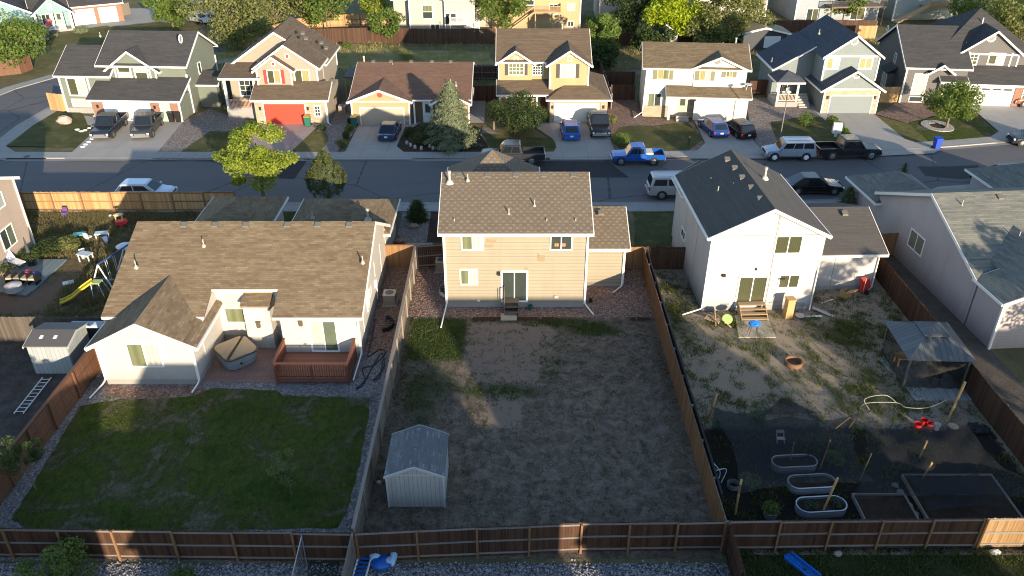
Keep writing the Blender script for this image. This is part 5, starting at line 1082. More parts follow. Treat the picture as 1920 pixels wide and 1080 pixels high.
def tree(label,x,y,h,r,nc,nl,size,mat,name='deciduous_tree',trunk=.14,base=.3,flat_=.8,group=None,squash=1.,lean=0,cl=.34,limbs=7,z=0,cat='tree'):
    t=thing(name,label,cat,(x,y,z),group=group); cz=h*(base+(1-base)/2); rz=h*(1-base)/2
    cs=[]
    for i in range(nc):
        for _ in range(30):
            d=rng.normal(0,1,3); d/=np.linalg.norm(d); k=rng.uniform(.25,.86)**.7; c=np.array([d[0]*r*k,d[1]*r*k*squash,cz+d[2]*rz*k])
            if all(np.linalg.norm(c-o)>r*cl*.75 for o in cs): break
        cs.append(c)
    tb=MB(); tp=Vector((lean,0,h*(base+.12))); tb.tube([(0,0,-.1),(lean*.4,0,h*base*.5),tp],trunk,8,trunk*.7)
    for c in cs[:limbs]+cs[-3:]:
        e=Vector(c); m=tp.lerp(e,.5)+Vector((random.uniform(-.2,.2),random.uniform(-.2,.2),.1)); tb.tube([tp,m,e],trunk*.5,5,trunk*.12)
    tb.build('trunk',BARK,t)
    P=[];D=[]; 
    for c in cs:
        rr=r*cl*rng.uniform(.7,1.25); p,d=shellpts(c,(rr,rr,rr*flat_),int(nl/nc),.35); P.append(p); D.append(d*.6+np.array([0,0,.5]))
    leafmesh('crown',np.concatenate(P),np.concatenate(D),size,mat,t); return t
def conifer(label,x,y,h,r,nl,mat,size=.16,name='spruce_tree',zb=.25,power=.85,group=None):
    t=thing(name,label,'tree',(x,y,0),group=group); b=MB(); b.cyl((0,0,0),(0,0,h*.95),.14,.02,8); b.build('trunk',BARK,t)
    nb=int(h*26); P=[];D=[]
    for i in range(nb):
        k=(i+.5)/nb; z=zb+(h-zb)*(1-(1-k)**1.0); a=i*2.399+rng.uniform(-.3,.3); R_=r*((1-k)**power)*rng.uniform(.82,1.12)+.05
        m=max(6,int(nl/nb*(.25+1.6*(1-k)))); u=rng.uniform(.25,1,m)**.6; w=.16+.10*R_
        px=np.stack([np.cos(a)*R_*u,np.sin(a)*R_*u,z+R_*u*.12-.12*R_*u**3],1)+rng.normal(0,1,(m,3))*np.array([w,w,.07])*.6
        P.append(px); D.append(np.tile([math.cos(a)*.8,math.sin(a)*.8,.6],(m,1)))
    m=nl//3; kk=rng.random(m)**.8; aa=rng.uniform(0,6.28,m); RR_=r*((1-kk)**power)*rng.uniform(.55,.9,m)
    P.append(np.stack([np.cos(aa)*RR_,np.sin(aa)*RR_,zb+(h-zb)*kk],1)); D.append(np.stack([np.cos(aa),np.sin(aa),np.full(m,.5)],1))
    leafmesh('crown',np.concatenate(P),np.concatenate(D),size,mat,t,asp=.35,jit=.5); return t
def shrub(label,x,y,r,h,n,mat,size=.08,group=None,name='shrub',z=0,nc=7,stem=True):
    t=thing(name,label,'shrub',(x,y,z),group=group); b=MB()
    for i in range(4): a=i*1.6; b.tube([(0,0,0),(r*.4*math.cos(a),r*.4*math.sin(a),h*.6)],.03,4,.01)
    b.build('stem',BARK,t); P=[];D=[]
    for i in range(nc):
        a=rng.uniform(0,6.28); k=rng.uniform(0,.55); c=(r*k*math.cos(a),r*k*math.sin(a),h*rng.uniform(.4,.62)); p,d=shellpts(c,(r*.55,r*.55,h*.42),n//nc,.5); P.append(p);D.append(d+[0,0,.4])
    P=np.concatenate(P); P[:,2]=np.maximum(P[:,2],.02); leafmesh('foliage',P,np.concatenate(D),size,mat,t); return t
# near the street
tree('bright yellow green spreading tree on the street side beyond the cream house',-20.4,61.0,7.9,3.15,27,11500,.12,LG,trunk=.2,base=.22,flat_=.6,cl=.29,limbs=12)
def pine(label,x,y,h,r,nl,mat,zb):
    t=thing('pine_tree',label,'tree',(x,y,0)); b=MB(); b.tube([(0,0,0),(.05,0,zb+.6)],.12,8,.09); b.build('trunk',BARK,t); cz=zb+(h-zb)*.45; P=[];D=[]
    for i in range(150):
        d=rng.normal(0,1,3); d[2]=abs(d[2])*1.3-.55; d/=np.linalg.norm(d); taper=1-.55*max(0,d[2]); c=np.array([d[0]*r*.82*taper,d[1]*r*.82*taper,cz+d[2]*(h-zb)*.5])
        up=np.array([d[0]*.3,d[1]*.3,1.]); s=rng.uniform(-.1,.32,(nl//150,1)); p=c+up*s+rng.normal(0,.07,(nl//150,3)); P.append(p); D.append(np.tile([d[0]*.9,d[1]*.9,.3],(len(p),1)))
    for i in range(4): p,d=shellpts((0,0,cz),(r*.75,r*.75,(h-zb)*.42),nl//14,.7); P.append(p);D.append(d)
    leafmesh('crown',np.concatenate(P),np.concatenate(D),.085,mat,t,asp=.3,jit=.5); return t
pine('round dark pine on a bare trunk beside the near sidewalk',-15.0,60.6,4.9,1.8,12000,LPIN,.9)
conifer('small dense cone shaped evergreen on the gravel strip',-7.55,58.4,1.75,.8,7000,LDK,.07,'cone_shrub',zb=.05,power=.45)
conifer('dark cone shaped evergreen left of the pinkish house',27.0,59.5,2.4,.9,3000,LDK,.07,'cone_shrub',zb=.05,power=.5)
conifer('pointed evergreen behind the dark garage roof of the pinkish house',32.2,62.1,3.4,.75,2200,LDK,.07,'cone_shrub',zb=.3)
conifer('small rounded evergreen behind the dark garage roof of the pinkish house',28.9,61.0,2.8,.6,1500,LDK,.07,'cone_shrub',zb=.3,power=.5)
# far front yards
p=g(846,277); conifer('tall pale green spruce before the ochre single storey house',p.x,p.y+.6,6.3,2.55,30000,LSPR,.12,power=.75)
p=g(966,262); tree('wide bushy dark tree with straw coloured twigs before the yellow house',p.x,p.y+1.5,4.3,2.9,22,9000,.11,LDK,base=.05,cl=.36)
p=g(925,258); tree('dry straw coloured bush at the left flank of the wide dark tree',p.x,p.y+2.4,4.0,1.1,7,900,.10,LSTR,name='dry_bush',base=.1,cat='bush')
p=g(1774,240); tree('round leafy ornamental tree inside the white stone ring',p.x,p.y,5.0,2.7,24,9500,.12,LMID,base=.2,cl=.34)
GS='shrubs of the far front yards'
for i,(px,py,r,h,m,l) in enumerate([(432,212,.8,1.0,LDK,'dark round shrub below the railing of the red garage house'),(604,246,.55,.6,LDK,'small shrub at the tip of the triangular lawn'),(649,262,.6,.8,LDK,'lower middle shrub of the row right of the green bin'),(655,248,.6,.8,LMID,'middle shrub of the row right of the green bin'),(660,236,.55,.8,LDK,'upper shrub of the row right of the green bin'),(643,275,.65,.7,LOLV,'yellowish shrub ending the row right of the green bin'),(768,256,.75,.9,LDK,'dark shrub left of the mulch bed behind the dark blue sedan'),(787,272,1.1,1.3,LDK,'big dark round shrub in the stone edged mulch bed'),(800,252,.9,1.1,LDK,'dark shrub between the mulch bed and the spruce'),(1026,228,.45,1.1,LMID,'small upright shrub left of the yellow house garage'),(1163,275,1.3,1.3,LMID,'wide green shrub at the foot of the black pickup driveway'),(1146,232,.9,.9,LOLV,'ragged olive shrub right of the black pickup'),
  (1510,238,.95,1.5,LMID,'loose green shrub on the lawn of the blue house'),(1562,232,.6,.8,LMID,'top shrub of the clipped row beside the blue house driveway'),(1571,243,.62,.8,LMID,'second shrub of the clipped row beside the blue house driveway'),(1583,253,.55,.7,LMID,'third shrub of the clipped row beside the blue house driveway'),(1588,265,.7,.8,LMID,'lowest shrub of the clipped row beside the blue house driveway'),(100,72,1.3,1.1,LSPR,'bluish shrub before the porch of the teal house'),(152,64,1.3,1.1,LSPR,'bluish shrub right of the porch of the teal house'),(297,42,1.0,1.2,LMID,'small shrub at the foot of the round tree near the white house'),(268,62,.8,.5,LOLV,'low shrub on the lawn beyond the corner house'),(650,90,.8,.7,LMID,'small weed clump before the long sunlit fence'),(760,112,1.6,1.2,LOLV,'sprawling sage shrub in the dry field')]):
    p=g(px,py); shrub(l,p.x,p.y,r,h,1300,m,.07,GS,z=.06)
# big far trees
B_='big trees beyond the far row'
def pt(label,px,py,h,r,nl,mat,size=.2,**k):
    p=g(px,py); return tree(label,p.x,p.y,h,r,k.pop('nc',26),nl,size,mat,group=B_,**k)
pt('large olive green tree at the top left of the field',445,88,9.5,6.0,9000,LOLV,base=.08,cl=.3)
pt('olive tree second in the row behind the curved fence',520,55,8.5,5.0,6500,LOLV,base=.05,cl=.3)
pt('olive tree third in the row behind the curved fence',590,48,8.5,5.0,6500,LOLV,base=.05,cl=.3)
pt('rounder green tree overlapping the curved fence',614,58,8.0,4.0,5500,LMID,base=.12,cl=.32)
pt('small bright tree between the curved fence and the cream house',706,36,5.5,2.6,3000,LG,base=.1)
pt('young green tree before the long sunlit fence',727,80,5.0,2.6,3000,LMID,base=.1)
pt('round green tree beside the white house at the top left',325,52,6.5,3.5,5500,LMID,base=.1)
pt('dark green round tree at the left edge above the reddish fence',28,130,6.5,4.6,7500,LMID,base=.05)
pt('full green tree between the cream house and the yellow house',950,55,8.0,4.6,7500,LMID,base=.08)
pt('dark round tree right of the big yellow house',1178,66,8.5,4.2,7500,LDK,base=.1)
pt('glowing lime green tree at the top centre',1256,82,7.5,4.6,9000,LLIME,base=.15)
pt('tall grey green tree right of the lime green tree',1372,88,9.5,5.2,8500,LOLV,base=.02)
pt('lower green tree leaning on the tall grey green tree',1325,98,5.0,2.8,3500,LOLV,base=.02)
pt('small yellow green tree beside the twin gabled house',1130,105,6.0,3.2,5000,LMID,base=.02,nc=16)
pt('dark bushy tree below the small yellow green tree',1118,128,3.5,3.2,4500,LDK,base=.02,nc=14)
pt('round green tree above the blue roof',1570,40,6.0,3.6,6000,LMID,base=.05,nc=16)
pt('broad sunlit tree at the top right corner',1850,62,9.5,6.5,9500,LMID,base=.02)
pt('olive tree second at the top right corner',1905,95,8.0,5.5,7500,LOLV,base=.02)
pt('orange brown shrub tree at the right edge',1925,90,4.5,2.6,2500,leafm((.3,.12,.03),(.4,.18,.05),(.2,.15,.05),.3),base=.02,nc=12)
pt('dark shrub tree between the lime tree and the shelter',1228,100,4.0,3.0,4000,LDK,base=.02,nc=14)
# garden plants near
tree('young sapling standing in the green lawn',-10.5,28.2,3.1,.8,16,1900,.055,leafm((.05,.085,.03),(.085,.12,.045),(.14,.17,.08),.3),trunk=.035,base=.25,cl=.36,name='sapling')
tree('slim leafy tree on the gravel at the left lawn edge',-22.9,28.6,3.4,.95,16,2600,.06,LDK,trunk=.05,base=.2,name='sapling')
p=g(130,1080); tree('dense green bush in front of the long dark fence',-19.1,22.9,1.9,1.5,18,5200,.06,LMID,name='bush',base=.02,cat='bush')
shrub('small green bush below the long dark fence',-13.9,23.3,.75,.7,1500,LMID,.05,name='bush')
tree('leafy branch tree at the lower left corner',-23.3,23.6,4.0,1.3,12,2400,.07,LMID,trunk=.06,base=.3,name='sapling')
# trees right of the frame: they throw the dappled shade on the gazebo yard and the pinkish house
for i,(x,y,h,r,n) in enumerate([(33.5,22,8.6,3.0,3000),(38.5,28,9.5,3.6,3500),(41.5,22,8.5,3.2,3000),(36,8,9.2,2.6,2200),(46,30,8.5,3.6,3000)]):
    tree('leafy shade tree %s to the right of the frame'%['first','second','third','fourth','fifth'][i],x,y,h,r,16,n,.17,LMID,base=.25,cl=.3,group='shade trees right of the frame')
# weeds and grass: uncountable
def tufts(name,spots,mat,h=.12,kind='stuff',label=None):
    pts=np.array(spots,dtype=float); n=len(pts); a=rng.uniform(0,6.28,n); w=.012+.02*rng.random(n); hh=h*rng.uniform(.4,1.3,n); lean=rng.normal(0,.5,(n,2))*hh[:,None]
    dx=np.stack([np.cos(a)*w,np.sin(a)*w,np.zeros(n)],1); top=pts+np.stack([lean[:,0],lean[:,1],hh],1)
    q=np.stack([pts-dx,pts+dx,top],1).reshape(-1,3); me=bpy.data.meshes.new(name); me.vertices.add(3*n); me.vertices.foreach_set('co',q.ravel()); me.loops.add(3*n); me.loops.foreach_set('vertex_index',np.arange(3*n)); me.polygons.add(n); me.polygons.foreach_set('loop_start',np.arange(0,3*n,3)); me.polygons.foreach_set('loop_total',np.full(n,3)); me.update(); me.validate(); me.materials.append(mat)
    return tag(link(bpy.data.objects.new(name,me)),label,'grass',kind=kind)
def scatter(n,x0,x1,y0,y1,fn,z=.012,k=6,sp=.12):
    out=[]
    while len(out)<n:
        x=random.uniform(x0,x1);y=random.uniform(y0,y1)
        if random.random()<fn(x,y):
            for _ in range(k): out.append((x+random.gauss(0,sp),y+random.gauss(0,sp),z))
    return out
def nz(x,y,s=1.): 
    from mathutils import noise as _n
    return max(0,min(1,.5+.9*_n.noise(Vector((x*s,y*s,3.3)))))
GRS=leafm((.03,.05,.012),(.05,.075,.02),(.09,.11,.035),.2); DRY=leafm((.12,.10,.05),(.2,.165,.085),(.08,.085,.035),.2)
def inlawn(x,y): return 1 if (-23.2+(y-25)*.0<x<-7.3 and 25.2<y<35.9 and x>-23.9+(25-24)*0+max(0,(y-25))*.12) else 0
tufts('lawn_grass',scatter(20000,-23,-7.4,25,36,lambda x,y:inlawn(x,y),.02,5,.1),LW:=leafm((.045,.07,.014),(.075,.10,.022),(.12,.12,.045),.2),.06,label='short green grass blades of the back lawn')
tufts('weeds',scatter(26000,-6.6,9.1,24.6,43.8,lambda x,y:yardC(x,y)[0]*.8*nz(x,y)+.03,.012,8,.10),GRS,.08,label='sparse weeds in the bare yard of the tan house')
tufts('weeds',scatter(40000,9.4,25.3,24.8,53,lambda x,y:min(1,(yardD(x,y)[0])*1.2)*nz(x,y,1.2)**2*1.2+.01,.012,14,.13),leafm((.045,.055,.018),(.08,.095,.025),(.13,.14,.05),.25),.17,label='clumpy green weeds in the yard of the white house')
tufts('dry_grass',scatter(50000,-42,-23.6,41.6,59.8,lambda x,y:.15+.85*nz(x,y,.6)**2 if not(x<-30.5 and 44.5<y<52) else .0,.012,12,.16),DRY,.3,label='long dry grass in the toy yard')
tufts('dry_grass',scatter(26000,-40,55,94,118,lambda x,y:.1+.9*nz(x,y,.3)**2,.03,16,.4),leafm((.26,.23,.08),(.40,.34,.14),(.2,.2,.06),.2),.4,label='tall dry grass of the field behind the far row')
tufts('weeds',scatter(12000,9.7,26,20,24.7,lambda x,y:.2+.8*nz(x,y),.016,12,.14),GRS,.22,label='green weeds below the long picket fence at the lower right')
for c,l,s in ((g(95,487),'dense weedy bush behind the small blue deck',1.25),(g(60,500),'dark weedy bush at the wall of the left edge house',1.2),(g(130,480),'yellowish weedy bush right of the blue deck',1.2)): shrub(l,c.x-.4,c.y+.9,s,1.0,2000,LOLV if 'yell' in l else LDK,.08,'weedy bushes of the toy yard',name='weed_bush')

# small stones and clods scattered in the bare yards
def pebbles(name,spots,mat,r,label):
    pts=np.array(spots,dtype=float); n=len(pts); base=np.array([(1,0,0),(0,1,0),(-1,0,0),(0,-1,0),(0,0,.8)]); s=(r*rng.uniform(.4,1.4,(n,1,1)))*rng.uniform(.7,1.3,(n,5,1))
    a=rng.uniform(0,6.28,n); co_,si=np.cos(a)[:,None],np.sin(a)[:,None]; bx=base[None,:,0]*co_-base[None,:,1]*si; by=base[None,:,0]*si+base[None,:,1]*co_; q=(np.stack([bx,by,np.tile(base[:,2],(n,1))],2)*s+pts[:,None,:]).reshape(-1,3)
    f=np.array([(0,1,4),(1,2,4),(2,3,4),(3,0,4)]); F=(f[None]+5*np.arange(n)[:,None,None]).reshape(-1)
    me=bpy.data.meshes.new(name); me.vertices.add(5*n); me.vertices.foreach_set('co',q.ravel()); me.loops.add(12*n); me.loops.foreach_set('vertex_index',F); me.polygons.add(4*n); me.polygons.foreach_set('loop_start',np.arange(0,12*n,3)); me.polygons.foreach_set('loop_total',np.full(4*n,3)); me.update(); me.validate(); me.materials.append(mat)
    return tag(link(bpy.data.objects.new(name,me)),label,'stones',kind='stuff')
STN=island(((.10,.085,.07),(.2,.17,.14),(.34,.3,.25)),.9)
pebbles('loose_stones',scatter(3500,-6.6,9.1,24.6,43.8,lambda x,y:nz(x,y,.7)**2,.012,5,.25),STN,.028,'loose small stones and clods on the bare yard')
pebbles('loose_stones',scatter(4500,9.4,25.3,33,53,lambda x,y:nz(x,y,.7)**2,.012,5,.25),STN,.03,'loose small stones and clods on the dirt of the white house yard')
pebbles('loose_stones',scatter(9000,-24,9.1,22.6,24.1,lambda x,y:.8,.012,1,.1),island(((.13,.13,.14),(.27,.27,.28),(.45,.44,.43)),.9),.045,'grey landscaping stones along the foot of the long fence')
pebbles('loose_stones',scatter(5000,-6.6,9.1,43.95,50.2,lambda x,y:.8,.012,1,.1),island(((.18,.11,.09),(.34,.22,.18),(.5,.38,.32)),.9),.04,'pink landscaping stones around the tan house')
# ================= YARD THINGS =================
def one(name,label,cat,mb,mat,group=None,smooth=False): return tag(mb.build(name,mat,None,smooth),label,cat,group)
DWOOD=planks((.34,.22,.11),.12,0); GOLDW=plain((.45,.27,.11),.7); PLW=plain((.62,.63,.64),.5)
# sheds
S=House('garden_shed','grey gabled garden shed standing alone in the bare yard','house' and -5.75,27.45,0,planks((.40,.42,.44),.2,0,.25),shingle(((.14,.15,.16),(.17,.185,.195),(.20,.21,.22),(.36,.37,.38)),.3,.15),cat='shed') if False else House('garden_shed','grey gabled garden shed standing alone in the bare yard',-5.75,27.45,0,planks((.40,.395,.375),.2,0,.4,.7,.25),shingle(((.12,.13,.14),(.15,.16,.17),(.175,.185,.195),(.30,.31,.32)),.28,.14),trim=plain((.42,.44,.45),.6),t=.06,cat='shed')
S.gable(0,2.6,0,2.75,2.0,2.55,'y',oh=.08,og=.06,gut=False)
for x,y in ((0,0),(2.6,0)): S.corner(x,y,0,1.98,.06,.01)
S.band('f',0,0,2.6,1.98,2.03,None,.02); S.Rf.box(1.2,1.4,-.07,2.82,2.58,2.63); S.done()
S=House('garden_shed','grey plastic garden shed with two small skylights behind the reddish fence',-27.6,37.9,0,planks((.33,.36,.36),.25,0,.3,.7,.25),plain((.09,.085,.08),.6),trim=plain((.40,.43,.42),.6),t=.07,cat='shed')
S.gable(0,2.3,0,2.3,1.95,2.25,'x',oh=.1,og=.1,gut=False)
for x in (.55,1.35): b=MB(); b.ext([(x,.45,2.11),(x+.2,.45,2.11),(x+.2,.7,2.175),(x,.7,2.175)],(0,0,.03)); b.build('skylight',plain((.7,.75,.8),.3),S.e)
S.done()
# gazebo
gz=thing('gazebo','hip roofed metal gazebo with dark net walls beside the rusty fence','gazebo',(23.75,38.2,0),R(-3))
MR=planks((.10,.11,.115),.3,0,.5,.3)
def hipmesh(w,d,z0,z1,wt=0,dt=0,th=.03):
    b=MB(); o=[(-w,-d,z0),(w,-d,z0),(w,d,z0),(-w,d,z0)]; i=[(-wt,-dt,z1),(wt,-dt,z1),(wt,dt,z1),(-wt,dt,z1)]
    b.add(o+i+[(x,y,z-th) for x,y,z in o+i],[(0,1,5,4),(1,2,6,5),(2,3,7,6),(3,0,4,7),(4,5,6,7),(8,12,13,9),(9,13,14,10),(10,14,15,11),(11,15,12,8),(12,15,14,13),(0,8,9,1),(1,9,10,2),(2,10,11,3),(3,11,8,0)]); return b
hipmesh(1.85,2.0,2.12,2.86,.55,.6).build('roof',MR,gz); hipmesh(.72,.78,2.92,3.22,.05,.05).build('roof_cap',MR,gz)
for x in (-1.6,1.6):
    for y in (-1.75,1.75): b=MB(); b.box(x-.05,x+.05,y-.05,y+.05,0,2.15); b.build('post',plain((.10,.10,.09),.5),gz)
b=MB(); b.box(-1.65,1.65,-1.8,-1.72,2.02,2.12); b.box(-1.65,1.65,1.72,1.8,2.02,2.12); b.box(-1.65,-1.57,-1.72,1.72,2.02,2.12); b.box(1.57,1.65,-1.72,1.72,2.02,2.12); b.build('beam',plain((.2,.2,.17),.5),gz)
def netm(name,col,a):
    t=NT(name); n=t.noise(t.obj(),3,4); tr=t.n('BsdfTransparent'); ms=t.n('MixShader'); t.l(t.math('MULTIPLY_ADD',n,.25,a-.12),ms.inputs[0]); t.b.inputs['Base Color'].default_value=col+(1,); t.b.inputs['Roughness'].default_value=.9; t.l(tr.outputs[0],ms.inputs[1]); t.l(t.b.outputs[0],ms.inputs[2]); t.l(ms.outputs[0],t.N['Material Output'].inputs[0]); return t.m
NETM=netm('net_fabric',(.02,.02,.02),.58)
for (x0,y0,x1,y1) in ((-1.6,-1.75,1.6,-1.75),(-1.6,-1.75,-1.6,1.75),(1.6,-1.75,1.6,1.75)):
    b=MB(); n=14; vs=[]
    for i in range(n+1):
        u=i/n; o=.05*math.sin(u*22); dx,dy=(0,1) if y0==y1 else (1,0)
        vs+=[(x0+(x1-x0)*u+dx*o,y0+(y1-y0)*u+dy*o,.03),(x0+(x1-x0)*u+dx*o*.3,y0+(y1-y0)*u+dy*o*.3,2.02)]
    b.add(vs,[(2*i,2*i+2,2*i+3,2*i+1) for i in range(n)]); b.build('net_wall',NETM,gz,recalc=False)
flat('gazebo_floor',[(1644,672),(1712,664),(1838,736),(1835,752),(1716,752),(1706,738)],.02,planks((.34,.35,.34),.45,0,.3),h=.05)
tb=thing('bench_table','long yellow wooden table under the gazebo roof','table',(23.2,38.3,.07),R(-3)); b=MB(); b.box(-1.0,1.3,-.35,.35,.86,.92); b.build('tabletop',planks((.55,.38,.14),.14,1),tb)
for x in (-.9,1.15):
    for y in (-.3,.25): b=MB(); b.box(x,x+.07,y,y+.07,0,.86); b.build('leg',GOLDW,tb)
ch=thing('garden_chair','dark garden chair with pale cushion inside the gazebo netting','chair',(24.1,37.0,.07),R(150)); b=MB(); b.box(-.25,.25,-.25,.25,.40,.47); b.build('seat',plain((.4,.3,.26),.8),ch); b=MB(); b.box(-.25,.25,.22,.28,.47,.95); b.build('backrest',BLACK,ch)
for x in (-.23,.2):
    for y in (-.23,.22): b=MB(); b.box(x,x+.035,y,y+.035,0,.42); b.build('leg',BLACK,ch)
# hot tub
ht=thing('hot_tub','round cornered blue grey hot tub with a folded tan cover on the brick patio','hot tub',(-16.25,39.15,.02),R(42))
def rsq(r,cr,n=6):
    out=[]
    for k,(sx,sy) in enumerate(((1,1),(-1,1),(-1,-1),(1,-1))):
        for i in range(n+1): a=math.pi/2*(k+i/n); out.append((sx*(r-cr)+cr*math.cos(a),sy*(r-cr)+cr*math.sin(a)))
    return out
def rloft(prof,cr=.42):
    b=MB(); n=None; vs=[];fs=[]
    for k,(r,z) in enumerate(prof):
        c=rsq(r,cr); n=len(c); vs+=[(x,y,z) for x,y in c]
        if k: fs+=[((k-1)*n+i,(k-1)*n+(i+1)%n,k*n+(i+1)%n,k*n+i) for i in range(n)]
    fs+=[list(range(n))[::-1],[ (len(prof)-1)*n+i for i in range(n)]]; b.add(vs,fs); return b
rloft([(.80,0),(.90,.12),(.98,.5),(1.0,.8)]).build('shell',planks((.22,.25,.28),.9,0,.1),ht); rloft([(1.03,.803),(1.05,.84),(1.0,.87)]).build('rim',plain((.05,.045,.04),.5),ht)
c=rsq(.98,.42)
for sg in (-1,1):
    b=MB(); pl=[(x,y,.875) for x,y in c if sg*(x-y)>.03]; b.ext(pl,(0,0,.10)); b.build('cover',plain((.30,.235,.15),.6,var=.25),ht)
b=MB(); b.cyl((-.2,-1.0,.45),(-.2,-1.04,.45),.07); b.build('logo_disc',BLACK,ht)
# air conditioners and window wells
def acu(label,x,y,s=.38,h=.78):
    t=thing('air_conditioner',label,'air conditioner',(x,y,0),0,'air conditioners beside the houses'); b=MB(); b.box(-s,s,-s,s,.05,h)
    for k in range(9): b.box(-s-.008,s+.008,-s-.008,s+.008,.12+k*.065,.14+k*.065)
    b.build('casing',plain((.23,.20,.16),.6),t); b=MB(); b.box(-s-.03,s+.03,-s-.03,s+.03,h,h+.04); b.build('lid',plain((.42,.38,.31),.5),t); b=MB(); b.cyl((0,0,h+.04),(0,0,h+.055),s*.72,n=20); b.build('fan_grille',plain((.12,.11,.1),.6),t)
    b=MB(); b.box(-s-.1,s+.1,-s-.1,s+.1,0,.05); b.build('pad',CONC,t)
p=g(731,572); acu('beige air conditioner between the cream house and the grey fence',p.x,p.y+.25)
acu('dark air conditioner left of the tan house',-5.0,50.3); p=g(642,214); acu('air conditioner right of the red garage house',p.x,p.y+.4); p=g(380,208); 
def well(label,x,y,m,rot=0,r=.62):
    t=thing('window_well',label,'window well',(x,y,0),rot,'window wells'); b=MB(); n=10
    out=[(r*math.cos(math.pi/2+math.pi*i/n),r*1.25*math.sin(math.pi/2+math.pi*i/n)) for i in range(n+1)]; inn=[(x*.93,y*.93) for x,y in out]
    b.ext([(x,y,0) for x,y in out+inn[::-1]],(0,0,.28)); b.build('rim',m,t); b=MB()
    for k in range(7): y=-r*1.1+k*r*2.2/6; xx=-r*math.sqrt(max(0,1-(y/(r*1.25))**2)); b.box(xx,0,y-.03,y+.03,.285,.31)
    b.build('grille',BLACK,t)
well('dark grated window well at the cream house side wall',-8.95+.85,43.0,BLACK,math.pi); well('white rimmed window well at the left side of the tan house',-4.32,47.2,PLW)
# hose
def curve(pts,n=10):
    out=[]; P=[pts[0]]+pts+[pts[-1]]
    for i in range(1,len(P)-2):
        for k in range(n):
            t=k/n; a,b,c,d=(Vector(P[i+j]) for j in (-1,0,1,2)); out.append(.5*((2*b)+(c-a)*t+(2*a-5*b+4*c-d)*t*t+(3*b-a-3*c+d)*t**3))
    out.append(Vector(pts[-1])); return out
hp=[g(*p,.05) for p in ((703,598),(699,625),(694,650),(690,668),(712,655),(722,662),(700,685),(680,690),(684,712),(668,728),(680,722),(697,690),(716,662),(719,690),(700,712),(712,705),(717,675))]
b=MB(); b.tube(curve(hp,6),.028,6); one('garden_hose','tangled black garden hose on the gravel beside the deck','hose',b,BLACK)
b=MB(); b.lathe([(.11,0),(.16,.35),(.14,.35),(.1,.05)],tuple(g(994,581)),12); one('bucket','small dark green bucket right of the tan house steps','bucket',b,plain((.02,.09,.05),.5))
b=MB(); p=g(1107,566); b.box(p.x-.15,p.x+.15,p.y-.1,p.y+.1,0,.06); b.box(p.x-.1,p.x+.12,p.y-.04,p.y+.04,.06,.3); one('floodlight','small black floodlight on the gravel right of the tan house','lamp',b,BLACK)
# D yard
gr=thing('barbecue','round blue kettle barbecue on the small patio slab','barbecue',tuple(g(1411,628))); b=MB(); b.lathe([(.05,.62),(.24,.68),(.32,.8),(.33,.84)],(0,0,0),16,1.15,.8); b.build('bowl',plain((.02,.16,.5),.3),gr); b=MB(); b.lathe([(.335,.845),(.30,.95),(.18,1.04),(.04,1.07)],(0,0,0),16,1.15,.8); b.build('lid',plain((.015,.16,.55),.25),gr)
for sx in (-1,1):
    for sy in (-1,1): b=MB(); b.cyl((sx*.18,sy*.12,.7),(sx*.30,sy*.2,0),.018); b.build('leg',BLACK,gr)
b=MB(); b.box(-.1,.1,-.3,-.28,.93,.95); b.build('handle',BLACK,gr)
wb=thing('wooden_planter','tall golden wooden planter box right of the wide steps','planter',(17.75,44.0,0),R(8)); b=MB(); b.box(-.24,.24,-.24,.24,0,1.35); b.build('box',GOLDW,wb); b=MB(); b.box(-.28,.28,-.28,.28,1.35,1.43); b.build('lid',GOLDW,wb)
cm=thing('broken_chair','collapsed wooden lounge chair lying in the weeds by the white house','chair',tuple(g(1338,604)),R(-35))
for a,bq in (((-.9,.5,.1),(.5,-.5,.35)),((-.6,.8,.1),(.8,-.2,.35)),((-.3,.7,.5),(.3,-.4,.05)),((.2,.1,.3),(1.2,-.1,.1))):
    b=MB(); b.tube([a,tuple((x+y)/2+(.1 if k==2 else 0) for k,(x,y) in enumerate(zip(a,bq))),bq],.045,5); b.build('frame_bar',plain((.40,.29,.18),.8),cm)
for k in range(6): b=MB(); b.box(-.55+k*.17,-.43+k*.17,-.3,.35,.22,.25); b.build('slat',plain((.42,.31,.19),.8),cm)
p=g(1362,609); b=MB(); b.M=rot_m((p.x,p.y,.42),0,R(35)); b.cyl((0,0,0),(0,0,.05),.33,n=22); one('round_lid','round lime green disc lid propped beside the broken chair','lid',b,plain((.30,.45,.14),.5))
fp=thing('fire_pit','rusty round fire pit ring in the middle of the dirt yard','fire pit',tuple(g(1487,684))); ringp=MB()
for i in range(24):
    a,d=2*math.pi*i/24,2*math.pi*(i+1)/24; ringp.ext([(q*math.cos(t),q*math.sin(t),0) for q,t in ((.44,a),(.52,a),(.52,d),(.44,d))],(0,0,.32))
ringp.build('ring',plain((.17,.09,.05),.8),fp); b=MB(); b.cyl((0,0,.0),(0,0,.1),.44,n=20); b.build('ash',plain((.1,.06,.045),.9),fp)
wbw=thing('wheelbarrow','red wheelbarrow tipped up against the white garage wall','wheelbarrow',tuple(g(1622,552)),R(20)); b=MB(); b.ext([(-.35,0,.25),(.35,0,.25),(.28,.18,1.05),(-.28,.18,1.05)],(0,.28,.05)); b.build('tray',plain((.50,.03,.025),.4),wbw)
for x in (-.3,.3): b=MB(); b.tube([(x*.3,.1,.1),(x,-.05,.5),(x*1.1,-.1,1.35)],.022); b.build('handle',plain((.6,.5,.45),.6),wbw)
b=MB(); b.cyl((-.05,-.05,.2),(.05,-.05,.2),.2,n=16); b.build('wheel',RUB,wbw)
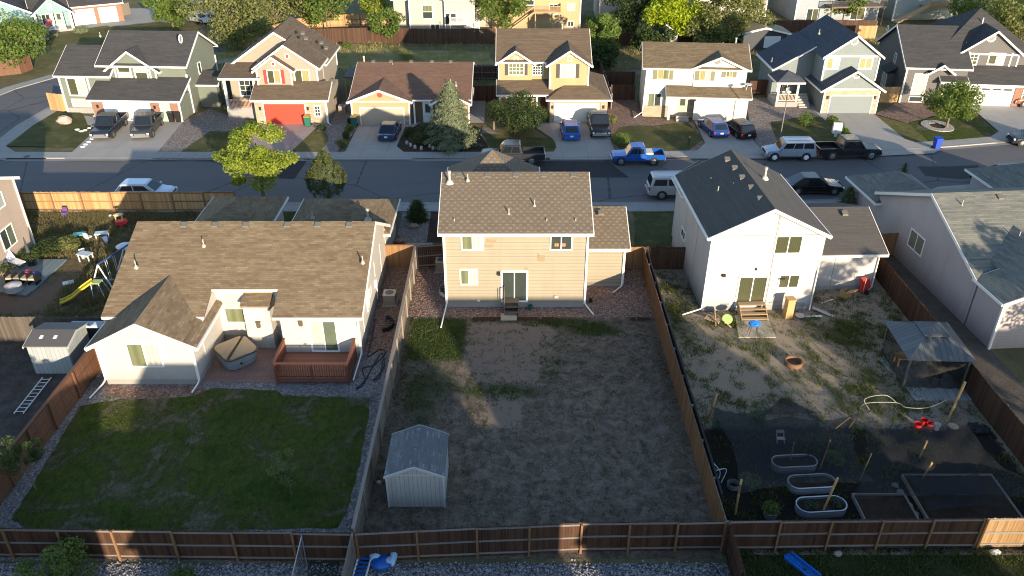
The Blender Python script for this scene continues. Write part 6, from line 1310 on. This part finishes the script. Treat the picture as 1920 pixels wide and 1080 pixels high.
bx=thing('wooden_crate','small open wooden crate on the dirt by the white garage','crate',tuple(g(1584,556)),R(25)); b=MB(); b.box(-.3,.3,-.25,.25,0,.06); b.box(-.3,.3,-.25,-.22,.06,.45); b.box(-.3,.3,.22,.25,.06,.45); b.box(-.3,-.27,-.22,.22,.06,.45); b.build('box',GOLDW,bx); b=MB(); b.M=rot_m((.1,-.2,.45),.3,R(-30)); b.box(-.35,.3,-.5,.1,0,.03); b.build('flap',GOLDW,bx)
b=MB(); p=g(1560,566); b.ext([p+Vector((-.9,-.3,.05)),p+Vector((-.85,-.36,.05)),p+Vector((.1,.1,.1)),p+Vector((.05,.16,.1))],(0,0,.05)); one('plank','pale plank leaning toward the wooden crate','plank',b,plain((.5,.4,.27),.8))
b=MB(); p=g(1525,595); b.cyl((p.x-.5,p.y,.06),(p.x+.55,p.y+.05,.06),.055); one('pipe','white pipe lying in the grass right of the planter','pipe',b,WHITE)
b=MB(); p=g(1542,588); b.M=rot_m((p.x,p.y,.1),R(55),R(8)); b.box(-.15,.15,-.7,.7,0,.05); one('scoop','grey metal scoop lying in the grass by the garage','scoop',b,STEEL)
b=MB(); b.lathe([(.18,0),(.3,.12),(.31,.16),(.26,.14)],tuple(g(1499,595)),14); one('basin','shallow grey basin at the foot of the white house wall','basin',b,plain((.35,.35,.33),.5))
b=MB(); p=g(1567,540); b.box(p.x-.35,p.x+.35,p.y-.2,p.y+.2,.4,.5); 
for sx in (-.3,.3): b.box(p.x+sx-.03,p.x+sx+.03,p.y-.15,p.y+.15,0,.4)
one('low_bench','small dark low bench in the corner of the white house','bench',b,plain((.07,.06,.05),.7))
b=MB(); p=g(1500,582); b.box(p.x-.3,p.x+.3,p.y,p.y+.5,.62,.68); 
for sx in (-.27,.22): b.box(p.x+sx,p.x+sx+.05,p.y,p.y+.05,0,.62); b.box(p.x+sx,p.x+sx+.05,p.y+.42,p.y+.47,0,.62)
one('side_table','small blue side table against the corner of the white house','table',b,plain((.3,.4,.48),.5))
# garden
SHADE=netm('shade_cloth',(.012,.013,.016),.52); GRN=netm('green_cloth',(.015,.075,.05),.7); BIRD=netm('bird_net',(.02,.021,.024),.38)
def cloth(name,label,grid,mat,z,sag=.25,n=26,m=20,peaks=(),bow=.16):
    """grid: 4 corner pixels + heights; sags between its posts"""
    P=[g(px,py,zz) for (px,py),zz in zip(grid,z)]; b=MB(); vs=[]
    for j in range(m+1):
        for i in range(n+1):
            u,v=i/n,j/m; p=(P[0]*(1-u)+P[1]*u)*(1-v)+(P[3]*(1-u)+P[2]*u)*v
            s=sag*(4*u*(1-u))*(.6+.4*math.cos(v*9))+sag*.5*(4*v*(1-v)); p=p-Vector((0,0,min(p.z-.15,s)+.05*math.sin(i*.9+j*1.3)+.03*math.sin(i*2.1-j*.8))); C_=(P[0]+P[1]+P[2]+P[3])/4; e=(math.sin(math.pi*u)*(2*v-1)**4+math.sin(math.pi*v)*(2*u-1)**4)*bow; p=p+(Vector((C_.x,C_.y,p.z))-p)*e
            for (qx,qy,hh) in peaks:
                q=g(qx,qy,0); d2=(p.x-q.x)**2+(p.y-q.y)**2; p.z=p.z+max(0,hh-p.z)*math.exp(-d2**.5*1.5)
            vs.append(tuple(p))
    b.add(vs,[(j*(n+1)+i,j*(n+1)+i+1,(j+1)*(n+1)+i+1,(j+1)*(n+1)+i) for j in range(m) for i in range(n)])
    return tag(b.build(name,mat,None,recalc=False,smooth=True),label,'shade cloth')
cloth('shade_cloth','dark shade cloth peaked on a post over the left garden beds',[(1332,760),(1610,776),(1640,905),(1385,925)],SHADE,(1.6,1.4,1.9,1.7),.6,peaks=((1480,870,1.5),(1537,880,2.0),(1612,900,1.8),(1470,810,2.0)))
def tent():
    b=MB(); top=g(1466,745,2.25); q=[g(1430,778,1.5),g(1532,774,1.5),g(1540,812,.9),g(1425,812,.9)]
    b.add([tuple(top)]+[tuple(x) for x in q],[(0,1,2),(0,2,3),(0,3,4),(0,4,1)]); return tag(b.build('shade_cloth',SHADE,None,recalc=False),'pointed peak of dark shade cloth rising above the garden','shade cloth')
tent()
b=MB(); A_=[g(1333,806,0),g(1430,808,0)]; n=14; vs=[]
for i in range(n+1): u=i/n; p=A_[0].lerp(A_[1],u); vs+=[(p.x,p.y+.06*math.sin(i*1.8),.02),(p.x,p.y+.1*math.sin(i*1.8),1.5-.3*4*u*(1-u))]
b.add(vs,[(2*i,2*i+2,2*i+3,2*i+1) for i in range(n)]); tag(b.build('green_screen',GRN,None,recalc=False),'dark green cloth screen hanging at the left rear of the garden','screen')
cloth('garden_net','thin dark net stretched over the right half of the garden',[(1610,778),(1800,770),(1990,935),(1600,935)],BIRD,(1.3,1.9,1.3,1.3),.8,peaks=((1724,858,1.3),(1726,902,1.4),(1612,850,1.7),(1775,792,2.4)))
cloth('garden_net','darker net panel sagging over the framed bed by the fence',[(1690,886),(1834,886),(1885,950),(1740,958)],SHADE,(.9,.9,.9,.9),.15)
GP='tan posts of the garden'
def gpost(label,px,py,h,lean=(0,0),w=.055):
    p=g(px,py); b=MB(); b.tube([(0,0,-.05),(lean[0],lean[1],h)],w,6); o=one('garden_post',label,'post',b,GOLDW,GP); o.location=(p.x,p.y,0); return o
gpost('stout tan post at the left rear corner of the garden by the fence cloth',1327,792,1.9,(.25,0)); gpost('tan post leaning right beside the coiled hose at the fence corner',1378,965,1.9,(.1,.3)); gpost('tan post standing before the planted oval bed',1540,965,2.2,(.35,.1))
gpost('tallest tan post right of the red buckets',1775,792,2.6,(.3,.1),.07); gpost('thin tan post below the red buckets',1724,858,1.1,(.1,0)); gpost('thin tan post at the corner of the framed bed',1726,902,1.2,(.25,0)); gpost('thin dark capped post between the two upper oval beds',1480,870,1.4,(0,0),.03); gpost('thin capped post right of the palm like plant',1537,880,1.9,(.15,0),.03); gpost('thin capped post beside the wooden framed bed',1612,900,1.7,(.2,0),.03)
for (a,c,l) in (((1566,804),(1594,782),'longer tan stake leaning behind the shade cloth'),((1592,802),(1603,786),'shorter tan stake leaning behind the shade cloth')): b=MB(); b.tube([g(*a,.1),g(*c,.9)],.03); one('stake',l,'stake',b,GOLDW)
RBM=planks((.28,.32,.36),.085,1,.6,.35); SOILM=soil((.05,.035,.025),(.08,.055,.04),(.12,.08,.055),3,20)
GRR='oval metal raised beds'
def rbed(label,px,py,L,Wd,plants=0,h=.42):
    p=g(px,py); t=thing('raised_bed',label,'raised bed',(p.x,p.y,0),R(4),GRR); n=10; r=Wd/2; o=[]
    for k in range(2):
        for i in range(n+1): a=-math.pi/2+math.pi*(i/n)+math.pi*k; o.append(((L/2-r)*(1 if k==0 else -1)+r*math.cos(a),r*math.sin(a)))
    inn=[(x*.96,y*.94) for x,y in o]; b=MB(); N=len(o)
    for zz in range(5):
        z0=h*zz/5; q=1.012 if zz%2 else 1.0
        for i in range(N): j=(i+1)%N; b.ext([(o[i][0]*q,o[i][1]*q,z0),(o[j][0]*q,o[j][1]*q,z0),(inn[j][0],inn[j][1],z0),(inn[i][0],inn[i][1],z0)],(0,0,h/5-.004))
    b.build('wall',RBM,t); b=MB(); b.add([(x,y,h-.12) for x,y in inn],[list(range(N))]); b.build('earth',SOILM,t,recalc=False)
    rm=MB(); rm.tube([(x,y,h) for x,y in o+o[:1]],.028,6); rm.build('rim',plain((.6,.65,.7),.35,.3),t)
    if plants:
        pp=[];dd=[]
        for k in range(plants): a,d=shellpts((random.uniform(-L*.35,L*.35),random.uniform(-Wd*.25,Wd*.25),h+.05),(.22,.18,.2),60,.3); pp.append(a);dd.append(d+[0,0,.8])
        leafmesh('plants',np.concatenate(pp),np.concatenate(dd),.07,island(((.03,.05,.03),(.06,.09,.05),(.09,.06,.035)),.8),t)
rbed('empty oval metal raised bed farthest from the fence',1487,876,2.25,.85); rbed('middle oval metal raised bed with one pale plant',1519,914,2.3,.9,1); rbed('oval metal raised bed full of plants nearest the fence',1537,957,2.35,.95,9)
def wbed(label,x0,x1,y0,y1): 
    t=thing('wooden_bed',label,'garden bed',(x0,y0,0)); b=MB(); w,d=x1-x0,y1-y0; b.box(0,w,0,.05,0,.25); b.box(0,w,d-.05,d,0,.25); b.box(0,.05,.05,d-.05,0,.25); b.box(w-.05,w,.05,d-.05,0,.25); b.build('frame',plain((.30,.25,.22),.8),t); b=MB(); b.box(.05,w-.05,.05,d-.05,0,.15); b.build('earth',SOILM,t)
wbed('low wooden framed bed right of the planted oval bed',16.1,18.6,25.6,28.1); wbed('large framed bed under the darker net panel',19.0,23.4,25.8,29.4)
for i,(px,py,l) in enumerate(((1678,911,'first stepping stone from the top of the garden path'),(1688,923,'second stepping stone of the garden path'),(1694,934,'third stepping stone of the garden path'),(1705,949,'large fourth stepping stone of the garden path'),(1716,965,'lowest stepping stone of the garden path near the fence'))):
    b=MB(); b.cyl(g(px,py,.02),g(px,py,.06),.17,n=12); one('stepping_stone',l,'stone',b,CONC,'stepping stones of the garden')
BK='buckets in the garden'
for (px,py,r,c,l) in ((1719,804,.2,(.55,.03,.03),'leftmost red bucket of the cluster by the tall post'),(1731,797,.2,(.45,.02,.02),'red bucket at the back of the cluster'),(1742,803,.2,(.5,.02,.03),'right red bucket beside the white bucket'),(1755,805,.17,(.6,.62,.66),'white bucket right of the red buckets')): b=MB(); b.lathe([(r*.8,0),(r,.36),(r*.92,.36),(r*.75,.05)],tuple(g(px,py)),16); one('bucket',l,'bucket',b,plain(c,.35),BK)
b=MB(); b.lathe([(.15,0),(.27,.16),(.25,.16),(.1,.04)],tuple(g(1786,803)),16); one('bowl','tan bowl beside the tall garden post','bowl',b,plain((.48,.40,.28),.6))
b=MB(); 
for i in range(6): b.blob(g(1828+i*5-10,806+random.uniform(-8,8),.1),(.35,.3,.16),.4,9,5)
one('net_heap','crumpled heap of black netting right of the buckets','netting',b,plain((.015,.015,.016),.9))
b=MB(); b.tube(curve([g(*p,z) for p,z in (((1630,768),.1),((1622,748),.7),((1660,741),.9),((1682,756),.4))],8),.016); b.tube(curve([g(*p,z) for p,z in (((1612,768),.1),((1625,756),.8),((1680,755),.9),((1700,764),.9),((1740,764),.8),((1775,750),1.6))],8),.015); one('white_hose','thin white hose looping up to the tall garden post','hose',b,plain((.38,.37,.34),.6))
st=thing('step_stool','small pale two step stool under the shade cloth','stool',tuple(g(1461,826))); 
for z,y in ((.25,-.15),(.5,.1)): b=MB(); b.box(-.2,.2,y-.1,y+.12,z,z+.04); b.build('tread',PLW,st)
for x in (-.2,.17): b=MB(); b.ext([(x,-.3,0),(x,-.25,0),(x,.15,.5),(x,.1,.5)],(.03,0,0)); b.build('side_frame',PLW,st)
b=MB(); c=g(1375,912,.1); b.tube([(c.x+.3*math.cos(a*.5),c.y+.3*math.sin(a*.5),.05+a*.006) for a in range(50)],.02,5); one('coiled_hose','coil of dark hose at the golden fence corner','hose',b,plain((.12,.14,.17),.5))
pt_=g(1443,968); b=MB(); b.lathe([(.3,0),(.36,.38),(.33,.38),(.3,.3)],(pt_.x,pt_.y,0),18); o=one('planter_tub','round metal planter tub with a leafy plant near the fence','planter',b,RBM); p_,d_=shellpts((pt_.x,pt_.y,.5),(.45,.4,.3),350,.3); leafmesh('plant',p_,d_+[0,0,.6],.07,LMID,o)
for (px,py,r,h,l) in ((1525,850,1.0,.7,'sprawling palm like plant under the shade cloth'),(1410,905,.7,.4,'low green plant left of the oval beds'),(1560,868,.6,.6,'grey green plant right of the upper oval bed')): p=g(px,py); shrub(l,p.x,p.y,r,h,700,LDK if 'palm' in l else LMID,.09,'garden plants',name='garden_plant')
# fence-side cord
b=MB(); b.tube(curve([g(*p,z) for p,z in (((1338,868),1.6),((1350,885),1.2),((1345,900),.9),((1338,885),1.3),((1362,880),1.0),((1352,905),.7))],6),.02); one('tied_rope','pale blue rope and cloth strip tied on the golden fence','rope',b,plain((.35,.5,.55),.6))
# toy yard
PT='pieces of the toy yard'
def ptp(px,py,z=0): return g(px,py,z)
sw=thing('swing_set','blue and white metal swing set standing in long grass left of the cream roof','swing set',(0,0,0)); SB=plain((.03,.07,.22),.4); SWH=plain((.6,.6,.6),.4)
a=Vector((-27.6,47.2,0)); c=Vector((-25.9,53.2,0)); d=(c-a).normalized(); nn=Vector((-d.y,d.x,0))
b=MB(); b.cyl(a+Vector((0,0,2.1)),c+Vector((0,0,2.1)),.06); b.build('top_bar',SB,sw)
for q in (a,c,a.lerp(c,.42)):
    for s_ in (-1,1): b=MB(); b.cyl(q+Vector((0,0,2.1)),q+nn*s_*1.05+d*(-.15),.05); b.build('leg',SWH,sw)
    b=MB(); b.cyl(q-nn*.55+Vector((0,0,1.05)),q+nn*.55+Vector((0,0,1.05)),.03); b.build('cross_bar',SB,sw)
for k in (.12,.24,.55,.67,.8):
    q=a.lerp(c,k); sb=MB(); sb.box(q.x-.2,q.x+.2,q.y-.1,q.y+.1,.5,.54); so_=sb.build('swing_seat',SB if k!=.67 else plain((.6,.5,.1),.5),sw); sb=MB(); sb.cyl((q.x,q.y-.12,2.08),(q.x,q.y-.1,.54),.015); sb.cyl((q.x,q.y+.12,2.08),(q.x,q.y+.1,.54),.015); sb.build('chain',SWH,so_)
sld=thing('slide','yellow plastic slide with a green topped ladder in the long grass','slide',tuple(ptp(184,556))); YM=plain((.55,.42,.04),.4)
b=MB(); P=[Vector((-.1,0,1.15)),Vector((-.7,-.35,.8)),Vector((-1.3,-.7,.35)),Vector((-1.75,-.95,.18)),Vector((-2.0,-1.1,.16))]
for i in range(4): b.ext([P[i]+Vector((-.1,.22,0)),P[i]+Vector((.1,-.22,0)),P[i+1]+Vector((.1,-.22,0)),P[i+1]+Vector((-.1,.22,0))],(0,0,.05))
b.build('chute',YM,sld); b=MB(); b.tube([p+Vector((-.12,.24,.1)) for p in P],.05); b.tube([p+Vector((.12,-.24,.1)) for p in P],.05); b.build('side_rail',YM,sld); b=MB(); b.box(-.15,.45,-.25,.3,1.1,1.16); b.build('platform',plain((.35,.42,.12),.5),sld)
for x,y in ((-.1,-.25),(.4,-.25),(-.1,.3),(.4,.3)): b=MB(); b.cyl((x,y,1.1),(x*1.6+.05,y*1.6,0),.03); b.build('leg',plain((.4,.47,.5),.5),sld)
tr=thing('play_table','round white topped play table at the far end of the swing set','table',tuple(ptp(242,492))); b=MB(); b.lathe([(.05,1.25),(.55,1.28),(.6,1.36),(.4,1.46),(.05,1.5)],(0,0,0),14); b.build('top',PLW,tr)
for k in range(3): b=MB(); b.cyl((.2*math.cos(k*2.1),.2*math.sin(k*2.1),1.27),(.5*math.cos(k*2.1),.5*math.sin(k*2.1),0),.03); b.build('leg',PLW,tr)
def small_table(label,px,py,c,w=.46,h=.48):
    t=thing('toy_table',label,'toy table',tuple(ptp(px,py)),R(random.uniform(-20,20)),PT); b=MB(); b.box(-w,w,-w*.6,w*.6,h,h+.07); b.build('top',plain(c,.5),t)
    for x in (-w+.05,w-.1):
        for y in (-w*.5,w*.5-.06): b=MB(); b.box(x,x+.07,y,y+.06,0,h); b.build('leg',plain((.45,.3,.2) if c[0]<.3 else (.6,.6,.6),.6),t)
small_table('teal plastic toy table with orange legs in the dry grass',152,450,(.10,.42,.42)); small_table('pale blue white toy table next to the teal one',193,448,(.45,.58,.62)); small_table('grey legged play table beside the stone path',163,490,(.40,.46,.48),.5,.6)
def toychair(label,px,py,c,rot=0):
    t=thing('toy_chair',label,'toy chair',tuple(ptp(px,py)),rot,PT); b=MB(); b.box(-.2,.2,-.2,.2,.25,.31); b.build('seat',plain(c,.5),t); b=MB(); b.box(-.2,.2,.17,.22,.31,.66); b.build('backrest',plain(c,.5),t); b=MB(); b.box(-.18,.18,-.17,-.12,0,.25); b.box(-.18,.18,.12,.17,0,.25); b.build('base',plain(c,.5),t)
toychair('white toy chair right of the teal toy table',167,450,(.65,.66,.68),R(160)); toychair('white chair leaning at the grey legged play table',158,483,(.6,.6,.6),R(40)); toychair('small purple toy seat by the left edge house corner',122,404,(.12,.06,.2),0); toychair('dark blue toy chair below the pale toy table',200,455,(.03,.06,.15),R(200))
rc=thing('toy_car','red and cream ride on toy car with a roof in the toy yard','toy car',tuple(ptp(229,424)),R(20),PT); b=MB(); b.box(-.38,.38,-.26,.26,.12,.5); b.blob((.3,0,.35),(.25,.27,.2),0); b.build('body',plain((.6,.03,.03),.4),rc); b=MB()
for x in (-.3,.15):
    for y in (-.2,.2): b.cyl((x,y,.5),(x,y,.95),.03)
b.blob((-.07,0,1.0),(.4,.3,.1),0); b.build('roof',plain((.65,.5,.25),.5),rc)
for x in (-.25,.25):
    for y in (-.28,.28): b=MB(); b.cyl((x,y-.03,.13),(x,y+.03,.13),.13,n=12); b.build('wheel',RUB,rc)
b=MB(); b.blob(ptp(207,405,.14),(.14,.14,.14),0,12,8); one('ball','small white ball in the dry grass','ball',b,WHITE)
b=MB(); p=ptp(129,533); b.M=rot_m((p.x,p.y,.1),.5); b.box(-.35,.35,-.25,.25,0,.06); one('panel','pale flat panel lying on the grass by the slide','panel',b,PLW)
ft=thing('fire_table','round grey covered fire table on the blue deck','table',tuple(ptp(28,545,.15))); b=MB(); b.lathe([(.48,0),(.53,.35),(.55,.45),(.5,.5),(.15,.6),(.03,.62)],(0,0,0),20); b.build('cover',plain((.36,.37,.38),.6),ft); b=MB(); b.lathe([(.5,.0),(.56,.06),(.55,.09)],(0,0,0),20); b.build('hem',plain((.3,.31,.32),.6),ft)
bn=thing('garden_bench','long dark framed bench with tan cushions on the blue deck','bench',tuple(ptp(45,530,.15)),R(-3)); b=MB(); b.box(-1.05,1.05,-.27,.27,.35,.48); b.build('cushion',plain((.42,.34,.24),.8),bn); b=MB()
for k in range(5): x=-1.05+k*.525; b.box(x-.02,x+.02,-.33,.33,0,.75)
b.box(-1.05,1.05,.31,.35,.7,.74); b.build('frame',BLACK,bn)
b=MB(); b.blob(ptp(55,512,.4),(.4,.3,.25),.15,10,6); one('toy_bag','pink red toy bag on the blue deck','bag',b,plain((.55,.06,.12),.6)); b=MB(); b.blob(ptp(67,514,.38),(.4,.3,.25),.1,10,6); one('toy_bag','dark blue toy bag right of the red one','bag',b,plain((.02,.06,.3),.6))
um=thing('patio_umbrella','closed dark patio umbrella on a round base on the blue deck','umbrella',tuple(ptp(61,496,.15))); b=MB(); b.cyl((0,0,0),(0,0,.08),.3,n=16); b.build('base',BLACK,um); b=MB(); b.cyl((0,0,.08),(0,0,2.2),.025); b.build('pole',BLACK,um); b=MB(); b.cyl((0,0,1.0),(0,0,2.15),.14,.03,10); b.build('canopy',plain((.04,.05,.05),.8),um)
for l,px,py,rz in (('white rumpled folding chair against the left edge house wall',14,492,.3),('white and pale blue deck chair right of the rumpled one',33,500,1.2)):
    t=thing('deck_chair',l,'chair',tuple(ptp(px,py,.15)),rz); b=MB(); b.ext([(-.3,-.6,.35),(.3,-.6,.35),(.3,.3,.45),(-.3,.3,.45)],(0,0,.06)); b.build('seat',PLW,t); b=MB(); b.ext([(-.3,.3,.45),(.3,.3,.45),(.3,.75,1.25),(-.3,.75,1.25)],(0,.06,0)); b.build('backrest',PLW,t); b=MB(); b.cyl((-.28,-.55,.38),(-.28,.5,0),.02); b.cyl((.28,-.55,.38),(.28,.5,0),.02); b.cyl((-.28,.3,.5),(-.28,-.5,0),.02); b.cyl((.28,.3,.5),(.28,-.5,0),.02); b.build('legs',STEEL,t)
b=MB(); p=ptp(15,520,.15); b.M=rot_m((p.x,p.y,.15),.2); b.lathe([(.25,0),(.33,.5),(.3,.55)],(0,0,0),12); o=one('plant_pot','plant pot with dark foliage between the deck chairs','pot',b,plain((.3,.2,.14),.8)); a_,d_=shellpts((0,0,.7),(.5,.5,.4),400,.3); m_=leafmesh('plant',a_+np.array([p.x,p.y,.15]),d_,.07,LDK,o)
b=MB(); q0=g(172,604,1.86); q1=Vector((-24.1,41.1,1.9)); b.ext([q0+Vector((-1.1,.05,-.12)),q0+Vector((1.4,.05,-.12)),q0+Vector((1.5,.05,.05)),q0+Vector((-1.2,.05,.05))],(0,-.35,-.1)); one('stored_board','long pale blue board hung on the weathered fence near the roof corner','board',b,plain((.35,.42,.5),.5))
ld=thing('ladder','aluminium extension ladder lying along the reddish fence','ladder',(0,0,0)); p0,p1=g(35,775,.1),g(88,708,.1); d=(p1-p0).normalized(); nn=Vector((-d.y,d.x,0))*.25; b=MB(); b.cyl(p0+nn,p1+nn,.035); b.build('rail',PLW,ld); b=MB(); b.cyl(p0-nn,p1-nn,.035); b.build('rail',PLW,ld)
for k in range(10): q=p0.lerp(p1,(k+.5)/10); b=MB(); b.cyl(q-nn,q+nn,.02); b.build('rung',PLW,ld)
# below the long fence
inf=thing('pool_float','blue and white inflatable pool float with a toy ladder below the fence','pool float',tuple(g(700,1065))); BLU=plain((.01,.10,.42),.35); LBL=plain((.35,.55,.72),.4)
for (c,r,m,nm) in (((.35,.1,.22),(.5,.42,.22),BLU,'ring'),((.85,.35,.32),(.16,.5,.2),LBL,'side_tube'),((.05,.45,.3),(.3,.35,.2),LBL,'pillow'),((.75,.1,.4),(.22,.2,.05),LBL,'seat_patch')): b=MB(); b.blob(c,r,.12,12,7); b.build(nm,m,inf,True)
lt=thing('pool_ladder','blue and white pool ladder lying beside the inflatable float','ladder',tuple(g(680,1068)),R(-8)); 
for x in (-.28,.28): b=MB(); b.cyl((x,-.6,.1),(x,.7,.35),.05); b.build('side_rail',PLW,lt)
for k in range(6): b=MB(); b.box(-.26,.26,-.5+k*.2,-.4+k*.2,.12+k*.04,.16+k*.04); b.build('tread',BLU,lt)
cl_=thing('chain_link_panel','grey chain link panel leaning below the long dark fence','fence',tuple(g(576,1062))); b=MB(); b.cyl((0,0,0),(.0,0,1.9),.03); b.cyl((0,0,1.85),(-.35,-1.4,.5),.025); b.cyl((.03,0,.1),(-.35,-1.4,.1),.025); b.build('frame',STEEL,cl_); b=MB(); 
for k in range(16):
    u=k/16; b.cyl((-.35*u,-1.4*u,.1),(-.35*min(1,u+.25),-1.4*min(1,u+.25),1.85-1.35*min(1,u+.25)),.006,n=4,cap=False); b.cyl((-.35*u,-1.4*u,1.85-1.35*u),(-.35*min(1,u+.25),-1.4*min(1,u+.25),.1),.006,n=4,cap=False)
b.build('mesh',STEEL,cl_)
b=MB(); p=g(1502,1066); b.M=rot_m((p.x,p.y,.02),R(35)); b.ext([(-.24,-.8,0),(.24,-.8,0),(.26,.7,0),(.1,.85,0),(-.1,.85,0),(-.26,.7,0)],(0,0,.08)); b.box(-.27,-.2,-.8,.7,.08,.2); b.box(.2,.27,-.8,.7,.08,.2); one('plastic_sled','bright blue plastic sled on the grass at the lower right','sled',b,plain((.01,.16,.6),.35))
def rock(label,px,py,r,c=(.40,.30,.26),z=0,grp=None): b=MB(); b.blob(g(px,py,z+r[2]*.6),r,.18,9,6); return one('boulder' if r[0]>.3 else 'rock',label,'rock',b,plain(c,.9,var=.3),grp)
rock('pinkish rock at the foot of the dark fence at the lower right',1571,1038,(.2,.14,.12)); rock('pale stone against the golden fence end at the lower right',1866,1035,(.25,.16,.14),(.5,.5,.48)); rock('big pink boulder on the corner house lawn',120,226,(.75,.55,.5),z=.08); rock('pale rock between the fence and the grey shed',711,904,(.13,.1,.08),(.5,.5,.48)); rock('reddish boulder on the gravel left of the tan house',776,424,(.4,.3,.2),(.3,.22,.17)); rock('flat red boulder on the gravel near the fence gate',750,452,(.45,.35,.2),(.3,.17,.12))
ORD=['first','second','third','fourth','fifth','sixth','seventh','eighth','ninth','tenth','last']
for i,(px,py) in enumerate(((145,243),(152,246),(160,244),(168,240),(176,237),(182,247),(178,254),(172,260),(166,266),(160,271),(155,275))): rock('white rock of the edging, %s from the top'%ORD[i],px,py,(.24,.2,.1),(.62,.62,.60),.07,'white edging rocks')
for i,(px,py) in enumerate(((763,268),(770,272),(778,276),(790,278),(797,268),(806,274),(812,278))): rock('grey upright rock in the mulch bed, %s from the left'%ORD[i],px,py,(.16,.14,.24),(.38,.36,.33),.07,'mulch bed rocks')
# bins
def bin_(label,px,py,c,lid,rot=0,z=.1,h=1.05,grp='wheeled bins'):
    p=g(px,py); t=thing('wheeled_bin',label,'bin',(p.x,p.y+.3,z),rot,grp); b=MB(); b.add([(x*s_,y*s_,zz) for zz,s_ in ((.06,.78),(h,1)) for x,y in ((-.3,-.33),(.3,-.33),(.3,.33),(-.3,.33))],[(0,3,2,1),(4,5,6,7),(0,1,5,4),(1,2,6,5),(2,3,7,6),(3,0,4,7)]); b.build('body',plain(c,.5),t)
    b=MB(); b.ext([(-.33,-.37,h),(-.33,.37,h+.02),(-.33,.37,h+.1),(-.33,-.37,h+.05)],(.66,0,0)); b.build('lid',plain(lid,.5),t); b=MB(); b.cyl((-.3,.3,h+.04),(.3,.3,h+.04),.03); b.build('handle',plain(c,.5),t)
    for x in (-.3,.25): b=MB(); b.cyl((x,.28,.13),(x+.06,.28,.13),.13,n=12); b.build('wheel',RUB,t)
bin_('green bin with a yellow lid at the red garage door',577,240,(.01,.12,.08),(.42,.28,.05)); bin_('teal bin with a yellow lid left of the ochre garage',664,241,(.015,.10,.10),(.42,.28,.05)); bin_('blue bin standing on the kerb of the street',1757,283,(.01,.05,.38),(.01,.06,.4),R(5))
bin_('left black bin beside the corner house trucks',322,232,(.012,.012,.012),(.015,.015,.015)); bin_('right black bin beside the corner house trucks',335,232,(.012,.012,.012),(.015,.015,.015)); bin_('dark bin with a brown lid behind the blue hatchback',1364,222,(.015,.015,.015),(.09,.06,.04)); bin_('navy lidded bin behind the glossy black car',1381,222,(.015,.015,.018),(.01,.03,.15)); bin_('dark bin at the far right of the three behind the cars',1391,223,(.015,.015,.015),(.05,.04,.035))
# street furniture
sl_=thing('street_lamp','tall slim street lamp between the white and blue houses','street lamp',tuple(g(1461,268,.09))); b=MB(); b.cyl((0,0,0),(0,0,.5),.11,n=10); b.build('base',BLACK,sl_); b=MB(); b.cyl((0,0,.5),(.0,0,4.9),.06,.045,10); b.build('pole',plain((.16,.15,.14),.5),sl_); b=MB(); b.lathe([(.1,4.9),(.22,5.0),(.30,5.1),(.12,5.22)],(0,0,0),14); b.build('lamp_head',plain((.6,.55,.42),.4),sl_)
p=g(1566,258); mb=thing('mailbox_cabinet','white cluster mailbox cabinet beside the clipped shrubs','mailbox',(p.x,p.y,.09),R(-8)); b=MB(); b.box(-.12,.12,-.1,.1,0,.4); b.build('pedestal',PLW,mb); b=MB(); b.box(-.42,.42,-.22,.22,.4,1.45); b.build('cabinet',plain((.58,.62,.62),.45),mb); b=MB()
for i in range(3):
    for j in range(5): b.box(-.38+i*.26,-.15+i*.26,-.232,-.221,.45+j*.19,.61+j*.19)
b.build('doors',plain((.5,.54,.54),.45),mb)
b=MB(); p=g(1291,274); b.box(p.x-.1,p.x+.1,p.y-.1,p.y+.1,.05,1.0); one('wooden_post','short dark wooden post on the lawn of the white house','post',b,plain((.05,.045,.03),.8))
b=MB(); b.cyl(g(78,291,.012),g(78,291,.018),.32,n=18); one('manhole_cover','dark round cover on the corner pavement','cover',b,plain((.06,.06,.06),.7)) if False else None
dr=thing('storm_drain','dark storm drain inlet in the kerb at the street corner','drain',(-46.0,71.9,0)); b=MB(); b.box(-2.2,2.2,-.25,-.2,.01,.1); b.build('opening',BLACK,dr); b=MB(); b.box(-2.3,2.3,-.19,.5,.0,.115); b.build('lid',CONC,dr); b=MB(); b.cyl((.2,.15,.116),(.2,.15,.122),.3,n=18); b.build('cover',plain((.06,.06,.06),.7),dr)
# shelter between red garage and ochre houses
p=g(645,150); cp=thing('carport','dark flat roofed carport between the red garage house and the ochre house','carport',(-19.0,90.5,0)); b=MB(); b.box(0,3.2,0,4,2.3,2.42); b.build('roof',plain((.05,.05,.055),.7),cp)
for x in (.1,3.0):
    for y in (.1,3.8): b=MB(); b.box(x,x+.1,y,y+.1,0,2.3); b.build('post',GOLDW,cp)
b=MB(); b.blob((-17.6,90.0,.5),(.7,.5,.5),.1,10,6); one('covered_bike','blue tarp covered heap in front of the carport','tarp',b,plain((.03,.07,.15),.6))
b=MB(); p=g(1202,72); b.box(p.x-.8,p.x+.8,p.y-.4,p.y+.4,.3,.9); b.box(p.x-.7,p.x+.7,p.y+.3,p.y+.4,.9,1.5); one('red_seat','red garden seat beyond the dark fence','seat',b,plain((.35,.015,.02),.5))
